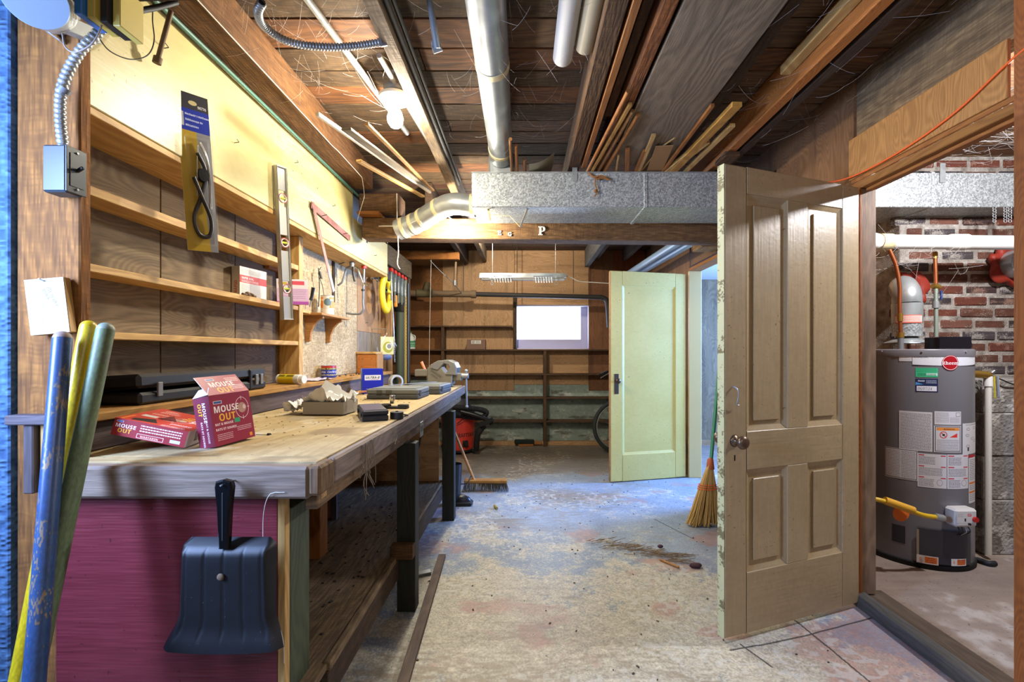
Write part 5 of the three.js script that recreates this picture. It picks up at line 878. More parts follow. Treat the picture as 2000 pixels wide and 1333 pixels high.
{
  const end = print(420, 110, (x, w, h) => { x.fillStyle = '#8e1a24'; x.fillRect(0, 0, w, h); logo(x, 10, 44, 34, false); fine(x, 150, 18, 240, 3, 17, '#e0d4d0', 8); x.strokeStyle = '#e8dcd8'; x.lineWidth = 3; x.strokeRect(142, 76, 150, 26); text(x, 'WARFARIN', 160, 90, 20, '#f0b8a0'); x.fillStyle = '#c8c0c4'; x.fillRect(330, 74, 60, 22); });
  const top = print(420, 620, (x, w, h) => { x.fillStyle = '#c03a26'; x.fillRect(0, 0, w, h); x.fillStyle = '#1a0e0c'; x.beginPath(); x.moveTo(70, 590); x.lineTo(210, 560); x.lineTo(150, 440); x.lineTo(60, 520); x.fill(); x.fillStyle = '#d0ccc8'; x.fillRect(40, 330, 90, 70); x.save(); x.translate(330, 120); x.rotate(Math.PI / 2); logo(x, 0, 0, 64, false); x.restore(); target(x, 240, 330, 90, 92); for (const [a, b, c] of [[60, 60, 90], [60, 130, 120], [50, 230, 100], [260, 470, 130], [240, 560, 140]]) fine(x, a, b, c, 3, 18, '#f0dcd4', 8); x.fillStyle = '#e88a2a'; x.fillRect(16, 430, 16, 170); });
  const side = print(620, 110, (x, w, h) => { x.fillStyle = '#b8b0a8'; x.fillRect(0, 0, w, h); for (const p of [130, 200, 270, 420, 500]) { x.fillStyle = '#3a3634'; x.fillRect(p, 14, 54, 70); x.strokeStyle = '#a8a29c'; x.lineWidth = 6; x.beginPath(); x.moveTo(p + 6, 70); x.lineTo(p + 24, 30); x.lineTo(p + 44, 76); x.stroke(); } });
  const t = thing('bait_carton', 'red bait carton lying flat with torn window on the bench', 'carton', [-1.075, BT + 0.006, 1.5], null, [-0.02, 0.22, -0.25]);
  const [g, m] = carton(0.195, 0.05, 0.25, { front: end, top, right: side, left: side, back: end }, 0xa02a22);
  mesh('box', g.translate(-0.072, 0.030, 0), m, t);
  mesh('torn_flap', extrude([[0, 0], [0.05, 0.004], [0.03, 0.028]], 0.0012, 0).rotateX(-1.2).translate(-0.10, 0.056, 0.04), M({ color: 0x6a2018, roughness: 0.7 }), t);
}
{
  const wide = print(512, 512, (x, w, h) => { x.fillStyle = '#8c1634'; x.fillRect(0, 0, w, h); logo(x, 34, 150, 92, false); x.fillStyle = '#3a5aa8'; target(x, 390, 170, 86, 110); x.fillStyle = '#2a9a6a'; x.fillRect(270, 268, 70, 46); text(x, 'RAT & MOUSE', 30, 300, 34, '#e8dce0'); text(x, 'RATS ET SOURIS', 30, 352, 34, '#e8dce0'); fine(x, 40, 400, 190, 4, 18, '#d8b8c0', 7); fine(x, 290, 360, 190, 3, 18, '#d8b8c0', 7); x.fillStyle = '#e8942a'; x.fillRect(440, 452, 36, 36); });
  const nar = print(220, 512, (x, w, h) => { x.fillStyle = '#741230'; x.fillRect(0, 0, w, h); x.save(); x.translate(110, 60); x.rotate(Math.PI / 2); text(x, 'MOUSE', 0, -24, 60, '#ece6e2'); text(x, 'OUT', 6, 36, 66, '#e8b41e'); text(x, 'RAT & MOUSE', 190, -34, 34, '#e0d0d4'); text(x, 'RATS ET SOURIS', 190, 36, 34, '#e0d0d4'); x.restore(); });
  const flap = print(512, 256, (x, w, h) => { x.fillStyle = '#a83848'; x.fillRect(0, 0, w, h); logo(x, 90, 120, 90, false); fine(x, 330, 40, 160, 3, 22, '#e8d0d0', 10); fine(x, 330, 150, 160, 3, 22, '#e8d0d0', 10); });
  const t = thing('bait_carton', 'tall maroon bait carton standing open on the bench', 'carton', [-0.945, BT, 1.49], null, [0, 0, 0.15]);
  const [g, m] = carton(0.056, 0.158, 0.165, { right: wide, left: wide, front: nar, back: nar }, 0x7c1430, 0.38);
  const b = mesh('box', g.translate(-0.01, 0.083, 0), m, t); b.rotation.y = -0.16;
  const fl = mesh('lid_flap', new THREE.BoxGeometry(0.0015, 0.075, 0.164).translate(0, 0.0375, 0), [M({ map: flap, roughness: 0.36 }), C.paper, C.paper, C.paper, C.paper, C.paper], t);
  fl.position.set(0.017, 0.162, 0); fl.rotation.set(0, -0.16, 0.62);
  const sf = mesh('side_flap', extrude([[-0.026, 0], [0.026, 0], [0.016, 0.034], [-0.02, 0.034]], 0.001, 0), C.paper, t); sf.position.set(-0.022, 0.162, 0.082); sf.rotation.set(-0.8, -0.16, 0);
}
{ // wood screw lying on the bench
  const t = thing('lag_screw', 'dark screw lying on the bench beside the maroon carton', 'screw', [-0.9, BT + 0.005, 1.66]);
  part('shank', rod(at(500, 850, 1.645), at(524, 851, 1.64), 0.0025), C.darkSteel, t); part('head', rod(at(523, 851, 1.64), at(528, 851, 1.64), 0.0085, 0.008), C.darkSteel, t);
}
{ // white carton with crumpled tissue
  const t = thing('paper_tray', 'open grey-white carton spilling crumpled white paper on the bench', 'carton', [-0.93, BT, 2.22], null, [0, -0.06, 0]);
  const m = M({ color: 0xa8a49c, roughness: 0.75 });
  mesh('wall', lbox(0.19, 0.058, 0.004).translate(0, 0.034, 0.08), m, t); mesh('wall', lbox(0.19, 0.058, 0.004).translate(0, 0.034, -0.08), m, t); mesh('wall', lbox(0.004, 0.058, 0.16).translate(-0.095, 0.034, 0), m, t); mesh('wall', lbox(0.004, 0.058, 0.16).translate(0.095, 0.034, 0), m, t); mesh('tray_floor', lbox(0.19, 0.004, 0.16).translate(0, 0.007, 0), m, t);
  const crumple = (w, h, amp, s) => { const g = new THREE.PlaneGeometry(w, h, 26, 22), p = g.attributes.position; for (let i = 0; i < p.count; i++) { const x = p.getX(i) / w + 0.5, y = p.getY(i) / h + 0.5; p.setZ(i, (Math.abs(fbm(x, y, 4, 4, 4, s) - 0.5) * 2 + 0.25 * fbm(x, y, 9, 9, 2, s + 3)) * amp); } g.rotateX(-Math.PI / 2); g.computeVertexNormals(); return g; };
  const pm = M({ color: 0xe6e6e2, roughness: 0.85, side: THREE.DoubleSide });
  mesh('crumpled_paper', crumple(0.2, 0.17, 0.09, 1203).translate(0.0, 0.045, 0), pm, t);
  mesh('crumpled_paper', crumple(0.13, 0.15, 0.09, 1241).rotateZ(0.5).translate(-0.12, 0.025, 0.0), pm, t);
  const tri = extrude([[-0.10, 0], [0.12, 0.0], [-0.06, 0.10]], 0.0012, 0).rotateX(-0.35).translate(0.0, 0.065, -0.03); mesh('paper_corner', tri, pm, t);
  const lob = extrude([[0, 0], [0.035, 0.012], [0.045, -0.04], [0.02, -0.045]], 0.0012, 0).rotateY(0.6).translate(0.085, 0.06, 0.05); mesh('paper_corner', lob, pm, t);
}
{ // small black case
  const t = thing('bit_case', 'small black plastic case near the front edge of the bench', 'case', [-0.69, BT, 2.09], null, [0, 0.42, 0]);
  const bm = M({ color: 0x1c1e24, roughness: 0.4 });
  mesh('base', lbox(0.108, 0.024, 0.27, 'x', 0.004).translate(0, 0.0122, 0), bm, t); mesh('lid', lbox(0.108, 0.022, 0.27, 'x', 0.005).translate(0, 0.0358, 0), bm, t);
  mesh('clear_cover', lbox(0.096, 0.0015, 0.25, 'x', 0.0005).translate(0, 0.0476, 0), M({ color: 0x5c5a66, roughness: 0.22 }), t); for (const z of [-0.08, 0.08]) mesh('latch', lbox(0.004, 0.02, 0.03, 'x', 0.001).translate(-0.0555, 0.024, z), bm, t);
}
{ // loose hardware in front of the grey case
  const t = thing('hole_saw', 'dark round hole saw beside the small black case', 'hole saw', at(790, 821, 1.97).toArray().map((v, i) => i === 1 ? BT : i === 2 ? -v : v));
  t.position.set(-0.51, BT, -1.97); t.position.set((775 - VPX) * 2.05 / FOCAL, BT, -2.05);
  mesh('cup', lathe([[0.006, 0.03], [0.028, 0.03], [0.029, 0.028], [0.029, 0], [0.027, 0], [0.027, 0.026], [0.006, 0.026]], 28), M({ color: 0x3a3a3c, metalness: 0.4, roughness: 0.5 }), t); mesh('arbor', new THREE.CylinderGeometry(0.006, 0.006, 0.034, 12).translate(0, 0.017, 0), C.darkSteel, t);
  const s = thing('steel_socket', 'shiny steel socket standing in front of the grey case', 'socket', [(766 - VPX) * 2.45 / FOCAL, BT + 0.022, 2.45]);
  mesh('body', lathe([[0.008, 0.045], [0.0135, 0.045], [0.0145, 0.04], [0.0145, 0.02], [0.012, 0.016], [0.012, 0], [0.007, 0], [0.007, 0.03], [0.008, 0.045]], 24), C.chrome, s);
  const b = thing('flat_bracket', 'flat black metal bracket lying under the steel socket', 'bracket', [(766 - VPX) * 2.42 / FOCAL, BT, 2.42], null, [0, -0.1, 0]);
  mesh('plate', lbox(0.17, 0.012, 0.045, 'x', 0.003).translate(0.0, 0.006, 0), C.iron, b); mesh('ring', new THREE.TorusGeometry(0.026, 0.007, 8, 24).rotateX(Math.PI / 2).translate(-0.04, 0.016, 0.0), C.iron, b); mesh('boss', lbox(0.05, 0.01, 0.035, 'x', 0.003).translate(0.06, 0.017, 0), C.darkSteel, b);
  single('cable_tie', 'black cable tie lying beside the hole saw', 'cable tie', tube([at(776, 812, 2.15), at(786, 810, 2.16), at(797, 813, 2.13), at(790, 816, 2.12)].map(p => { p.y = BT + 0.004; return p; }), 0.003, 24, 6), C.rubber);
  single('small_magnet', 'small black block on the bench near the ledge', 'block', lbox(0.03, 0.018, 0.022, 'x', 0.003).translate((673 - VPX) * 3.0 / FOCAL, BT + 0.0095, -3.0), C.blackMatte);
  single('wood_scrap', 'orange wood scrap leaning by the ledge', 'wood scrap', bar(V(-1.24, BT + 0.012, 3.0), V(-1.12, BT + 0.02, 3.25), 0.012, 0.03), W.orange);
  single('angle_scrap', 'small dark angle piece by the blue carton', 'scrap', extrude([[0, 0], [0.05, 0], [0.05, 0.008], [0.012, 0.01], [0.01, 0.045], [0, 0.045]], 0.02, 0.001).translate(-1.22, BT + 0.002, -3.22), C.rust);
}
{ // grey moulded cases
  const gm = M({ color: 0x6e7270, roughness: 0.55 }), gd = M({ color: 0x4c4f50, roughness: 0.55 });
  const gcase = (label, x, d, w, dp, ry) => {
    const t = thing('tool_case', label, 'case', [x, BT, d], null, [0, ry, 0]);
    mesh('base', lbox(w, 0.03, dp, 'x', 0.008).translate(0, 0.0155, 0), gd, t); const lid = mesh('lid', lbox(w, 0.034, dp, 'x', 0.012).translate(0, 0.0475, 0), gm, t);
    mesh('lid_rib', lbox(w * 0.86, 0.004, dp * 0.8, 'x', 0.002).translate(0, 0.066, 0), gm, lid); for (const s of [-1, 1]) mesh('latch', lbox(0.035, 0.022, 0.006, 'x', 0.002).translate(s * 0.03 - 0.05, 0.048, dp / 2 + 0.003), gd, t);
    mesh('corner_latch', lbox(0.006, 0.04, 0.03, 'x', 0.002).translate(w / 2 + 0.003, 0.036, dp / 2 - 0.05), gd, t);
    return t;
  };
  gcase('larger grey plastic tool case in the middle of the bench', -0.82, 3.02, 0.33, 0.27, -0.06);
  gcase('grey plastic tool case behind the larger one, nearer the vise', -0.69, 3.37, 0.24, 0.3, -0.1);
  single('steel_rule', 'steel bar lying across the grey cases', 'bar', bar(V(-0.92, BT + 0.072, 3.12), V(-0.66, BT + 0.074, 3.45), 0.004, 0.018), C.steelDull);
}
{ // blue carton
  const t = thing('blue_carton', 'bright blue box with white lettering panel by the ledge', 'box', [-1.105, BT, 3.34], null, [0, 0.42, 0]); t.scale.setScalar(1.14);
  const fr = print(320, 400, (x, w, h) => { x.fillStyle = '#1626b0'; x.fillRect(0, 0, w, h); x.fillStyle = '#e8e8ec'; x.fillRect(36, 100, 250, 84); text(x, 'ULTRA-8', 48, 142, 54, '#14161c', 'sans-serif', 'italic bold'); x.fillStyle = '#b83030'; x.fillRect(130, 172, 120, 4); fine(x, 60, 320, 90, 1, 10, '#b8c0f0', 7); });
  const sd = print(320, 400, (x, w, h) => { x.fillStyle = '#2a8cd8'; x.fillRect(0, 0, w, h); x.fillStyle = '#1a5ab0'; for (let i = 0; i < 9; i++) { x.beginPath(); x.ellipse(rr(60, 280), rr(40, 340), rr(20, 50), rr(14, 40), rr(0, 3), 0, 7); x.fill(); } text(x, 'ULTRA', 70, 60, 40, '#0c3a80', 'sans-serif', 'italic bold'); x.fillStyle = '#6cc0f0'; x.fillRect(0, 0, 40, h); });
  const [g, m] = carton(0.125, 0.155, 0.11, { front: fr, right: sd, left: sd, back: fr }, 0x2450c0, 0.4);
  mesh('box', g.translate(0, 0.078, 0), m, t); mesh('lid_seam', lbox(0.12, 0.0008, 0.002).translate(0, 0.1562, 0), C.blackMatte, t);
  const r = thing('tape_roll', 'roll of grey tape standing behind the grey case', 'tape', [(773 - VPX) * 3.75 / FOCAL, BT, 3.75], null, [0, 0.7, 0]);
  mesh('roll', lathe([[0.04, -0.025], [0.055, -0.025], [0.056, -0.02], [0.056, 0.02], [0.055, 0.025], [0.04, 0.025]], 40).rotateX(Math.PI / 2).translate(0, 0.0565, 0), M({ color: 0x9c9c98, roughness: 0.5 }), r); mesh('core', lathe([[0.038, -0.024], [0.04, -0.024], [0.04, 0.024], [0.038, 0.024], [0.038, -0.024]], 40).rotateX(Math.PI / 2).translate(0, 0.0565, 0), M({ color: 0x8c7a5a, roughness: 0.8 }), r);
}
{ // bench vise
  const t = thing('bench_vise', 'heavy grey bench vise bolted at the far end of the bench', 'vise', [-0.71, BT, 3.95], null, [0, -0.1, 0]);
  const vm = M({ color: 0x7c786c, metalness: 0.45, roughness: 0.5 });
  mesh('base_flange', lathe([[0, 0], [0.1, 0], [0.1, 0.016], [0.075, 0.024], [0.06, 0.045], [0, 0.045]], 36), vm, t);
  mesh('body', extrude([[-0.10, 0.03], [0.10, 0.03], [0.105, 0.1], [0.09, 0.115], [0.04, 0.12], [0.0, 0.175], [-0.07, 0.19], [-0.1, 0.16]], 0.11, 0.006), vm, t);
  mesh('fixed_jaw', extrude([[-0.07, 0.165], [-0.015, 0.15], [0.02, 0.19], [0.035, 0.205], [0.035, 0.22], [-0.01, 0.22], [-0.05, 0.2]], 0.13, 0.006), M({ color: 0x8c8c88, metalness: 0.6, roughness: 0.4 }), t);
  mesh('moving_jaw', extrude([[0.06, 0.11], [0.14, 0.11], [0.145, 0.165], [0.125, 0.205], [0.08, 0.225], [0.042, 0.225], [0.042, 0.205], [0.08, 0.195], [0.095, 0.17]], 0.13, 0.006), M({ color: 0x8c8c88, metalness: 0.6, roughness: 0.4 }), t);
  mesh('slide', lbox(0.30, 0.065, 0.07, 'x', 0.008).translate(0.03, 0.085, 0), vm, t); mesh('anvil', lbox(0.13, 0.06, 0.09, 'x', 0.008).translate(-0.16, 0.12, 0), vm, t);
  mesh('spindle', rod(new THREE.Vector3(0.13, 0.095, 0), new THREE.Vector3(0.235, 0.095, 0), 0.024), C.steel, t);
  mesh('handle', rod(new THREE.Vector3(0.215, 0.135, 0.0), new THREE.Vector3(0.225, -0.16, 0.02), 0.008), C.steelDull, t); mesh('handle_ball', new THREE.SphereGeometry(0.014, 16, 10).translate(0.215, 0.138, 0), C.steel, t); mesh('handle_ball', new THREE.SphereGeometry(0.014, 16, 10).translate(0.226, -0.165, 0.02), C.steelDull, t);
  mesh('cast_lettering', new THREE.PlaneGeometry(0.13, 0.06).rotateZ(-0.6).translate(-0.035, 0.105, 0.0625), M({ map: print(256, 118, (x, w, h) => { x.fillStyle = '#736f64'; x.fillRect(0, 0, w, h); text(x, 'SAMSON', 128, 40, 50, '#3a3832', 'sans-serif', 'bold', 'center'); text(x, 'FORGE', 128, 90, 40, '#3a3832', 'sans-serif', 'bold', 'center'); }), metalness: 0.4, roughness: 0.55 }), t);
  const o = thing('awl', 'orange-handled awl stuck upright behind the vise', 'awl', [(838 - VPX) * 4.05 / FOCAL, BT + 0.1, 4.05]);
  part('handle', rod(at(823, 707, 4.05), at(832, 727, 4.05), 0.013, 0.01), M({ color: 0xe08a58, roughness: 0.4 }), o); part('blade', rod(at(832, 727, 4.05), at(835, 745, 4.05), 0.003), C.steel, o);
  o.position.y = BT; for (const c of o.children) c.geometry.translate(0, 0.1, 0);
}
{ // long black case on the ledge
  const t = thing('power_tool_case', 'long black plastic case lying ajar on the ledge', 'case', [-1.385, LT, 1.93]);
  const bm = M({ color: 0x121318, roughness: 0.42 });
  mesh('base', lbox(0.165, 0.042, 0.76, 'x', 0.01).translate(0.01, 0.022, 0), bm, t);
  const lid = mesh('lid', lbox(0.165, 0.05, 0.76, 'x', 0.014).translate(0, 0.025, 0), bm, t); lid.position.set(0.008, 0.052, 0); lid.rotation.z = 0.06;
  for (const z of [-0.33, -0.29, 0.3]) mesh('latch', lbox(0.008, 0.05, 0.022, 'x', 0.002).translate(0.096, 0.05, z), C.steelDull, t);
  mesh('handle', tube([new THREE.Vector3(0.09, 0.05, -0.06), new THREE.Vector3(0.108, 0.05, -0.05), new THREE.Vector3(0.108, 0.05, 0.05), new THREE.Vector3(0.09, 0.05, 0.06)], 0.008, 24, 8), bm, t);
  mesh('corner_rib', lbox(0.17, 0.095, 0.02, 'x', 0.006).translate(0.01, 0.052, -0.25), bm, t);
}
{ // ledge things
  const b = thing('glue_bottle', 'yellow-labelled bottle lying on the ledge past the black case', 'bottle', [-1.33, LT, 2.62], null, [0, -0.2, 0]);
  mesh('bottle', rod(new THREE.Vector3(-0.075, 0.028, 0), new THREE.Vector3(0.065, 0.028, 0), 0.027, 0.027, 28), C.white, b); mesh('label', rod(new THREE.Vector3(-0.062, 0.028, 0), new THREE.Vector3(0.035, 0.028, 0), 0.0275, 0.0275, 28), M({ map: print(256, 256, (x, w, h) => { x.fillStyle = '#d8c020'; x.fillRect(0, 0, w, h); for (let i = 0; i < 12; i++) fine(x, 0, i * 21 + 6, 256, 1, 4, '#6a6010', 4); x.fillStyle = '#2a2818'; x.fillRect(0, 30, 256, 10); }), roughness: 0.5 }), b); mesh('cap', rod(new THREE.Vector3(0.065, 0.028, 0), new THREE.Vector3(0.09, 0.028, 0), 0.024, 0.023, 24), C.pvc, b);
  const c = thing('nut_can', 'round snack can with blue and red print on the ledge', 'can', [-1.40, LT, 3.3]);
  mesh('can', new THREE.CylinderGeometry(0.05, 0.05, 0.085, 40, 1, true).translate(0, 0.044, 0), M({ map: print(1024, 280, (x, w, h) => { x.fillStyle = '#2038a0'; x.fillRect(0, 0, w, h); x.fillStyle = '#b82a28'; x.fillRect(0, 0, w, 50); x.fillStyle = '#30402c'; x.fillRect(0, 50, w, 50); for (let p = 0; p < w; p += 256) { text(x, 'PLANTERS', p + 20, 74, 48, '#d8c470'); text(x, 'Cocktail', p + 30, 145, 62, '#e8ecf4', 'serif', 'italic bold'); text(x, 'PEANUTS', p + 14, 220, 54, '#d8dc90'); } }), roughness: 0.4 }), c);
  mesh('rim', new THREE.TorusGeometry(0.05, 0.002, 8, 40).rotateX(Math.PI / 2).translate(0, 0.087, 0), C.steel, c); mesh('lid', new THREE.CylinderGeometry(0.049, 0.049, 0.002, 40).translate(0, 0.085, 0), C.steelDull, c); mesh('bottom', new THREE.CylinderGeometry(0.05, 0.05, 0.002, 40).translate(0, 0.001, 0), C.steel, c);
  const g = new THREE.PlaneGeometry(0.14, 0.26, 16, 22), p = g.attributes.position; for (let i = 0; i < p.count; i++) p.setZ(i, 0.022 * fbm(p.getX(i) / 0.14 + 0.5, p.getY(i) / 0.26 + 0.5, 5, 6, 3, 1301) * (1 - Math.abs(p.getY(i)) / 0.16)); g.rotateX(-Math.PI / 2); g.computeVertexNormals();
  single('plastic_bag', 'flat clear and purple plastic bag on the ledge', 'bag', g.translate(-1.345, LT + 0.003, -2.98), M({ map: print(128, 256, (x, w, h) => { x.fillStyle = '#c8c0d0'; x.fillRect(0, 0, w, h); for (let i = 0; i < 40; i++) { x.fillStyle = ['#7a58a8', '#9a80c0', '#e0dce8'][i % 3]; x.fillRect(rnd() * w, rnd() * h, rr(6, 30), rr(3, 12)); } }), roughness: 0.2, side: THREE.DoubleSide }));
  const wb = thing('wooden_box', 'small orange wooden box at the end of the ledge', 'box', [-1.385, LT, 4.12]);
  part('body', box(-1.465, -1.30, LT + 0.001, LT + 0.165, 4.03, 4.2, 'x', 0.002), W.orange, wb); part('lid', box(-1.468, -1.292, LT + 0.166, LT + 0.186, 4.02, 4.21, 'x', 0.003), W.pine, wb); part('side_board', box(-1.299, -1.285, LT + 0.001, LT + 0.165, 4.03, 4.2, 'y', 0.002), W.plyOrange, wb);
  const sc = []; for (let i = 0; i < 14; i++) sc.push(lbox(rr(0.005, 0.02), rr(0.003, 0.008), rr(0.004, 0.01)).rotateY(rr(0, 3)).translate(rr(-1.42, -1.3), LT + 0.004, -rr(3.45, 3.9)));
  const o = mesh(numbered('ledge_crumbs'), joinGeo(sc), C.blackMatte, scene); o.userData = { label: 'dark crumbs scattered along the ledge', category: 'debris', kind: 'stuff' };
}
{ // chips and dust on the bench, flakes hanging off its edge
  const sc = []; for (let i = 0; i < 240; i++) { const x = rr(-1.24, -0.66), d = rr(1.6, 4.0); sc.push(lbox(rr(0.002, 0.010), rr(0.0006, 0.002), rr(0.0015, 0.004), 'x', 0.0003).rotateY(rr(0, 3)).translate(x, BT + 0.002, -d)); }
  const o = mesh(numbered('bench_debris'), joinGeo(sc), M({ color: 0x5c4c36, roughness: 0.95 }), scene); o.userData = { label: 'wood chips and dirt scattered on the bench top', category: 'debris', kind: 'stuff' };
  const wb = []; for (const [d, L] of [[1.5, 0.09], [1.53, 0.19], [1.55, 0.11], [1.59, 0.15], [1.86, 0.06]]) for (let k = 0; k < 4; k++) { const q = d + rr(-0.012, 0.012); wb.push(tube([V(-0.524, 0.93, q), V(-0.522, 0.93 - L * 0.4, q + rr(-0.01, 0.01)), V(-0.525 + rr(-0.01, 0.01), 0.93 - L * 0.7, q + rr(-0.025, 0.025)), V(-0.53 + rr(-0.02, 0.02), 0.93 - L * rr(0.9, 1.1), q + rr(-0.03, 0.03))], 0.0012, 14, 5).deleteAttribute('uv')); }
  const m = mesh(numbered('dusty_web'), mergeGeometries(wb), M({ color: 0x84786a, roughness: 1 }), scene); m.userData = { label: 'clump of dusty cobweb hanging from the bench edge', category: 'cobweb', kind: 'stuff' };
  single('loose_thread', 'thin white thread hanging from the bench corner', 'thread', tube([V(-0.62, 0.868, 1.192), V(-0.66, 0.86, 1.19), V(-0.675, 0.78, 1.19), V(-0.66, 0.62, 1.185), V(-0.63, 0.49, 1.2), V(-0.625, 0.42, 1.2)], 0.0009, 40, 5), C.wire);
  const op = thing('bottle_opener', 'metal plate bracket hanging under the bench edge', 'bracket', [-0.52, 0.72, 2.3]);
  part('plate', box(-0.5295, -0.5255, 0.80, 0.875, 2.33, 2.40, 'y', 0.001), C.steel, op); part('slot', box(-0.5256, -0.525, 0.825, 0.855, 2.342, 2.356, 'y', 0.0003), C.black, op); part('slot', box(-0.5256, -0.525, 0.825, 0.855, 2.372, 2.386, 'y', 0.0003), C.black, op);
  part('hook', tube([V(-0.53, 0.80, 2.36), V(-0.535, 0.75, 2.33), V(-0.55, 0.735, 2.30), V(-0.555, 0.76, 2.27)], 0.005, 20, 8), C.iron, op);
}
// ---------------------------------------------------------------- hanging on the cabinet and wall
{ // blister pack
  const t = thing('blister_pack', 'tool in a clear blister pack hung on the yellow cabinet', 'blister pack', [-1.235, 1.62, 1.775], null, [0.03, 0.98, 0.05]); t.scale.y = 1.36;
  const card = print(200, 800, (x, w, h) => { x.fillStyle = '#b89a30'; x.fillRect(0, 0, w, h); x.fillStyle = '#3a3a40'; x.fillRect(0, 0, w, 80); x.fillStyle = '#2438a8'; x.fillRect(0, 80, w, 110); x.fillStyle = '#b8b8c0'; x.fillRect(14, 100, 24, 70); for (const [s, y] of [["Mechanic's Stethoscope", 106], ['Stéthoscope de', 134], ['Mécanicien', 162]]) text(x, s, 46, y, 15, '#e8ecf8'); text(x, '98776', 130, 60, 20, '#e0e0e4'); x.fillStyle = '#8c8e92'; x.beginPath(); x.moveTo(110, 190); x.lineTo(200, 190); x.lineTo(200, 800); x.lineTo(150, 800); x.fill(); });  // grey wedge at right is the blister's silvery reflection painted into the print
  mesh('card', new THREE.BoxGeometry(0.105, 0.43, 0.0016).translate(0, 0.215, 0), [C.paper, C.paper, C.paper, C.paper, M({ map: card, roughness: 0.35 }), C.paper], t);
  const g = lbox(0.088, 0.30, 0.03, 'y', 0.014).translate(0.004, 0.165, 0.016); mesh('clear_blister', g, M({ color: 0xffffff, transmission: 1, thickness: 0, roughness: 0.06, ior: 1.45 }), t);
  mesh('hose', tube([new THREE.Vector3(0.0, 0.27, 0.012), new THREE.Vector3(0.022, 0.22, 0.013), new THREE.Vector3(0.0, 0.15, 0.013), new THREE.Vector3(-0.028, 0.09, 0.013), new THREE.Vector3(-0.015, 0.045, 0.013), new THREE.Vector3(0.02, 0.045, 0.013), new THREE.Vector3(0.028, 0.09, 0.014), new THREE.Vector3(0.0, 0.15, 0.02), new THREE.Vector3(-0.02, 0.2, 0.016)], 0.0065, 80, 10), C.black, t);
  mesh('probe', rod(new THREE.Vector3(-0.012, 0.15, 0.012), new THREE.Vector3(0.002, 0.29, 0.012), 0.0025), C.chrome, t); mesh('disc', new THREE.CylinderGeometry(0.018, 0.02, 0.016, 24).rotateX(Math.PI / 2).translate(0.012, 0.21, 0.016), C.black, t); mesh('earpiece', tube([new THREE.Vector3(0.01, 0.3, 0.012), new THREE.Vector3(0.03, 0.26, 0.012), new THREE.Vector3(0.034, 0.2, 0.012), new THREE.Vector3(0.03, 0.12, 0.012)], 0.005, 24, 8), C.chrome, t);
  mesh('hang_hole', new THREE.CircleGeometry(0.009, 16).scale(1.6, 0.7, 1).translate(0, 0.405, 0.0012), M({ color: 0xc8bc88, roughness: 0.6 }), t);
}
{ // spirit level
  const t = thing('spirit_level', 'aluminium spirit level with three red-ringed vials hung on the cabinet', 'level', [-1.245, 1.40, 2.4], null, [0.03, 1.15, 0.035]);
  const am = M({ color: 0xc0c0b8, metalness: 0.25, roughness: 0.42 });
  mesh('flange', lbox(0.005, 0.78, 0.026, 'y', 0.001).translate(-0.027, 0.39, 0.013), am, t); mesh('flange', lbox(0.005, 0.78, 0.026, 'y', 0.001).translate(0.027, 0.39, 0.013), am, t);
  for (const [a, b] of [[0, 0.12], [0.20, 0.355], [0.435, 0.58], [0.66, 0.78]]) mesh('web', lbox(0.05, b - a, 0.006, 'y', 0.001).translate(0, (a + b) / 2, 0.013), am, t);
  mesh('end_cap', lbox(0.058, 0.006, 0.028, 'x', 0.001).translate(0, 0.003, 0.013), am, t); mesh('end_cap', lbox(0.058, 0.006, 0.028, 'x', 0.001).translate(0, 0.777, 0.013), am, t);
  for (const y of [0.16, 0.395, 0.62]) { const v = mesh('vial_housing', new THREE.TorusGeometry(0.021, 0.004, 10, 28).translate(0, y, 0.022), M({ color: 0xd8d4d0, roughness: 0.4 }), t); mesh('red_ring', new THREE.TorusGeometry(0.0235, 0.0016, 8, 28).translate(0, y, 0.026), C.red, v); mesh('vial', rod(new THREE.Vector3(-0.016, y, 0.018), new THREE.Vector3(0.016, y, 0.018), 0.0055), M({ color: 0xb8c850, roughness: 0.1 }), v); }
  for (const x of [-0.008, 0.008]) mesh('groove', lbox(0.0015, 0.77, 0.0015, 'y', 0.0003).translate(x + 0.02 * Math.sign(x), 0.39, 0.0268), C.darkSteel, t);
}
{ // framing square hanging on nails: one long arm along the cabinet, one down
  const t = thing('framing_square', 'rusty steel framing square hung on the yellow cabinet', 'square', [-1.255, 1.5, 3.0]);
  const rm = M({ t: tex(256, 256, 0.3, 0.3, (u, v) => { const n = fbm(u, v, 8, 8, 5, 1401); return [...mix3([112, 66, 56], [168, 124, 116], n), n]; }), metalness: 0.35, roughness: 0.55 });
  part('blade', bar(V(-1.258, 2.105, 2.72), V(-1.258, 2.055, 3.33), 0.042, 0.003), rm, t);
  part('tongue', bar(V(-1.256, 2.12, 2.735), V(-1.25, 1.63, 3.02), 0.034, 0.003), rm, t);
  for (const [d, y] of [[2.86, 2.075], [3.2, 2.05]]) part('nail', rod(V(-1.269, y, d), V(-1.22, y + 0.008, d - 0.01), 0.002), C.darkSteel, t);
  part('bare_steel', bar(V(-1.2535, 1.83, 2.905), V(-1.2485, 1.63, 3.022), 0.0345, 0.0035), C.steel, t);
}
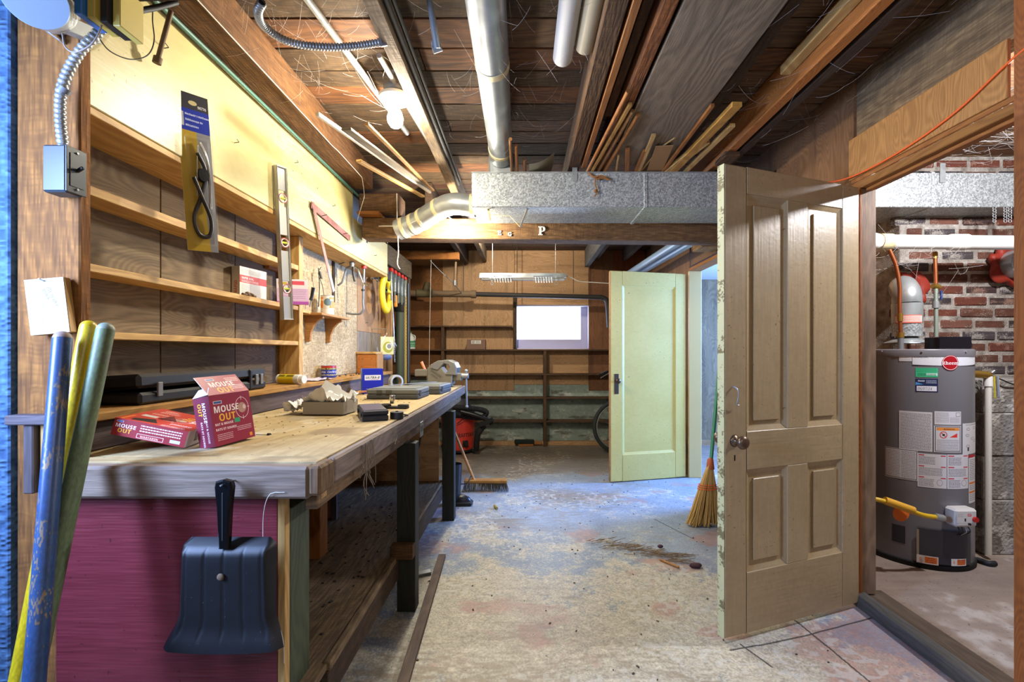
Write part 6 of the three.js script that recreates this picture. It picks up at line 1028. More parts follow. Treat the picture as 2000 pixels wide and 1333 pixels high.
{ // bearing puller
  const t = thing('bearing_puller', 'three-jaw steel puller hanging on a nail below the cabinet', 'puller', at(687, 545, 3.55).toArray().map((v, i) => i === 2 ? -v : v));
  const A = (x, y, z = 3.55) => at(x, y, z);
  part('screw', rod(A(684.5, 472), A(687, 515), 0.007), C.darkSteel, t); part('screw_head', rod(A(684, 470), A(684.5, 475), 0.012), C.darkSteel, t); part('frame', joinGeo([rod(A(685, 495), A(685, 515), 0.004), rod(A(690, 495), A(690, 515), 0.004), rod(A(683, 513), A(692, 513), 0.006)]), C.chrome, t); part('hub', rod(A(687, 513), A(688, 526), 0.018), C.steelDull, t);
  part('jaw', tube([A(688, 520), A(677, 524), A(672, 540), A(668, 552), A(660, 558)], 0.008, 30, 8, 0.3), C.steelDull, t); part('jaw', tube([A(690, 520), A(698, 524), A(704, 540), A(710, 554), A(719, 558)], 0.008, 30, 8, 0.3), C.chrome, t); part('jaw', tube([A(689, 522, 3.52), A(690, 535, 3.5), A(693, 550, 3.5)], 0.009, 20, 8), C.darkSteel, t);
  part('nail', rod(V(-1.45, 1.92, 3.6), A(689, 508), 0.003), C.darkSteel, t);
}
{ // breaker bar / brace
  const t = thing('bent_rod_tool', 'long bent rod tool with black grip hanging at the cabinet end', 'hand tool', [-1.25, 1.55, 3.72]);
  const A = (x, y, z = 3.72) => at(x, y, z);
  part('grip', rod(A(711, 474), A(711, 520), 0.018, 0.02), C.black, t); part('upper_grip', rod(A(714, 440), A(712, 470), 0.018, 0.015), C.black, t); part('guard', rod(A(712, 468), A(712, 474), 0.026), C.rubber, t); part('red_band', rod(A(711, 520), A(711, 525), 0.021), C.red, t);
  part('rod', tube([A(711, 525), A(710, 560), A(709, 590), A(710, 604), A(704, 613), A(690, 614), A(676, 612)], 0.0085, 60, 10, 0.3), C.steelDull, t); part('joint', rod(A(709, 565), A(709, 569), 0.013), C.darkSteel, t);
}
{ // shelf with corbels and can
  const t = thing('corbel_shelf', 'small wall shelf on two curved orange corbels', 'shelf', [-1.41, 1.3, 3.3]);
  part('board', box(-1.469, -1.335, 1.478, 1.494, 3.04, 3.52, 'z', 0.003), W.plyOrange, t);
  const cor = [[0, 0], [0.115, 0], [0.115, -0.014], [0.085, -0.03], [0.055, -0.065], [0.035, -0.11], [0.028, -0.165], [0.012, -0.175], [0, -0.165]];
  for (const d of [3.1, 3.42]) part('corbel', extrude(cor, 0.022, 0.002).translate(-1.468, 1.477, -d), W.plyOrange, t);
  const c = thing('stain_can', 'tin with orange and white label on the corbel shelf', 'can', [-1.385, 1.4945, 3.24]);
  mesh('tin', new THREE.CylinderGeometry(0.043, 0.043, 0.132, 36, 1, true).translate(0, 0.067, 0), M({ map: print(512, 256, (x, w, h) => { x.fillStyle = '#d0c8b8'; x.fillRect(0, 0, w, h); for (let p = 0; p < w; p += 170) { x.fillStyle = '#e08424'; x.fillRect(p + 60, 20, 90, 150); x.fillStyle = '#5c7478'; x.beginPath(); x.arc(p + 40, 90, 50, 0, 7); x.fill(); text(x, 'STAIN', p + 66, 60, 30, '#f0e4d0'); } x.fillStyle = '#ddd6c8'; x.fillRect(0, 185, w, 71); }), roughness: 0.45 }), c);
  mesh('rim', new THREE.TorusGeometry(0.042, 0.0025, 8, 36).rotateX(Math.PI / 2).translate(0, 0.133, 0), C.steel, c); mesh('lid', new THREE.CylinderGeometry(0.036, 0.036, 0.003, 32).translate(0, 0.131, 0), C.steelDull, c); mesh('base', new THREE.CylinderGeometry(0.043, 0.043, 0.002, 36).translate(0, 0.001, 0), C.steel, c);
}
{ // cartons on the shelf
  const t = thing('parts_carton', 'white carton with red band leaning on the second lowest shelf', 'carton', [-1.43, 1.5085, 2.4], null, [0, 1.42, 0]);
  const fr = print(320, 256, (x, w, h) => { x.fillStyle = '#c8c6be'; x.fillRect(0, 0, w, h); x.fillStyle = '#b8242c'; x.fillRect(0, 70, w, 62); text(x, 'RAPID SEAL', 20, 92, 26, '#f0dcd8'); fine(x, 20, 110, 200, 2, 10, '#f0dcd8', 4); fine(x, 20, 22, 240, 3, 12, '#8a8880', 4); fine(x, 20, 150, 110, 8, 11, '#8a8c90', 4); });
  const [g, m] = carton(0.19, 0.155, 0.045, { front: fr }, 0xb8b4aa, 0.6); mesh('box', g.translate(0, 0.078, 0), m, t); mesh('side_print', new THREE.PlaneGeometry(0.04, 0.14).rotateY(-Math.PI / 2).translate(-0.0955, 0.078, 0), M({ map: print(64, 220, (x, w, h) => { x.fillStyle = '#b8b4aa'; x.fillRect(0, 0, w, h); x.save(); x.translate(32, 200); x.rotate(-Math.PI / 2); text(x, 'RAPID', 0, 0, 34, '#b82c30'); x.restore(); }), roughness: 0.6 }), t);
  const p = thing('pink_carton', 'flat white and pink carton standing right of the spirit level', 'carton', [-1.345, 1.5085, 2.68], null, [0, 0.55, 0.03]);
  const pf = print(400, 300, (x, w, h) => { x.fillStyle = '#d8b8d0'; x.fillRect(0, 0, w, h); x.fillStyle = '#e4dcd8'; x.fillRect(0, 0, w, 110); x.fillStyle = '#d84a58'; x.fillRect(190, 20, 160, 46); x.fillStyle = '#d0b030'; x.fillRect(20, 36, 110, 30); x.fillStyle = '#1a1a1c'; x.beginPath(); x.ellipse(150, 140, 36, 30, 0, 0, 7); x.fill(); x.fillStyle = '#b050a8'; x.fillRect(0, 264, w, 36); fine(x, 200, 120, 170, 4, 18, '#a878a0', 6); fine(x, 20, 200, 340, 2, 22, '#b888b0', 8); text(x, 'FIRST ALERT KIT', 20, 282, 24, '#e8c8e0'); });
  const [g2, m2] = carton(0.165, 0.145, 0.03, { front: pf }, 0xd0a8c4, 0.5); mesh('box', g2.translate(0, 0.073, 0), m2, p); mesh('tear_tab', lbox(0.03, 0.002, 0.02).translate(0.03, 0.1465, 0), C.paper, p);
  single('shelf_hardware', 'small pile of hardware on the shelf beside the level', 'hardware', joinGeo([new THREE.SphereGeometry(0.012, 10, 8).translate(-1.37, 1.52, -2.28), new THREE.TorusGeometry(0.014, 0.006, 8, 16).rotateX(1.2).translate(-1.375, 1.519, -2.31), rod(V(-1.37, 1.515, 2.24), V(-1.365, 1.515, 2.34), 0.006)]), C.rust);
}
{ // screwdriver, wires and small tools on the chipboard
  const s = thing('screwdriver', 'black-handled screwdriver hanging beside the pink carton', 'screwdriver', [-1.44, 1.47, 3.07]);
  part('handle', rod(at(612, 562, 3.1), at(608, 584, 3.1), 0.012, 0.009), C.black, s); part('blade', rod(at(608, 584, 3.1), at(605, 600, 3.1), 0.004), C.steelDull, s); part('collar', rod(at(608, 582, 3.1), at(607, 587, 3.1), 0.011), C.rubber, s);
  const w = thing('wire_bundle', 'bundle of old wires and hooks hanging on the chipboard wall', 'wire', [-1.46, 1.4, 3.2]);
  part('wire', tube([at(622, 524, 3.22), at(624, 560, 3.22), at(622, 600, 3.22)], 0.003, 20, 6), C.darkSteel, w); part('wire', tube([at(627, 522, 3.22), at(622, 535, 3.2), at(630, 560, 3.22), at(634, 590, 3.22)], 0.0025, 24, 6), C.darkSteel, w); part('wire', tube([at(600, 612, 3.1), at(597, 640, 3.1), at(596, 652, 3.1), at(604, 616, 3.1)], 0.0015, 24, 6), C.darkSteel, w); part('pliers_jaw', bar(at(624, 530, 3.2), at(628, 545, 3.2), 0.02, 0.01), C.darkSteel, w);
  for (const [x, y, dx] of [[655, 525, 0], [690, 640, 0.02]]) single('wall_strip', x < 680 ? 'narrow dark strip nailed to the chipboard' : 'short bent wire on the board panel', 'strip', x < 680 ? box(-1.469, -1.462, 1.62, 1.93, 3.52, 3.56, 'y', 0.001) : rod(V(-1.449, 1.5, 4.2), V(-1.41, 1.5, 4.15), 0.002), W.joistDark);
}
{ // fish tape, rod, bag, hanging driver set on the wall end
  const t = thing('fish_tape', 'yellow fish-tape reel with black grip at the end of the wall', 'fish tape', [-1.325, 1.60, 4.42]);
  const g = new THREE.TorusGeometry(0.125, 0.042, 16, 40).scale(1, 1.2, 0.62); mesh('reel', g.rotateY(Math.PI / 2).rotateZ(0.0).translate(0, 0.2, 0), C.yellow, t);
  mesh('grip', lbox(0.04, 0.03, 0.2, 'x', 0.01).translate(0.005, 0.22, 0), C.yellow, t); mesh('handle', rod(new THREE.Vector3(0, 0.36, 0), new THREE.Vector3(0, 0.5, 0.005), 0.028, 0.022), C.black, t); mesh('bracket', lbox(0.06, 0.07, 0.09, 'y', 0.01).translate(0.002, 0.35, 0), C.rubber, t); mesh('hub', new THREE.CylinderGeometry(0.03, 0.03, 0.05, 20).rotateZ(Math.PI / 2).translate(0, 0.22, 0.07), C.darkSteel, t);
  single('chrome_rod', 'long thin chrome rod hanging beside the yellow reel', 'rod', tube([at(764, 530, 4.5), at(767, 600, 4.5), at(770, 680, 4.5), at(771, 708, 4.5)], 0.007, 30, 8), C.chrome);
  const b = thing('clear_bag', 'clear plastic bag with yellow card hanging at the wall end', 'bag', [(754 - VPX) * 4.4 / FOCAL, EYE - (704 - VPY) * 4.4 / FOCAL, 4.42], null, [0, 0.7, 0]);
  mesh('card', new THREE.BoxGeometry(0.13, 0.17, 0.002).translate(0, 0.14, 0.012), [C.paper, C.paper, C.paper, C.paper, M({ map: print(160, 200, (x, w, h) => { x.fillStyle = '#dcd89c'; x.fillRect(0, 0, w, h); x.fillStyle = '#a8a830'; x.beginPath(); x.arc(90, 120, 62, 0, 7); x.fill(); x.fillStyle = '#e4e0c0'; x.beginPath(); x.arc(100, 110, 40, 0, 7); x.fill(); x.fillStyle = '#8a8a88'; x.beginPath(); x.arc(104, 108, 26, 0, 7); x.fill(); }), roughness: 0.4 }), C.paper], b);
  const bg = new THREE.SphereGeometry(0.1, 20, 16), p = bg.attributes.position; for (let i = 0; i < p.count; i++) { const y = p.getY(i), n = 1 + 0.25 * (fbm(p.getX(i) * 4 + 0.5, y * 4 + 0.5, 6, 6, 3, 1501) - 0.5); p.setXYZ(i, p.getX(i) * n * (y > 0 ? 1 - y * 7 : 1), y * 1.7, p.getZ(i) * 0.35 * n); } bg.computeVertexNormals(); mesh('bag_film', bg.translate(0, 0.14, 0.004), M({ color: 0xffffff, transmission: 1, thickness: 0, roughness: 0.1 }), b);
  mesh('bundle', new THREE.SphereGeometry(0.05, 14, 10).scale(1, 0.6, 0.6).translate(0.0, 0.03, 0), M({ color: 0x5468a0, roughness: 0.4 }), b);
  mesh('nail', rod(new THREE.Vector3(0, 0.3, 0), new THREE.Vector3(-0.12, 0.3, -0.10), 0.003), C.steel, b);
  const h = thing('driver_set', 'red-topped clear hangers with drivers under the dark beam', 'tool set', [-1.3, 1.85, 4.75]);
  for (let k = 0; k < 5; k++) { const d = 4.5 + k * 0.13; part('red_clip', box(-1.315, -1.285, 2.02, 2.055, d - 0.03, d + 0.03, 'z', 0.004), C.red, h); part('clear_sleeve', rod(V(-1.3, 1.84, d), V(-1.3, 2.02, d), 0.02), M({ color: 0xd8e4ec, transmission: 0.9, thickness: 0, roughness: 0.12 }), h); part('shaft', rod(V(-1.3, 1.74, d), V(-1.3, 1.98, d), 0.006), C.steelDull, h); }
  single('orange_grip', 'small orange tool grip under the dark beam', 'tool', lbox(0.03, 0.12, 0.03, 'y', 0.008).translate(-1.3, 1.75, -4.66), M({ color: 0xd89038, roughness: 0.5 }));
}

// ---------------------------------------------------------------- standing and lying on the floor
{ // poles leaning on the post
  const pole = (label, a, b, r, m, wear) => {
    const t = thing('wooden_pole', label, 'pole', [b.x, 0, -b.z], 'painted poles leaning in the corner');
    const u = a.clone().sub(b).normalize(), p = b.clone();
    part('shaft', rod(p, a, r, r, 24), m, t); part('rounded_tip', new THREE.SphereGeometry(r, 20, 12).translate(a.x, a.y, a.z), wear, t);
  };
  const paint = (c1, c2, s) => tex(128, 1024, 0.11, 1.4, (u, v) => { const n = fbm(u, v, 4, 22, 4, s), f = vn(u * 40, v * 200, 40, 200, s + 3), k = smooth(0.6, 0.72, n * 0.6 + f * 0.4); return [...mix3(mix3(c1, c1.map(x => x * 0.8), f), c2, k), 0.7 - k * 0.4]; });
  const swap = (o) => { for (const k of ['map', 'bump']) { o[k].rotation = Math.PI / 2; } return o; };
  const blue = M({ t: swap(paint([52, 80, 124], [132, 112, 92], 1601)), roughness: 0.35 }), yel = M({ t: swap(paint([206, 176, 24], [196, 166, 30], 1621)), roughness: 0.35 }), grn = M({ t: swap(paint([104, 122, 84], [92, 96, 78], 1641)), roughness: 0.5 });
  const worn = M({ color: 0x8a7468, roughness: 0.6 }), gw = M({ color: 0x7c8474, roughness: 0.5 });
  pole('blue painted pole with worn brown tip, in front of the yellow and green ones', at(122, 662, 1.14), V(-0.965, 0.0, 0.86), 0.019, blue, worn);
  pole('bright yellow painted pole leaning behind the blue one', at(173, 640, 1.2), V(-1.13, 0.0, 0.93), 0.0185, yel, yel);
  pole('faded green painted pole with grey tip leaning between bench and post', at(206, 645, 1.19), V(-1.085, 0.0, 0.90), 0.0195, grn, gw);
}
{ // dustpan on a nail
  const t = thing('dustpan', 'black metal dustpan hung by its handle on the bench end', 'dustpan', [-0.755, 0.49, 1.17]);
  const bm = M({ t: tex(256, 256, 0.3, 0.3, (u, v) => { const n = fbm(u, v, 6, 6, 5, 1701), d = smooth(0.95, 0.99, vn(u * 90, v * 90, 90, 90, 1707)); return [...mix3(mix3([8, 9, 12], [19, 21, 28], n), [150, 140, 126], d * 0.6), n]; }), roughness: 0.5 });
  // pan: back plate flaring towards the mouth at the bottom, rolled sides
  const N = 64, K = 20, pos = [], idx = [];
  for (let j = 0; j <= K; j++) for (let i = 0; i <= N; i++) {
    const v = j / K, u = i / N * 2 - 1, half = v < 0.72 ? 0.118 + 0.006 * v : 0.1223 + (v - 0.72) * 0.105, y = 0.265 * (1 - v), cor = v < 0.1 ? Math.sqrt(Math.max(0, 1 - ((0.1 - v) / 0.1) ** 2)) : 1;
    const side = Math.max(0, Math.abs(u) - 0.84) / 0.16, top = Math.max(0, 0.12 - v) / 0.12, rib = 0.0035 * Math.max(0, Math.cos(u * 15.7)) ** 14 * (v > 0.12 && v < 0.86 ? 1 : 0);
    pos.push(u * half * (0.86 + 0.14 * cor), y - 0.008 * (1 - u * u) * smooth(0.8, 1, v), 0.018 - rib + (1 - v * 0.5) * (-0.035) * Math.max(side ** 1.5, top ** 1.5) + 0.012 * smooth(0.8, 1, v));
  }
  for (let j = 0; j < K; j++) for (let i = 0; i < N; i++) { const a = j * (N + 1) + i, b = a + N + 1; idx.push(a, b, a + 1, b, b + 1, a + 1); }
  const g = new THREE.BufferGeometry(); g.setAttribute('position', new THREE.Float32BufferAttribute(pos, 3)); g.setIndex(idx); g.computeVertexNormals();
  const bmd = bm.clone(); bmd.side = THREE.DoubleSide;
  mesh('pan', uvm(g, 'x'), bmd, t);
  const handle = extrude([[-0.008, 0], [0.008, 0], [0.013, 0.1], [0.0185, 0.15], [0.016, 0.162], [0, 0.166], [-0.016, 0.162], [-0.0185, 0.15], [-0.013, 0.1]], 0.012, 0.004).translate(0.003, 0.252, 0.012);
  mesh('handle', handle, M({ color: 0x0a0b0e, roughness: 0.22 }), t); mesh('handle_groove', lbox(0.004, 0.12, 0.003, 'y', 0.001).translate(0.003, 0.33, 0.0215), C.rubber, t);
  mesh('rivet', new THREE.SphereGeometry(0.009, 14, 8).scale(1, 1, 0.5).translate(-0.002, 0.18, 0.022), C.rust, t);
  mesh('nail', rod(new THREE.Vector3(0.003, 0.41, 0.03), new THREE.Vector3(0.003, 0.408, -0.026), 0.002), C.steel, t);
}
single('floor_batten', 'weathered grey batten lying on the floor in front of the bench', 'batten', bar(V(-0.425, 0.012, 1.2), V(-0.492, 0.012, 2.76), 0.022, 0.042), M({ t: T.grey, bump: 0.001, color: 0xc8b8b8, roughness: 0.8 }));
single('caulk_tube_scrap', 'crumpled grey wrapper on the floor behind the batten', 'wrapper', bar(V(-0.60, 0.012, 2.52), V(-0.52, 0.012, 2.56), 0.02, 0.03, 0.3), C.steelDull);
{ // push broom
  const t = thing('push_broom', 'wide push broom with brown handle on the floor past the bench', 'broom', [-0.33, 0, 4.1]);
  part('head', box(-0.53, -0.15, 0.075, 0.105, 4.05, 4.13, 'x', 0.012), M({ t: T.pine, color: 0xc8b48c, roughness: 0.8 }), t);
  const br = []; for (let i = 0; i < 38; i++) for (let j = 0; j < 5; j++) { const x = -0.525 + i * 0.0098; br.push(rod(V(x, 0.078, 4.06 + j * 0.015), V(x + (x + 0.33) * 0.12 + rr(-0.004, 0.004), 0.002, 4.05 + j * 0.021 + rr(-0.004, 0.004)), 0.0028, 0.0012, 5)); }
  const b = part('bristles', joinGeo(br), M({ color: 0x5a5244, roughness: 0.9 }), t); b.userData.kind = 'stuff';
  part('handle', rod(V(-0.44, 0.09, 4.08), V(-0.80, 0.85, 4.3), 0.0125), W.plyOrange, t); part('brace', tube([V(-0.56, 0.075, 4.04), V(-0.5, 0.09, 4.03), V(-0.47, 0.14, 4.09)], 0.004, 12, 6), C.iron, t);
}
{ // rubber boot behind the far leg
  const t = thing('rubber_boot', 'dark rubber boot standing behind the far bench leg', 'boot', [-0.5, 0, 3.72]);
  const rm = M({ color: 0x16181e, roughness: 0.35 });
  part('sole', extrude([[-0.06, 0], [0.10, 0], [0.11, 0.012], [0.10, 0.022], [-0.06, 0.022]], 0.085, 0.004).translate(-0.53, 0.0045, -3.72), C.rubber, t);
  const foot = new THREE.SphereGeometry(0.07, 22, 14, 0, 6.2832, 0, Math.PI / 2).scale(1.25, 0.85, 0.62).translate(-0.515, 0.027, -3.72); part('foot', foot, rm, t);
  part('shaft', lathe([[0.0, 0.03], [0.046, 0.03], [0.044, 0.1], [0.052, 0.2], [0.058, 0.33], [0.055, 0.332], [0.05, 0.2], [0, 0.12]], 24).translate(-0.56, 0, -3.72), rm, t);
}
{ // red canister vacuum
  const t = thing('shop_vacuum', 'red canister shop vacuum with black hose by the back shelves', 'vacuum', [-0.82, 0, 5.72]);
  const rp = print(1024, 256, (x, w, h) => { x.fillStyle = '#c83a2c'; x.fillRect(0, 0, w, h); for (let p = 0; p < w; p += 512) text(x, 'CRAFTSMAN', p + 256, 130, 42, '#181414', 'sans-serif', 'bold', 'center'); });
  const drum = mesh('drum', new THREE.CylinderGeometry(0.21, 0.19, 0.4, 48, 1, true, -0.85, Math.PI * 2).translate(0, 0.235, 0), M({ map: rp, roughness: 0.4 }), t);
  mesh('rim', new THREE.TorusGeometry(0.211, 0.008, 8, 48).rotateX(Math.PI / 2).translate(0, 0.435, 0), C.red, t); mesh('base', lathe([[0, 0.02], [0.2, 0.02], [0.205, 0.035], [0.192, 0.05], [0, 0.05]], 40), C.blackMatte, t);
  const port = mesh('drain_port', lbox(0.07, 0.075, 0.02, 'x', 0.006), C.blackMatte, t); port.position.set(0.11, 0.13, 0.165); port.rotation.y = 0.58; mesh('drain_cap', new THREE.CylinderGeometry(0.024, 0.026, 0.03, 20).rotateX(Math.PI / 2).translate(0, 0, 0.02), C.rubber, port);
  mesh('motor_head', lathe([[0, 0.68], [0.09, 0.678], [0.13, 0.65], [0.15, 0.56], [0.205, 0.5], [0.215, 0.445], [0, 0.44]], 40), M({ color: 0x3a3c3e, roughness: 0.5 }), t); mesh('top_cap', lbox(0.16, 0.1, 0.16, 'x', 0.02).translate(0.02, 0.7, 0), C.blackMatte, t);
  for (const a of [0.5, 2.1, 3.6, 5.2]) { const x = Math.cos(a) * 0.23, z = Math.sin(a) * 0.23; const c = mesh('caster', joinGeo([new THREE.CylinderGeometry(0.022, 0.022, 0.02, 18).rotateZ(Math.PI / 2).translate(0, 0.022, 0), lbox(0.04, 0.04, 0.05, 'x', 0.006).translate(0, 0.05, 0)]), C.rubber, t); c.position.set(x, 0, z); }
  const hs = thing('vacuum_hose', 'black corrugated vacuum hose draped over the red canister', 'hose', [-0.66, 0.1, 5.6]);
  part('hose', flexTube([at(885, 795, 5.5), at(905, 797, 5.45), at(935, 800, 5.45), at(950, 806, 5.5), at(944, 815, 5.5), at(915, 815, 5.5), at(890, 808, 5.52)], 0.03, 60), C.rubber, hs);
  part('wand', tube([at(900, 804, 5.42), at(930, 812, 5.42), at(955, 822, 5.45), at(960, 828, 5.47)], 0.026, 24, 14), C.black, hs);
  part('nozzle', bar(at(938, 830, 5.46), at(962, 820, 5.44), 0.05, 0.07), C.blackMatte, hs); part('floor_tool', tube([at(930, 880, 5.55), at(933, 850, 5.5), at(945, 832, 5.5)], 0.035, 20, 10), C.blackMatte, hs);
  part('power_cord', tube([at(893, 828, 5.48), at(905, 818, 5.46), at(920, 802, 5.44), at(918, 790, 5.46)], 0.006, 24, 6), C.rubber, t);
}
{ // wall shelving on the back wall
  const t = thing('wall_shelving', 'dark wooden shelving built along the back wall', 'shelving', [-0.4, 0, 6.08]);
  const m = M({ t: T.joist, bump: 0.001, color: 0xa89080, roughness: 0.85 });
  const sh = (x0, x1, y) => part('shelf', box(x0, x1, y - 0.02, y, 6.0, 6.178, 'x', 0.002), m, t);
  sh(-2.6, -0.155, 1.58); sh(-2.6, 1.28, 1.272); sh(-2.6, 1.28, 0.955); sh(-2.6, 1.28, 0.645); sh(-2.6, 1.28, 0.338);
  const up = (x, y0, y1) => part('upright', box(x - 0.02, x + 0.02, y0, y1, 6.002, 6.178, 'y', 0.002), m, t);
  up(-1.065, 1.273, 1.558); up(-1.065, 0.956, 1.25); up(0.27, 0.956, 1.25); up(0.27, 0.646, 0.934); up(0.27, 0.339, 0.624); up(0.27, 0.0, 0.317); up(1.26, 0.0, 0.317);
  part('bottom_rail', box(-2.6, 1.28, 0.0, 0.05, 6.1, 6.178, 'x', 0.002), W.plyRed, t);
  const b = thing('brown_box', 'small brown cardboard box with a white label on the back shelf', 'box', [-0.63, 1.2725, 6.08]);
  const [g, mm] = carton(0.24, 0.125, 0.12, { front: print(256, 140, (x, w, h) => { x.fillStyle = '#6e5444'; x.fillRect(0, 0, w, h); x.fillStyle = '#c4c0b8'; x.fillRect(60, 10, 136, 52); fine(x, 70, 18, 40, 4, 11, '#333', 6); fine(x, 124, 18, 60, 4, 11, '#555', 5); }) }, 0x7a5e4a, 0.8); mesh('box', g.translate(0, 0.063, 0), mm, b); mesh('flap', lbox(0.24, 0.003, 0.06, 'x', 0.001).translate(0, 0.127, 0.02), M({ color: 0x7a5e4a, roughness: 0.8 }), b);
  const j = thing('milk_jug', 'white plastic jug with green label on the back shelf', 'jug', [-1.50, 1.2725, 6.08]);
  mesh('body', lathe([[0, 0], [0.055, 0], [0.06, 0.01], [0.06, 0.14], [0.045, 0.18], [0.02, 0.2], [0.018, 0.215], [0, 0.215]], 28), M({ color: 0xd4d8d0, roughness: 0.4 }), j); mesh('label', new THREE.CylinderGeometry(0.0606, 0.0606, 0.08, 28, 1, true).translate(0, 0.07, 0), M({ map: print(256, 80, (x, w, h) => { x.fillStyle = '#2e8a5c'; x.fillRect(0, 0, w, h); for (let p = 0; p < w; p += 64) text(x, 'CLEAN', p + 4, 30, 18, '#e0ece0'); fine(x, 0, 52, 256, 2, 12, '#b0d8c0', 5); }), roughness: 0.5 }), j); mesh('handle', tube([new THREE.Vector3(0.03, 0.19, 0.02), new THREE.Vector3(0.065, 0.17, 0.03), new THREE.Vector3(0.062, 0.12, 0.03)], 0.009, 16, 8), M({ color: 0xd4d8d0, roughness: 0.4 }), j); mesh('cap', new THREE.CylinderGeometry(0.02, 0.02, 0.02, 20).translate(0, 0.222, 0), C.greenPipe, j);
  const s = thing('scrub_brush', 'dark green scrub brush with wooden end on the floor by the back shelves', 'brush', [0.02, 0, 6.05]);
  mesh('bristle_block', lbox(0.26, 0.055, 0.06, 'x', 0.02).translate(-0.02, 0.06, 0), M({ color: 0x14221c, roughness: 0.95 }), s); mesh('handle', lbox(0.1, 0.03, 0.05, 'x', 0.006).translate(0.16, 0.04, 0), W.pineDark, s); mesh('foot', lbox(0.2, 0.03, 0.05, 'x', 0.004).translate(0, 0.016, 0), W.pineDark, s);
}
{ // bicycle behind the yellow door
  const t = thing('bicycle', 'dark bicycle parked behind the yellow door', 'bicycle', [1.15, 0, 5.6]);
  const wheel = (x, d, ry) => {
    const w = mesh('wheel', new THREE.TorusGeometry(0.305, 0.024, 12, 56), M({ color: 0x2c3432, roughness: 0.75 }), t); w.position.set(x - 1.15, 0.33, -(d - 5.6)); w.rotation.y = ry;
    mesh('rim', new THREE.TorusGeometry(0.276, 0.011, 8, 48), C.steel, w); mesh('hub', new THREE.CylinderGeometry(0.02, 0.02, 0.09, 14).rotateX(Math.PI / 2), C.darkSteel, w);
    for (let k = 0; k < 20; k++) { const a = k / 20 * 6.2832; mesh('spoke', rod(new THREE.Vector3(Math.cos(a + 0.3) * 0.018, Math.sin(a + 0.3) * 0.018, k % 2 ? 0.03 : -0.03), new THREE.Vector3(Math.cos(a) * 0.272, Math.sin(a) * 0.272, 0), 0.0016, 0.0016, 5), C.chrome, w); }
  };
  wheel(1.15, 5.62, 0.15); wheel(1.45, 4.86, 1.25);
  const fm = M({ color: 0x24262c, roughness: 0.35 });
  part('fork', joinGeo([rod(V(1.14, 0.33, 5.57), V(1.17, 0.68, 5.55), 0.012), rod(V(1.16, 0.33, 5.67), V(1.19, 0.68, 5.62), 0.012)]), fm, t);
  part('head_tube', rod(V(1.18, 0.66, 5.585), V(1.2, 0.98, 5.55), 0.02), fm, t); part('handlebar', tube([V(0.9, 0.965, 5.45), V(1.0, 1.0, 5.5), V(1.2, 0.99, 5.57), V(1.4, 1.0, 5.62), V(1.5, 0.965, 5.62)], 0.013, 40, 10), C.black, t); part('grip', rod(V(0.9, 0.965, 5.45), V(0.99, 0.998, 5.495), 0.019), C.rubber, t); part('brake_lever', rod(V(1.0, 0.985, 5.47), V(0.9, 0.93, 5.43), 0.005), C.steel, t);
  part('top_tube', rod(V(1.2, 0.88, 5.56), V(1.38, 0.82, 5.08), 0.016), fm, t); part('down_tube', rod(V(1.19, 0.74, 5.57), V(1.33, 0.34, 5.2), 0.018), fm, t); part('seat_tube', rod(V(1.33, 0.34, 5.2), V(1.39, 0.95, 5.05), 0.015), fm, t); part('chain_stay', rod(V(1.33, 0.34, 5.2), V(1.45, 0.33, 4.86), 0.01), fm, t); part('saddle', lbox(0.12, 0.05, 0.24, 'x', 0.02).translate(1.39, 0.98, -5.04), C.black, t);
}
{ // corn broom
  const t = thing('corn_broom', 'straw corn broom with green handle leaning behind the tan door', 'broom', [1.3, 0, 3.28]);
  part('handle', rod(V(1.33, 0.42, 3.29), V(1.50, 1.42, 3.48), 0.0125), M({ color: 0x2e7a4c, roughness: 0.4 }), t);
  const st = []; for (let i = 0; i < 240; i++) { const u = rr(-1, 1), w = rr(-1, 1), k = Math.sqrt(1 - w * w * 0.6); st.push(tube([V(1.325 + u * 0.014, 0.43, 3.285 + w * 0.014), V(1.305 + u * 0.06 * k, 0.27, 3.28 + w * 0.026), V(1.29 + u * 0.10 * k, 0.12, 3.275 + w * 0.034), V(1.275 + u * 0.125 * k + rr(-0.01, 0.01), rr(0.003, 0.03), 3.27 + w * 0.042)], 0.0036, 7, 4).deleteAttribute('uv')); }
  const s = part('straw', mergeGeometries(st), M({ color: 0xb8914c, roughness: 0.85 }), t); s.userData.kind = 'stuff';
  part('binding', lathe([[0.0, -0.03], [0.028, -0.03], [0.02, 0.04], [0.0, 0.05]], 20).translate(1.327, 0.43, -3.287), M({ color: 0xb05a2c, roughness: 0.6 }), t);
  for (const [y, r] of [[0.29, 0.062], [0.275, 0.066], [0.26, 0.07]]) part('stitching', new THREE.TorusGeometry(r, 0.003, 6, 32).scale(1, 0.5, 1).rotateX(Math.PI / 2).translate(1.304, y, -3.28), C.orange, t);
}
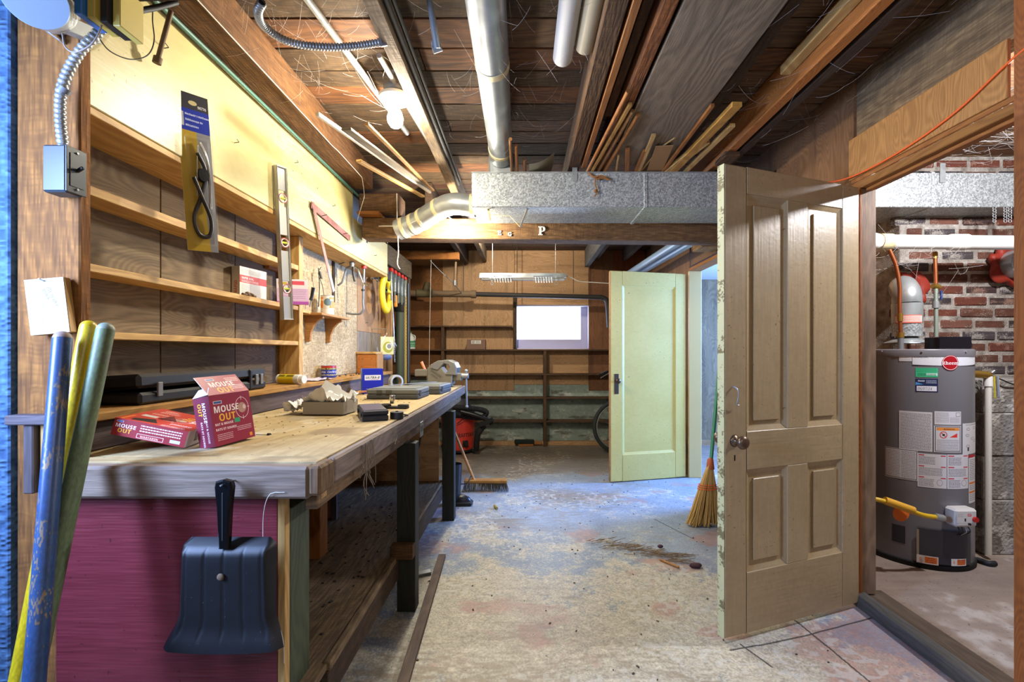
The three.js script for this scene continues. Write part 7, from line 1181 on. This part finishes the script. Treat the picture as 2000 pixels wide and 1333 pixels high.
{ // sweepings and scraps
  const sc = []; for (let i = 0; i < 170; i++) { const a = rr(0, 1) ** 0.7, x = lerp(0.42, 0.95, a) + rr(-0.05, 0.05), d = lerp(2.98, 2.72, a) + rr(-0.06, 0.06), y = rr(0.002, 0.02), th = rr(-0.5, 0.5), L = rr(0.02, 0.11); const p = V(x, y, d); sc.push(rod(p, p.clone().add(new THREE.Vector3(Math.cos(th) * L, rr(-0.001, 0.012), Math.sin(th) * L)), 0.0016, 0.0012, 4)); }
  const o = mesh(numbered('sweepings'), joinGeo(sc), M({ color: 0x8a7458, roughness: 0.95 }), scene); o.userData = { label: 'pile of swept straw and twigs on the floor before the broom', category: 'debris', kind: 'stuff' };
  single('wood_chip', 'small split stick beside the sweepings', 'stick', bar(V(0.80, 0.008, 2.72), V(0.88, 0.008, 2.62), 0.01, 0.012), W.plyOrange);
  single('dry_leaf', 'curled dark leaf at the right end of the sweepings', 'leaf', (() => { const g = new THREE.SphereGeometry(0.03, 12, 8).scale(1, 0.5, 0.6); const p = g.attributes.position; for (let i = 0; i < p.count; i++) { const n = 0.7 + 0.7 * fbm(p.getX(i) * 12 + 0.5, p.getZ(i) * 12 + 0.5, 5, 5, 2, 7); p.setXYZ(i, p.getX(i) * n, p.getY(i) * n, p.getZ(i) * n); } g.computeVertexNormals(); return g.translate(0.98, 0.014, -2.63); })(), M({ color: 0x4a3038, roughness: 0.8 }));
  single('dry_leaf', 'small purple-brown leaf in the middle of the sweepings', 'leaf', new THREE.SphereGeometry(0.018, 10, 8).scale(1, 0.6, 0.8).translate(0.85, 0.018, -2.88), M({ color: 0x4c2c3c, roughness: 0.8 }));
  const bits = []; for (let i = 0; i < 160; i++) bits.push(lbox(rr(0.004, 0.014), rr(0.001, 0.004), rr(0.003, 0.008), 'x', 0.0003).rotateY(rr(0, 3)).translate(rr(-0.55, 1.4), 0.002, -rr(1.7, 4.8)));
  const q = mesh(numbered('floor_litter'), joinGeo(bits), M({ color: 0x4c4238, roughness: 0.95 }), scene); q.userData = { label: 'tiny chips and grit scattered over the concrete floor', category: 'debris', kind: 'stuff' };
  single('cork_scrap', 'small two-coloured scrap on the floor past the bench legs', 'scrap', rod(V(-0.235, 0.012, 3.66), V(-0.215, 0.012, 3.6), 0.011), M({ color: 0x9a8a4c, roughness: 0.8 }));
  const sh = []; for (let i = 0; i < 120; i++) sh.push(lbox(rr(0.004, 0.018), rr(0.002, 0.005), rr(0.003, 0.01), 'x', 0.0005).rotateY(rr(0, 3)).translate(rr(-1.2, -0.66), 0.2865, -rr(1.5, 2.9)));
  const u = mesh(numbered('shelf_litter'), joinGeo(sh), M({ color: 0x2e2822, roughness: 0.95 }), scene); u.userData = { label: 'dark litter and dust on the lower bench shelf', category: 'debris', kind: 'stuff' };
}

// ---------------------------------------------------------------- white letters fixed to the girder, stamp on a subfloor board
{
  const font = await new FontLoader().loadAsync('fonts/droid/droid_serif_bold.typeface.json');
  for (const [s, px, py, size, label] of [['E', 972, 459, 0.032, 'small white letter E on the girder, left of the letter G'], ['G', 992, 461, 0.028, 'small white letter G on the girder beside the E'], ['P', 1051, 459, 0.065, 'larger ornate white letter P on the girder']]) {
    const g = new TextGeometry(s, { font, size, depth: 0.006, bevelEnabled: true, bevelThickness: 0.001, bevelSize: 0.001, bevelSegments: 1 });
    const p = at(px, py, 3.5); single('wall_letter', label, 'letter', g.translate(p.x, p.y, -3.508), C.white);
  }
  const st = new THREE.PlaneGeometry(0.16, 0.07).rotateX(Math.PI / 2).translate(1.09, 2.5985, -2.46);
  mesh('stamp', st, M({ t: T.plank, roughness: 0.85, transparent: true, map: print(256, 112, (x, w, h) => { x.clearRect(0, 0, w, h); text(x, 'Br', 20, 56, 74, '#0e0a08', 'serif', 'italic bold'); }) }), scene.getObjectByName('ceiling'));
}

renderer.render(scene, camera);
